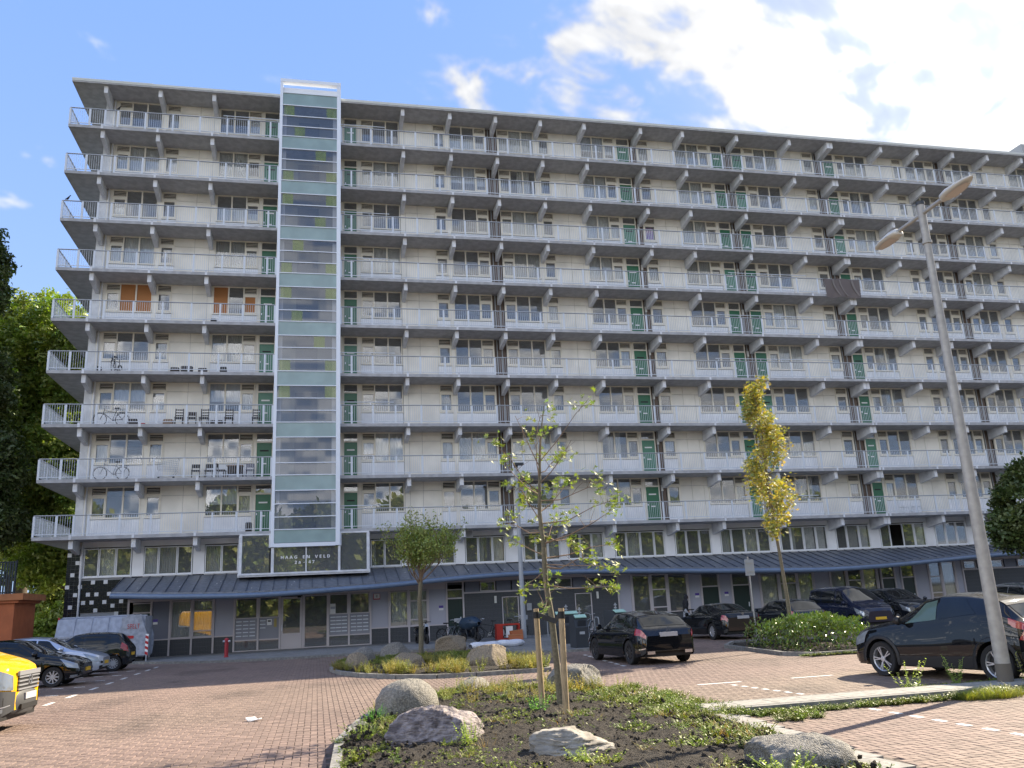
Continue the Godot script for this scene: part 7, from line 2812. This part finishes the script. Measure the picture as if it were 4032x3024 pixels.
	# birds on the railings
	for e in [[Vector3(2.5, ytop(9) + 1.03, -0.03), "pigeon perched on the railing of the top gallery at the left"], [Vector3(0.3, ytop(7) + 1.03, -0.03), "pigeon on the left corner of the seventh gallery railing"]]:
		b = MB.new()
		rows = []
		for q in [[-0.20, 0.06, 0.012, 0.035], [-0.10, 0.09, 0.04, 0.05], [0.0, 0.13, 0.075, 0.07], [0.07, 0.19, 0.06, 0.06], [0.10, 0.25, 0.04, 0.04], [0.14, 0.29, 0.036, 0.036], [0.18, 0.29, 0.02, 0.02], [0.215, 0.28, 0.004, 0.004]]:
			var row := PackedVector3Array()
			for i in 13:
				var a := TAU * i / 12.0
				row.append(Vector3(q[0] * 0.7, q[1] + sin(a) * q[2], cos(a) * q[3]))
			rows.append(row)
		b.grid(rows)
		b.bar(Vector3(0.0, 0.0, 0.02), Vector3(0.0, 0.08, 0.02), 0.01, 0.01)
		b.bar(Vector3(0.0, 0.0, -0.02), Vector3(0.0, 0.08, -0.02), 0.01, 0.01)
		tag(putm(self, "pigeon", b, "bird", e[0]), e[1], "bird", "pigeons on the railings")


# ---------------------------------------------------------------- trees
func grow(b: MB, tips: Array, p: Vector3, d: Vector3, L: float, r: float, depth: int, rg: RandomNumberGenerator, spread: float, kids: int, up: float) -> void:
	var pts := PackedVector3Array([p])
	var q := p
	var dd := d
	for i in 4:
		dd = (dd + Vector3(rg.randf_range(-0.16, 0.16), rg.randf_range(-0.06, 0.12) + up * 0.08, rg.randf_range(-0.16, 0.16))).normalized()
		q += dd * L / 4.0
		pts.append(q)
	b.path(pts, r, r * 0.55, 6 if r > 0.02 else 4)
	for i in range(2, 5):
		if depth <= 1:
			tips.append([pts[i], dd, depth])
	if depth <= 0:
		return
	for k in kids:
		var t := rg.randf_range(0.35, 1.0)
		var at := pts[int(t * 4.0 - 0.01)].lerp(pts[mini(int(t * 4.0 - 0.01) + 1, 4)], fmod(t * 4.0, 1.0))
		var a := rg.randf() * TAU
		var side := dd.cross(Vector3(cos(a), 0.2, sin(a))).normalized()
		var nd := (dd * (1.0 - spread) + side * spread + Vector3.UP * up * 0.3).normalized()
		grow(b, tips, at, nd, L * rg.randf_range(0.5, 0.78), r * 0.5, depth - 1, rg, spread, kids, up)


func leaf_at(p: Vector3, rg: RandomNumberGenerator, s0: float, s1: float) -> Transform3D:
	var s := rg.randf_range(s0, s1)
	var bas := Basis.from_euler(Vector3(rg.randf_range(-1.3, 1.3), rg.randf() * TAU, rg.randf_range(-0.9, 0.9)))
	return Transform3D(bas.scaled(Vector3(s, s, s)), p)


func maple_leaf() -> ArrayMesh:
	# five lobes
	var b := MB.new()
	var c := Vector3(0, 0, 0.4)
	for i in 5:
		var a := (i - 2) * 0.85
		var tip := c + Vector3(sin(a) * 0.55, 0.08 * absf(sin(a)), cos(a) * 0.6)
		var l := c + Vector3(sin(a - 0.42) * 0.25, 0, cos(a - 0.42) * 0.25)
		var r := c + Vector3(sin(a + 0.42) * 0.25, 0, cos(a + 0.42) * 0.25)
		b.flat(c, l, tip, Vector3.UP)
		b.flat(c, tip, r, Vector3.UP)
	b.flat(Vector3(-0.015, 0, 0), Vector3(0.015, 0, 0), c, Vector3.UP)
	return b.mesh()


func spray_mesh(sd: int, n: int, L: float, lw: float) -> ArrayMesh:
	# a clump of leaves on a few twigs, for crowns further away
	var b := MB.new()
	var r := RandomNumberGenerator.new()
	r.seed = sd
	for i in n:
		var d := Vector3(r.randf_range(-1, 1), r.randf_range(-0.8, 0.8), r.randf_range(-1, 1))
		var p := d * L * 0.5 * pow(r.randf(), 0.4)
		var f := Vector3(r.randf_range(-1, 1), r.randf_range(-0.7, 0.4), r.randf_range(-1, 1)).normalized()
		var s := f.cross(Vector3(r.randf_range(-1, 1), 1, r.randf_range(-1, 1))).normalized() * lw * 0.5
		var l := lw * r.randf_range(1.2, 2.0)
		b.flat(p, p + f * l * 0.5 + s, p + f * l, Vector3.UP)
		b.flat(p, p + f * l, p + f * l * 0.5 - s, Vector3.UP)
	return b.mesh()


func big_tree(label: String, at: Vector3, H: float, blobs: Array, key: String, n: int, mesh: ArrayMesh, sd: int, trunk_r: float, group: String, size := 1.0) -> Node3D:
	# blobs: centre (from the foot), radii; the leaves fill shells of each, with gaps
	var o := thing("tree", label, "tree", at, 0.0, group)
	var rg := RandomNumberGenerator.new()
	rg.seed = sd
	var b := MB.new()
	b.path(PackedVector3Array([Vector3(0, -0.2, 0), Vector3(0.1, H * 0.2, 0), Vector3(-0.05, H * 0.4, 0.1), Vector3(0.1, H * 0.62, 0), Vector3(0, H * 0.85, 0)]), trunk_r, trunk_r * 0.25, 10)
	for e in blobs:
		var c: Vector3 = e[0]
		var st := Vector3(0, clampf(c.y - c.length() * 0.3, H * 0.15, H * 0.7), 0)
		b.path(PackedVector3Array([st, st.lerp(c, 0.5) + Vector3(0, -0.3, 0), c]), trunk_r * 0.35, 0.03, 6)
	putm(o, "trunk", b, "bark")
	var gap := FastNoiseLite.new()
	gap.seed = sd
	gap.frequency = 0.35
	var where := []
	var tints := []
	var vol := 0.0
	for e in blobs:
		vol += e[1].x * e[1].y
	for e in blobs:
		var R: Vector3 = e[1]
		var cnt := int(n * R.x * R.y / vol)
		for i in cnt:
			var d := Vector3(rg.randfn(), rg.randfn(), rg.randfn()).normalized()
			var q := pow(rg.randf(), 0.33)
			var p: Vector3 = e[0] + d * R * q
			var g := gap.get_noise_3dv(p + at)
			if g < -0.22 or q + 0.35 * g > 1.05:
				continue
			where.append(leaf_at(p, rg, 0.7 * size, 1.35 * size))
			tints.append(shade(rg, 0.7, 1.3))
	many(o, "crown", mesh, M[key], where, tints, "stuff")
	return o


func make_trees() -> void:
	grain(mat("bark", Color(0.11, 0.085, 0.06), 0.9), 80, 0.03, 0.55, 1.0, 0.8)
	grain(mat("bark_young", Color(0.19, 0.165, 0.11), 0.85), 81, 0.03, 0.6, 1.0, 1.2)
	leaf_mat("leaf_fresh", Color(0.21, 0.27, 0.085))
	leaf_mat("leaf_olive", Color(0.27, 0.34, 0.12))
	leaf_mat("leaf_gold", Color(0.50, 0.46, 0.11))
	leaf_mat("leaf_big", Color(0.24, 0.32, 0.075))
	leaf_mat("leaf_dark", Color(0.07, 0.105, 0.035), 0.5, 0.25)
	leaf_mat("leaf_hedge", Color(0.13, 0.19, 0.05), 0.22, 0.25)
	mat("twig", Color(0.22, 0.15, 0.10), 0.85)
	var rg := RandomNumberGenerator.new()
	rg.seed = 41
	# sparse young tree between the stakes: a leader, thin branches, few clusters of lobed leaves
	var o := thing("young_tree", "sparse young tree with bare twigs tied between two wooden stakes", "tree", Vector3(17.42, 0.05, 31.3))
	var b := MB.new()
	var lead := PackedVector3Array([Vector3(0.06, -0.1, 0), Vector3(0.03, 0.7, 0), Vector3(-0.03, 1.5, 0.05), Vector3(-0.09, 2.1, 0.0), Vector3(-0.10, 2.7, 0.04), Vector3(-0.13, 3.3, 0), Vector3(-0.10, 3.9, 0.02), Vector3(-0.06, 4.4, 0), Vector3(0.0, 4.9, 0.03), Vector3(0.08, 5.3, 0)])
	for i in lead.size() - 1:
		b.tube(lead[i], lead[i + 1], [0.062, 0.056, 0.052, 0.047, 0.041, 0.035, 0.028, 0.020, 0.012][i], [0.056, 0.052, 0.047, 0.041, 0.035, 0.028, 0.020, 0.012, 0.005][i], 10)
	putm(o, "trunk", b, "bark_young")
	b = MB.new()
	var leaves := []
	var tints := []
	# from height, to (x, y), thickness
	var arms := [[2.05, 0.95, 1.98, 0.010], [2.3, -0.42, 2.0, 0.008], [2.35, 0.62, 2.5, 0.014], [2.5, 1.25, 2.72, 0.012], [2.55, -0.55, 2.85, 0.010], [2.75, 1.0, 3.25, 0.014], [2.9, 0.75, 2.75, 0.012], [2.95, -0.62, 3.2, 0.012], [3.1, 1.12, 3.45, 0.010], [3.3, 0.62, 3.95, 0.012], [3.35, -0.75, 3.75, 0.010], [3.5, 0.85, 3.75, 0.010], [3.6, -0.6, 4.3, 0.012], [3.65, -1.0, 4.45, 0.010], [3.8, 0.45, 4.55, 0.010], [3.9, -0.3, 4.6, 0.009], [4.0, 0.3, 4.3, 0.009], [4.1, -0.55, 5.0, 0.009], [4.2, 0.75, 5.25, 0.008], [4.3, -0.1, 5.0, 0.008], [2.7, 0.3, 3.2, 0.012], [3.15, -0.3, 3.6, 0.01], [2.2, -0.3, 1.6, 0.006], [2.4, 0.9, 2.3, 0.009]]
	for e in arms:
		var k := 0
		while k < lead.size() - 2 and lead[k + 1].y < e[0]:
			k += 1
		var p0 := lead[k].lerp(lead[k + 1], clampf((e[0] - lead[k].y) / (lead[k + 1].y - lead[k].y), 0.0, 1.0))
		var dz := rg.randf_range(-0.7, 0.7)
		var p3 := Vector3(e[1] + 0.02, e[2], dz)
		var p1 := p0.lerp(p3, 0.35) + Vector3(0, rg.randf_range(-0.1, 0.02), 0)
		var p2 := p0.lerp(p3, 0.7) + Vector3(rg.randf_range(-0.06, 0.06), rg.randf_range(-0.05, 0.06), rg.randf_range(-0.06, 0.06))
		b.path(PackedVector3Array([p0, p1, p2, p3]), e[3] * 1.25, 0.0035, 5)
		for t in 3:
			var q0 := p1.lerp(p3, rg.randf())
			var q1 := q0 + Vector3(rg.randf_range(-0.22, 0.3), rg.randf_range(-0.05, 0.3), rg.randf_range(-0.2, 0.2))
			b.path(PackedVector3Array([q0, q0.lerp(q1, 0.5) + Vector3(0, 0.02, 0), q1]), 0.005, 0.002, 4)
			if rg.randf() < 0.55:
				for i in rg.randi_range(5, 11):
					leaves.append(leaf_at(q1 + Vector3(rg.randfn(), rg.randfn(), rg.randfn()) * 0.05, rg, 0.07, 0.13))
					tints.append(shade(rg, 0.8, 1.35))
		if rg.randf() < 0.85:
			for i in rg.randi_range(14, 30):
				leaves.append(leaf_at(p3 + Vector3(rg.randfn(), rg.randfn() * 0.8, rg.randfn()) * 0.085, rg, 0.07, 0.14))
				tints.append(shade(rg, 0.8, 1.35))
	for e in [[-0.02, 2.08, 26], [0.18, 3.75, 22], [0.28, 3.25, 20], [-0.12, 1.62, 14], [0.02, 2.9, 14]]:
		for i in e[2]:
			leaves.append(leaf_at(Vector3(e[0] - 0.03, e[1], 0) + Vector3(rg.randfn(), rg.randfn(), rg.randfn()) * 0.09, rg, 0.07, 0.14))
			tints.append(shade(rg, 0.8, 1.35))
	putm(o, "branches", b, "twig")
	many(o, "leaves", maple_leaf(), M.leaf_fresh, leaves, tints, "stuff")

	# bushy young tree in the far bed
	o = thing("young_tree", "bushy young green tree with a spreading crown in the far bed", "tree", Vector3(17.3, 0.05, 12.4))
	b = MB.new()
	b.path(PackedVector3Array([Vector3(0, -0.1, 0), Vector3(0.03, 1.0, 0), Vector3(-0.02, 2.0, 0), Vector3(0.05, 2.75, 0)]), 0.10, 0.075, 10)
	putm(o, "trunk", b, "bark_young")
	b = MB.new()
	var tips := []
	for i in 15:
		var a := TAU * i / 15.0 + rg.randf() * 0.4
		var el := rg.randf_range(0.35, 1.35)
		var d := Vector3(cos(a) * cos(el), sin(el), sin(a) * cos(el))
		grow(b, tips, Vector3(0.05, rg.randf_range(2.45, 3.1), 0), d, rg.randf_range(0.9, 1.55), 0.026, 2, rg, 0.36, 4, 0.35)
	putm(o, "branches", b, "twig")
	leaves = []
	tints = []
	for t in tips:
		for i in 9:
			var p: Vector3 = t[0] + Vector3(rg.randfn(), rg.randfn(), rg.randfn()) * 0.09
			leaves.append(leaf_at(p, rg, 0.8, 1.4))
			tints.append(shade(rg, 0.7, 1.3))
	many(o, "leaves", leaf_mesh(0.095, 0.055), M.leaf_olive, leaves, tints, "stuff")

	# slender yellowing tree in the hedge
	o = thing("young_tree", "slender yellowing tree growing out of the laurel hedge", "tree", Vector3(28.25, 0.05, 20.0))
	b = MB.new()
	b.path(PackedVector3Array([Vector3(0.10, -0.1, 0), Vector3(0.06, 1.5, 0), Vector3(-0.02, 3.0, 0), Vector3(-0.15, 5.0, 0), Vector3(-0.12, 7.0, 0), Vector3(-0.28, 8.5, 0)]), 0.075, 0.012, 10)
	putm(o, "trunk", b, "bark_young")
	b = MB.new()
	tips = []
	for i in 34:
		var y := lerpf(3.2, 8.2, i / 33.0)
		var a := rg.randf() * TAU
		var wid := lerpf(1.0, 0.42, i / 33.0) * (0.62 if y < 3.6 else 1.0)
		var d := Vector3(cos(a) * 0.75, 0.75, sin(a) * 0.75).normalized()
		grow(b, tips, Vector3(-0.04 - 0.03 * i / 5.0 * 0.5, y, 0), d, wid, 0.014, 1, rg, 0.4, 4, 0.45)
	putm(o, "branches", b, "twig")
	leaves = []
	tints = []
	for t in tips:
		for i in 8:
			var p: Vector3 = t[0] + Vector3(rg.randfn(), rg.randfn(), rg.randfn()) * 0.10
			leaves.append(leaf_at(p, rg, 0.09, 0.17))
			var f := rg.randf_range(0.6, 1.25)
			tints.append(Color(f, f * rg.randf_range(0.85, 1.15), f * rg.randf_range(0.6, 1.4)).lerp(Color(0.42, 0.66, 1.0) * f, 0.75 if rg.randf() < 0.38 else 0.0))
	many(o, "leaves", maple_leaf(), M.leaf_gold, leaves, tints, "stuff")

	# laurel hedge
	o = thing("laurel_hedge", "low glossy green laurel hedge round the yellowing tree", "hedge", Vector3(0, 0, 0))
	leaves = []
	tints = []
	var hp := poly(hedge_plan)
	var hn := FastNoiseLite.new()
	hn.seed = 12
	hn.frequency = 0.8
	for i in 15000:
		var p := Vector2(rg.randf_range(26.6, 31.2), rg.randf_range(15.4, 23.5))
		if not Geometry2D.is_point_in_polygon(p, hp):
			continue
		var edge := 9.0
		for k in hp.size():
			edge = minf(edge, p.distance_to(Geometry2D.get_closest_point_to_segment(p, hp[k], hp[(k + 1) % hp.size()])))
		var top := 0.90 * minf(1.0, 0.55 + edge * 1.1) + 0.30 * hn.get_noise_2d(p.x, p.y)
		var y := top * (1.0 - pow(rg.randf(), 2.2)) if edge < 0.5 else top - absf(rg.randfn()) * 0.1
		leaves.append(leaf_at(Vector3(p.x, maxf(y, 0.12), p.y), rg, 0.8, 1.4))
		tints.append(shade(rg, 0.7, 1.25))
	many(o, "foliage", leaf_mesh(0.125, 0.052), M.leaf_hedge, leaves, tints, "stuff")
	b = MB.new()
	for i in 60:
		var p := Vector2(rg.randf_range(26.9, 31.0), rg.randf_range(15.8, 23.2))
		if Geometry2D.is_point_in_polygon(p, hp):
			b.tube(Vector3(p.x, 0, p.y), Vector3(p.x + rg.randf_range(-0.2, 0.2), 0.7, p.y + rg.randf_range(-0.2, 0.2)), 0.012, 0.006, 5)
	putm(o, "stems", b, "twig")

	# big trees beyond the left end of the block
	var sp1 := spray_mesh(1, 34, 0.95, 0.135)
	var g := "big trees beyond the left end of the block"
	big_tree("tall broad tree with sunlit yellow green crown beyond the left end", Vector3(-5.0, 0, -15.5), 24.0, [[Vector3(0, 20, 0), Vector3(4.2, 4.2, 4)], [Vector3(-3.2, 16.5, 1), Vector3(4, 4.5, 4)], [Vector3(3.0, 16.0, 0.5), Vector3(3.6, 4.5, 3.6)], [Vector3(-1, 11.5, 2), Vector3(4.6, 4, 4)], [Vector3(3.2, 10.5, 0), Vector3(3.2, 3.4, 3)], [Vector3(-4.5, 9.0, 0), Vector3(3.5, 3, 3)], [Vector3(0.5, 7.6, 1), Vector3(2.6, 1.7, 2.4)]], "leaf_big", 9000, sp1, 91, 0.5, g)
	big_tree("tall tree close behind the gallery ends, shaded trunk showing low down", Vector3(-1.2, 0, -13.0), 22.0, [[Vector3(0.0, 17.5, -1), Vector3(3.0, 4.6, 3)], [Vector3(-0.8, 12.0, 0), Vector3(2.8, 4, 3)], [Vector3(0.6, 8.0, 0.5), Vector3(2.6, 2.6, 2.4)], [Vector3(-1.6, 5.4, 0.8), Vector3(1.8, 1.5, 1.6)]], "leaf_big", 4600, sp1, 92, 0.42, g)
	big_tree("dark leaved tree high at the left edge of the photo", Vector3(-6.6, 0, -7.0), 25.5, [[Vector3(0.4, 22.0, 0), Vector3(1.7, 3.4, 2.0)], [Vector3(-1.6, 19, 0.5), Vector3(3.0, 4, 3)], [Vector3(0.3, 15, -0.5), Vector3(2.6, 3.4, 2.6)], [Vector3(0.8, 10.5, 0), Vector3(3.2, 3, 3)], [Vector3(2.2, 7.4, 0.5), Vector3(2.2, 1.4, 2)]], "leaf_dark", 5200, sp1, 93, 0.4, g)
	big_tree("lighter tree further off in the gap beside the hut", Vector3(-12.0, 0, -36.0), 17.0, [[Vector3(0, 12.5, 0), Vector3(5, 4.5, 4)], [Vector3(4.5, 8.5, 0), Vector3(4.5, 4, 4)], [Vector3(-4, 8, 0), Vector3(4, 4, 4)]], "leaf_big", 3000, sp1, 94, 0.35, g)
	big_tree("low sunlit bushy tree right of the hut under the tall crowns", Vector3(-3.4, 0, -22.0), 6.5, [[Vector3(0, 3.6, 0), Vector3(2.6, 2.3, 2)], [Vector3(2.2, 2.0, 1), Vector3(1.8, 1.6, 1.6)], [Vector3(-2.4, 2.2, 0.5), Vector3(2.0, 1.8, 1.6)]], "leaf_fresh", 2600, sp1, 95, 0.16, g)
	big_tree("small shrub in the shade between hut and tiled wall", Vector3(-0.6, 0, -9.0), 3.4, [[Vector3(0, 1.5, 0), Vector3(1.8, 1.5, 1.4)], [Vector3(1.3, 1.0, 0.4), Vector3(1.0, 1.0, 1)]], "leaf_big", 1300, sp1, 96, 0.08, g)
	# tree before the block at the right edge
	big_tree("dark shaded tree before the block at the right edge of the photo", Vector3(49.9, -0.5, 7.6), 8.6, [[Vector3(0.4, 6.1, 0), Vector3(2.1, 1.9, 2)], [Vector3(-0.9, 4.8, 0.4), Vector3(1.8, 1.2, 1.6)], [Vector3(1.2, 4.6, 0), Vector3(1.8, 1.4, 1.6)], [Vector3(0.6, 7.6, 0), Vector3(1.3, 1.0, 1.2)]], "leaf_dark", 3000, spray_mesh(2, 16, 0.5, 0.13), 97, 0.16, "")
	# trees across the street, behind the photographer: they show in the lower windows and shade nothing in view
	var xs := [-34.0, -22.0, -9.0, 2.0, 14.0, 27.0, 38.0, 50.0, 63.0, 77.0, 90.0, 103.0, 116.0]
	for i in xs.size():
		var H: float = [17.0, 19.0, 16.0, 20.0, 17.5, 18.5, 16.0, 19.0, 17.0, 18.0, 16.0, 18.0, 17.0][i]
		big_tree("leafy tree across the street, mirrored in the lower windows", Vector3(xs[i], 0, 88.0 + (i * 7 % 5) * 1.5), H, [[Vector3(0, H * 0.74, 0), Vector3(5.2, H * 0.26, 4)], [Vector3(-3.5, H * 0.48, 0), Vector3(4.6, H * 0.26, 4)], [Vector3(3.5, H * 0.5, 0), Vector3(4.6, H * 0.27, 4)], [Vector3(0, H * 0.25, 1), Vector3(7.5, H * 0.24, 4)]], "leaf_olive", 3600, spray_mesh(3, 16, 2.3, 0.6), 200 + i, 0.35, "trees across the street", 1.2)
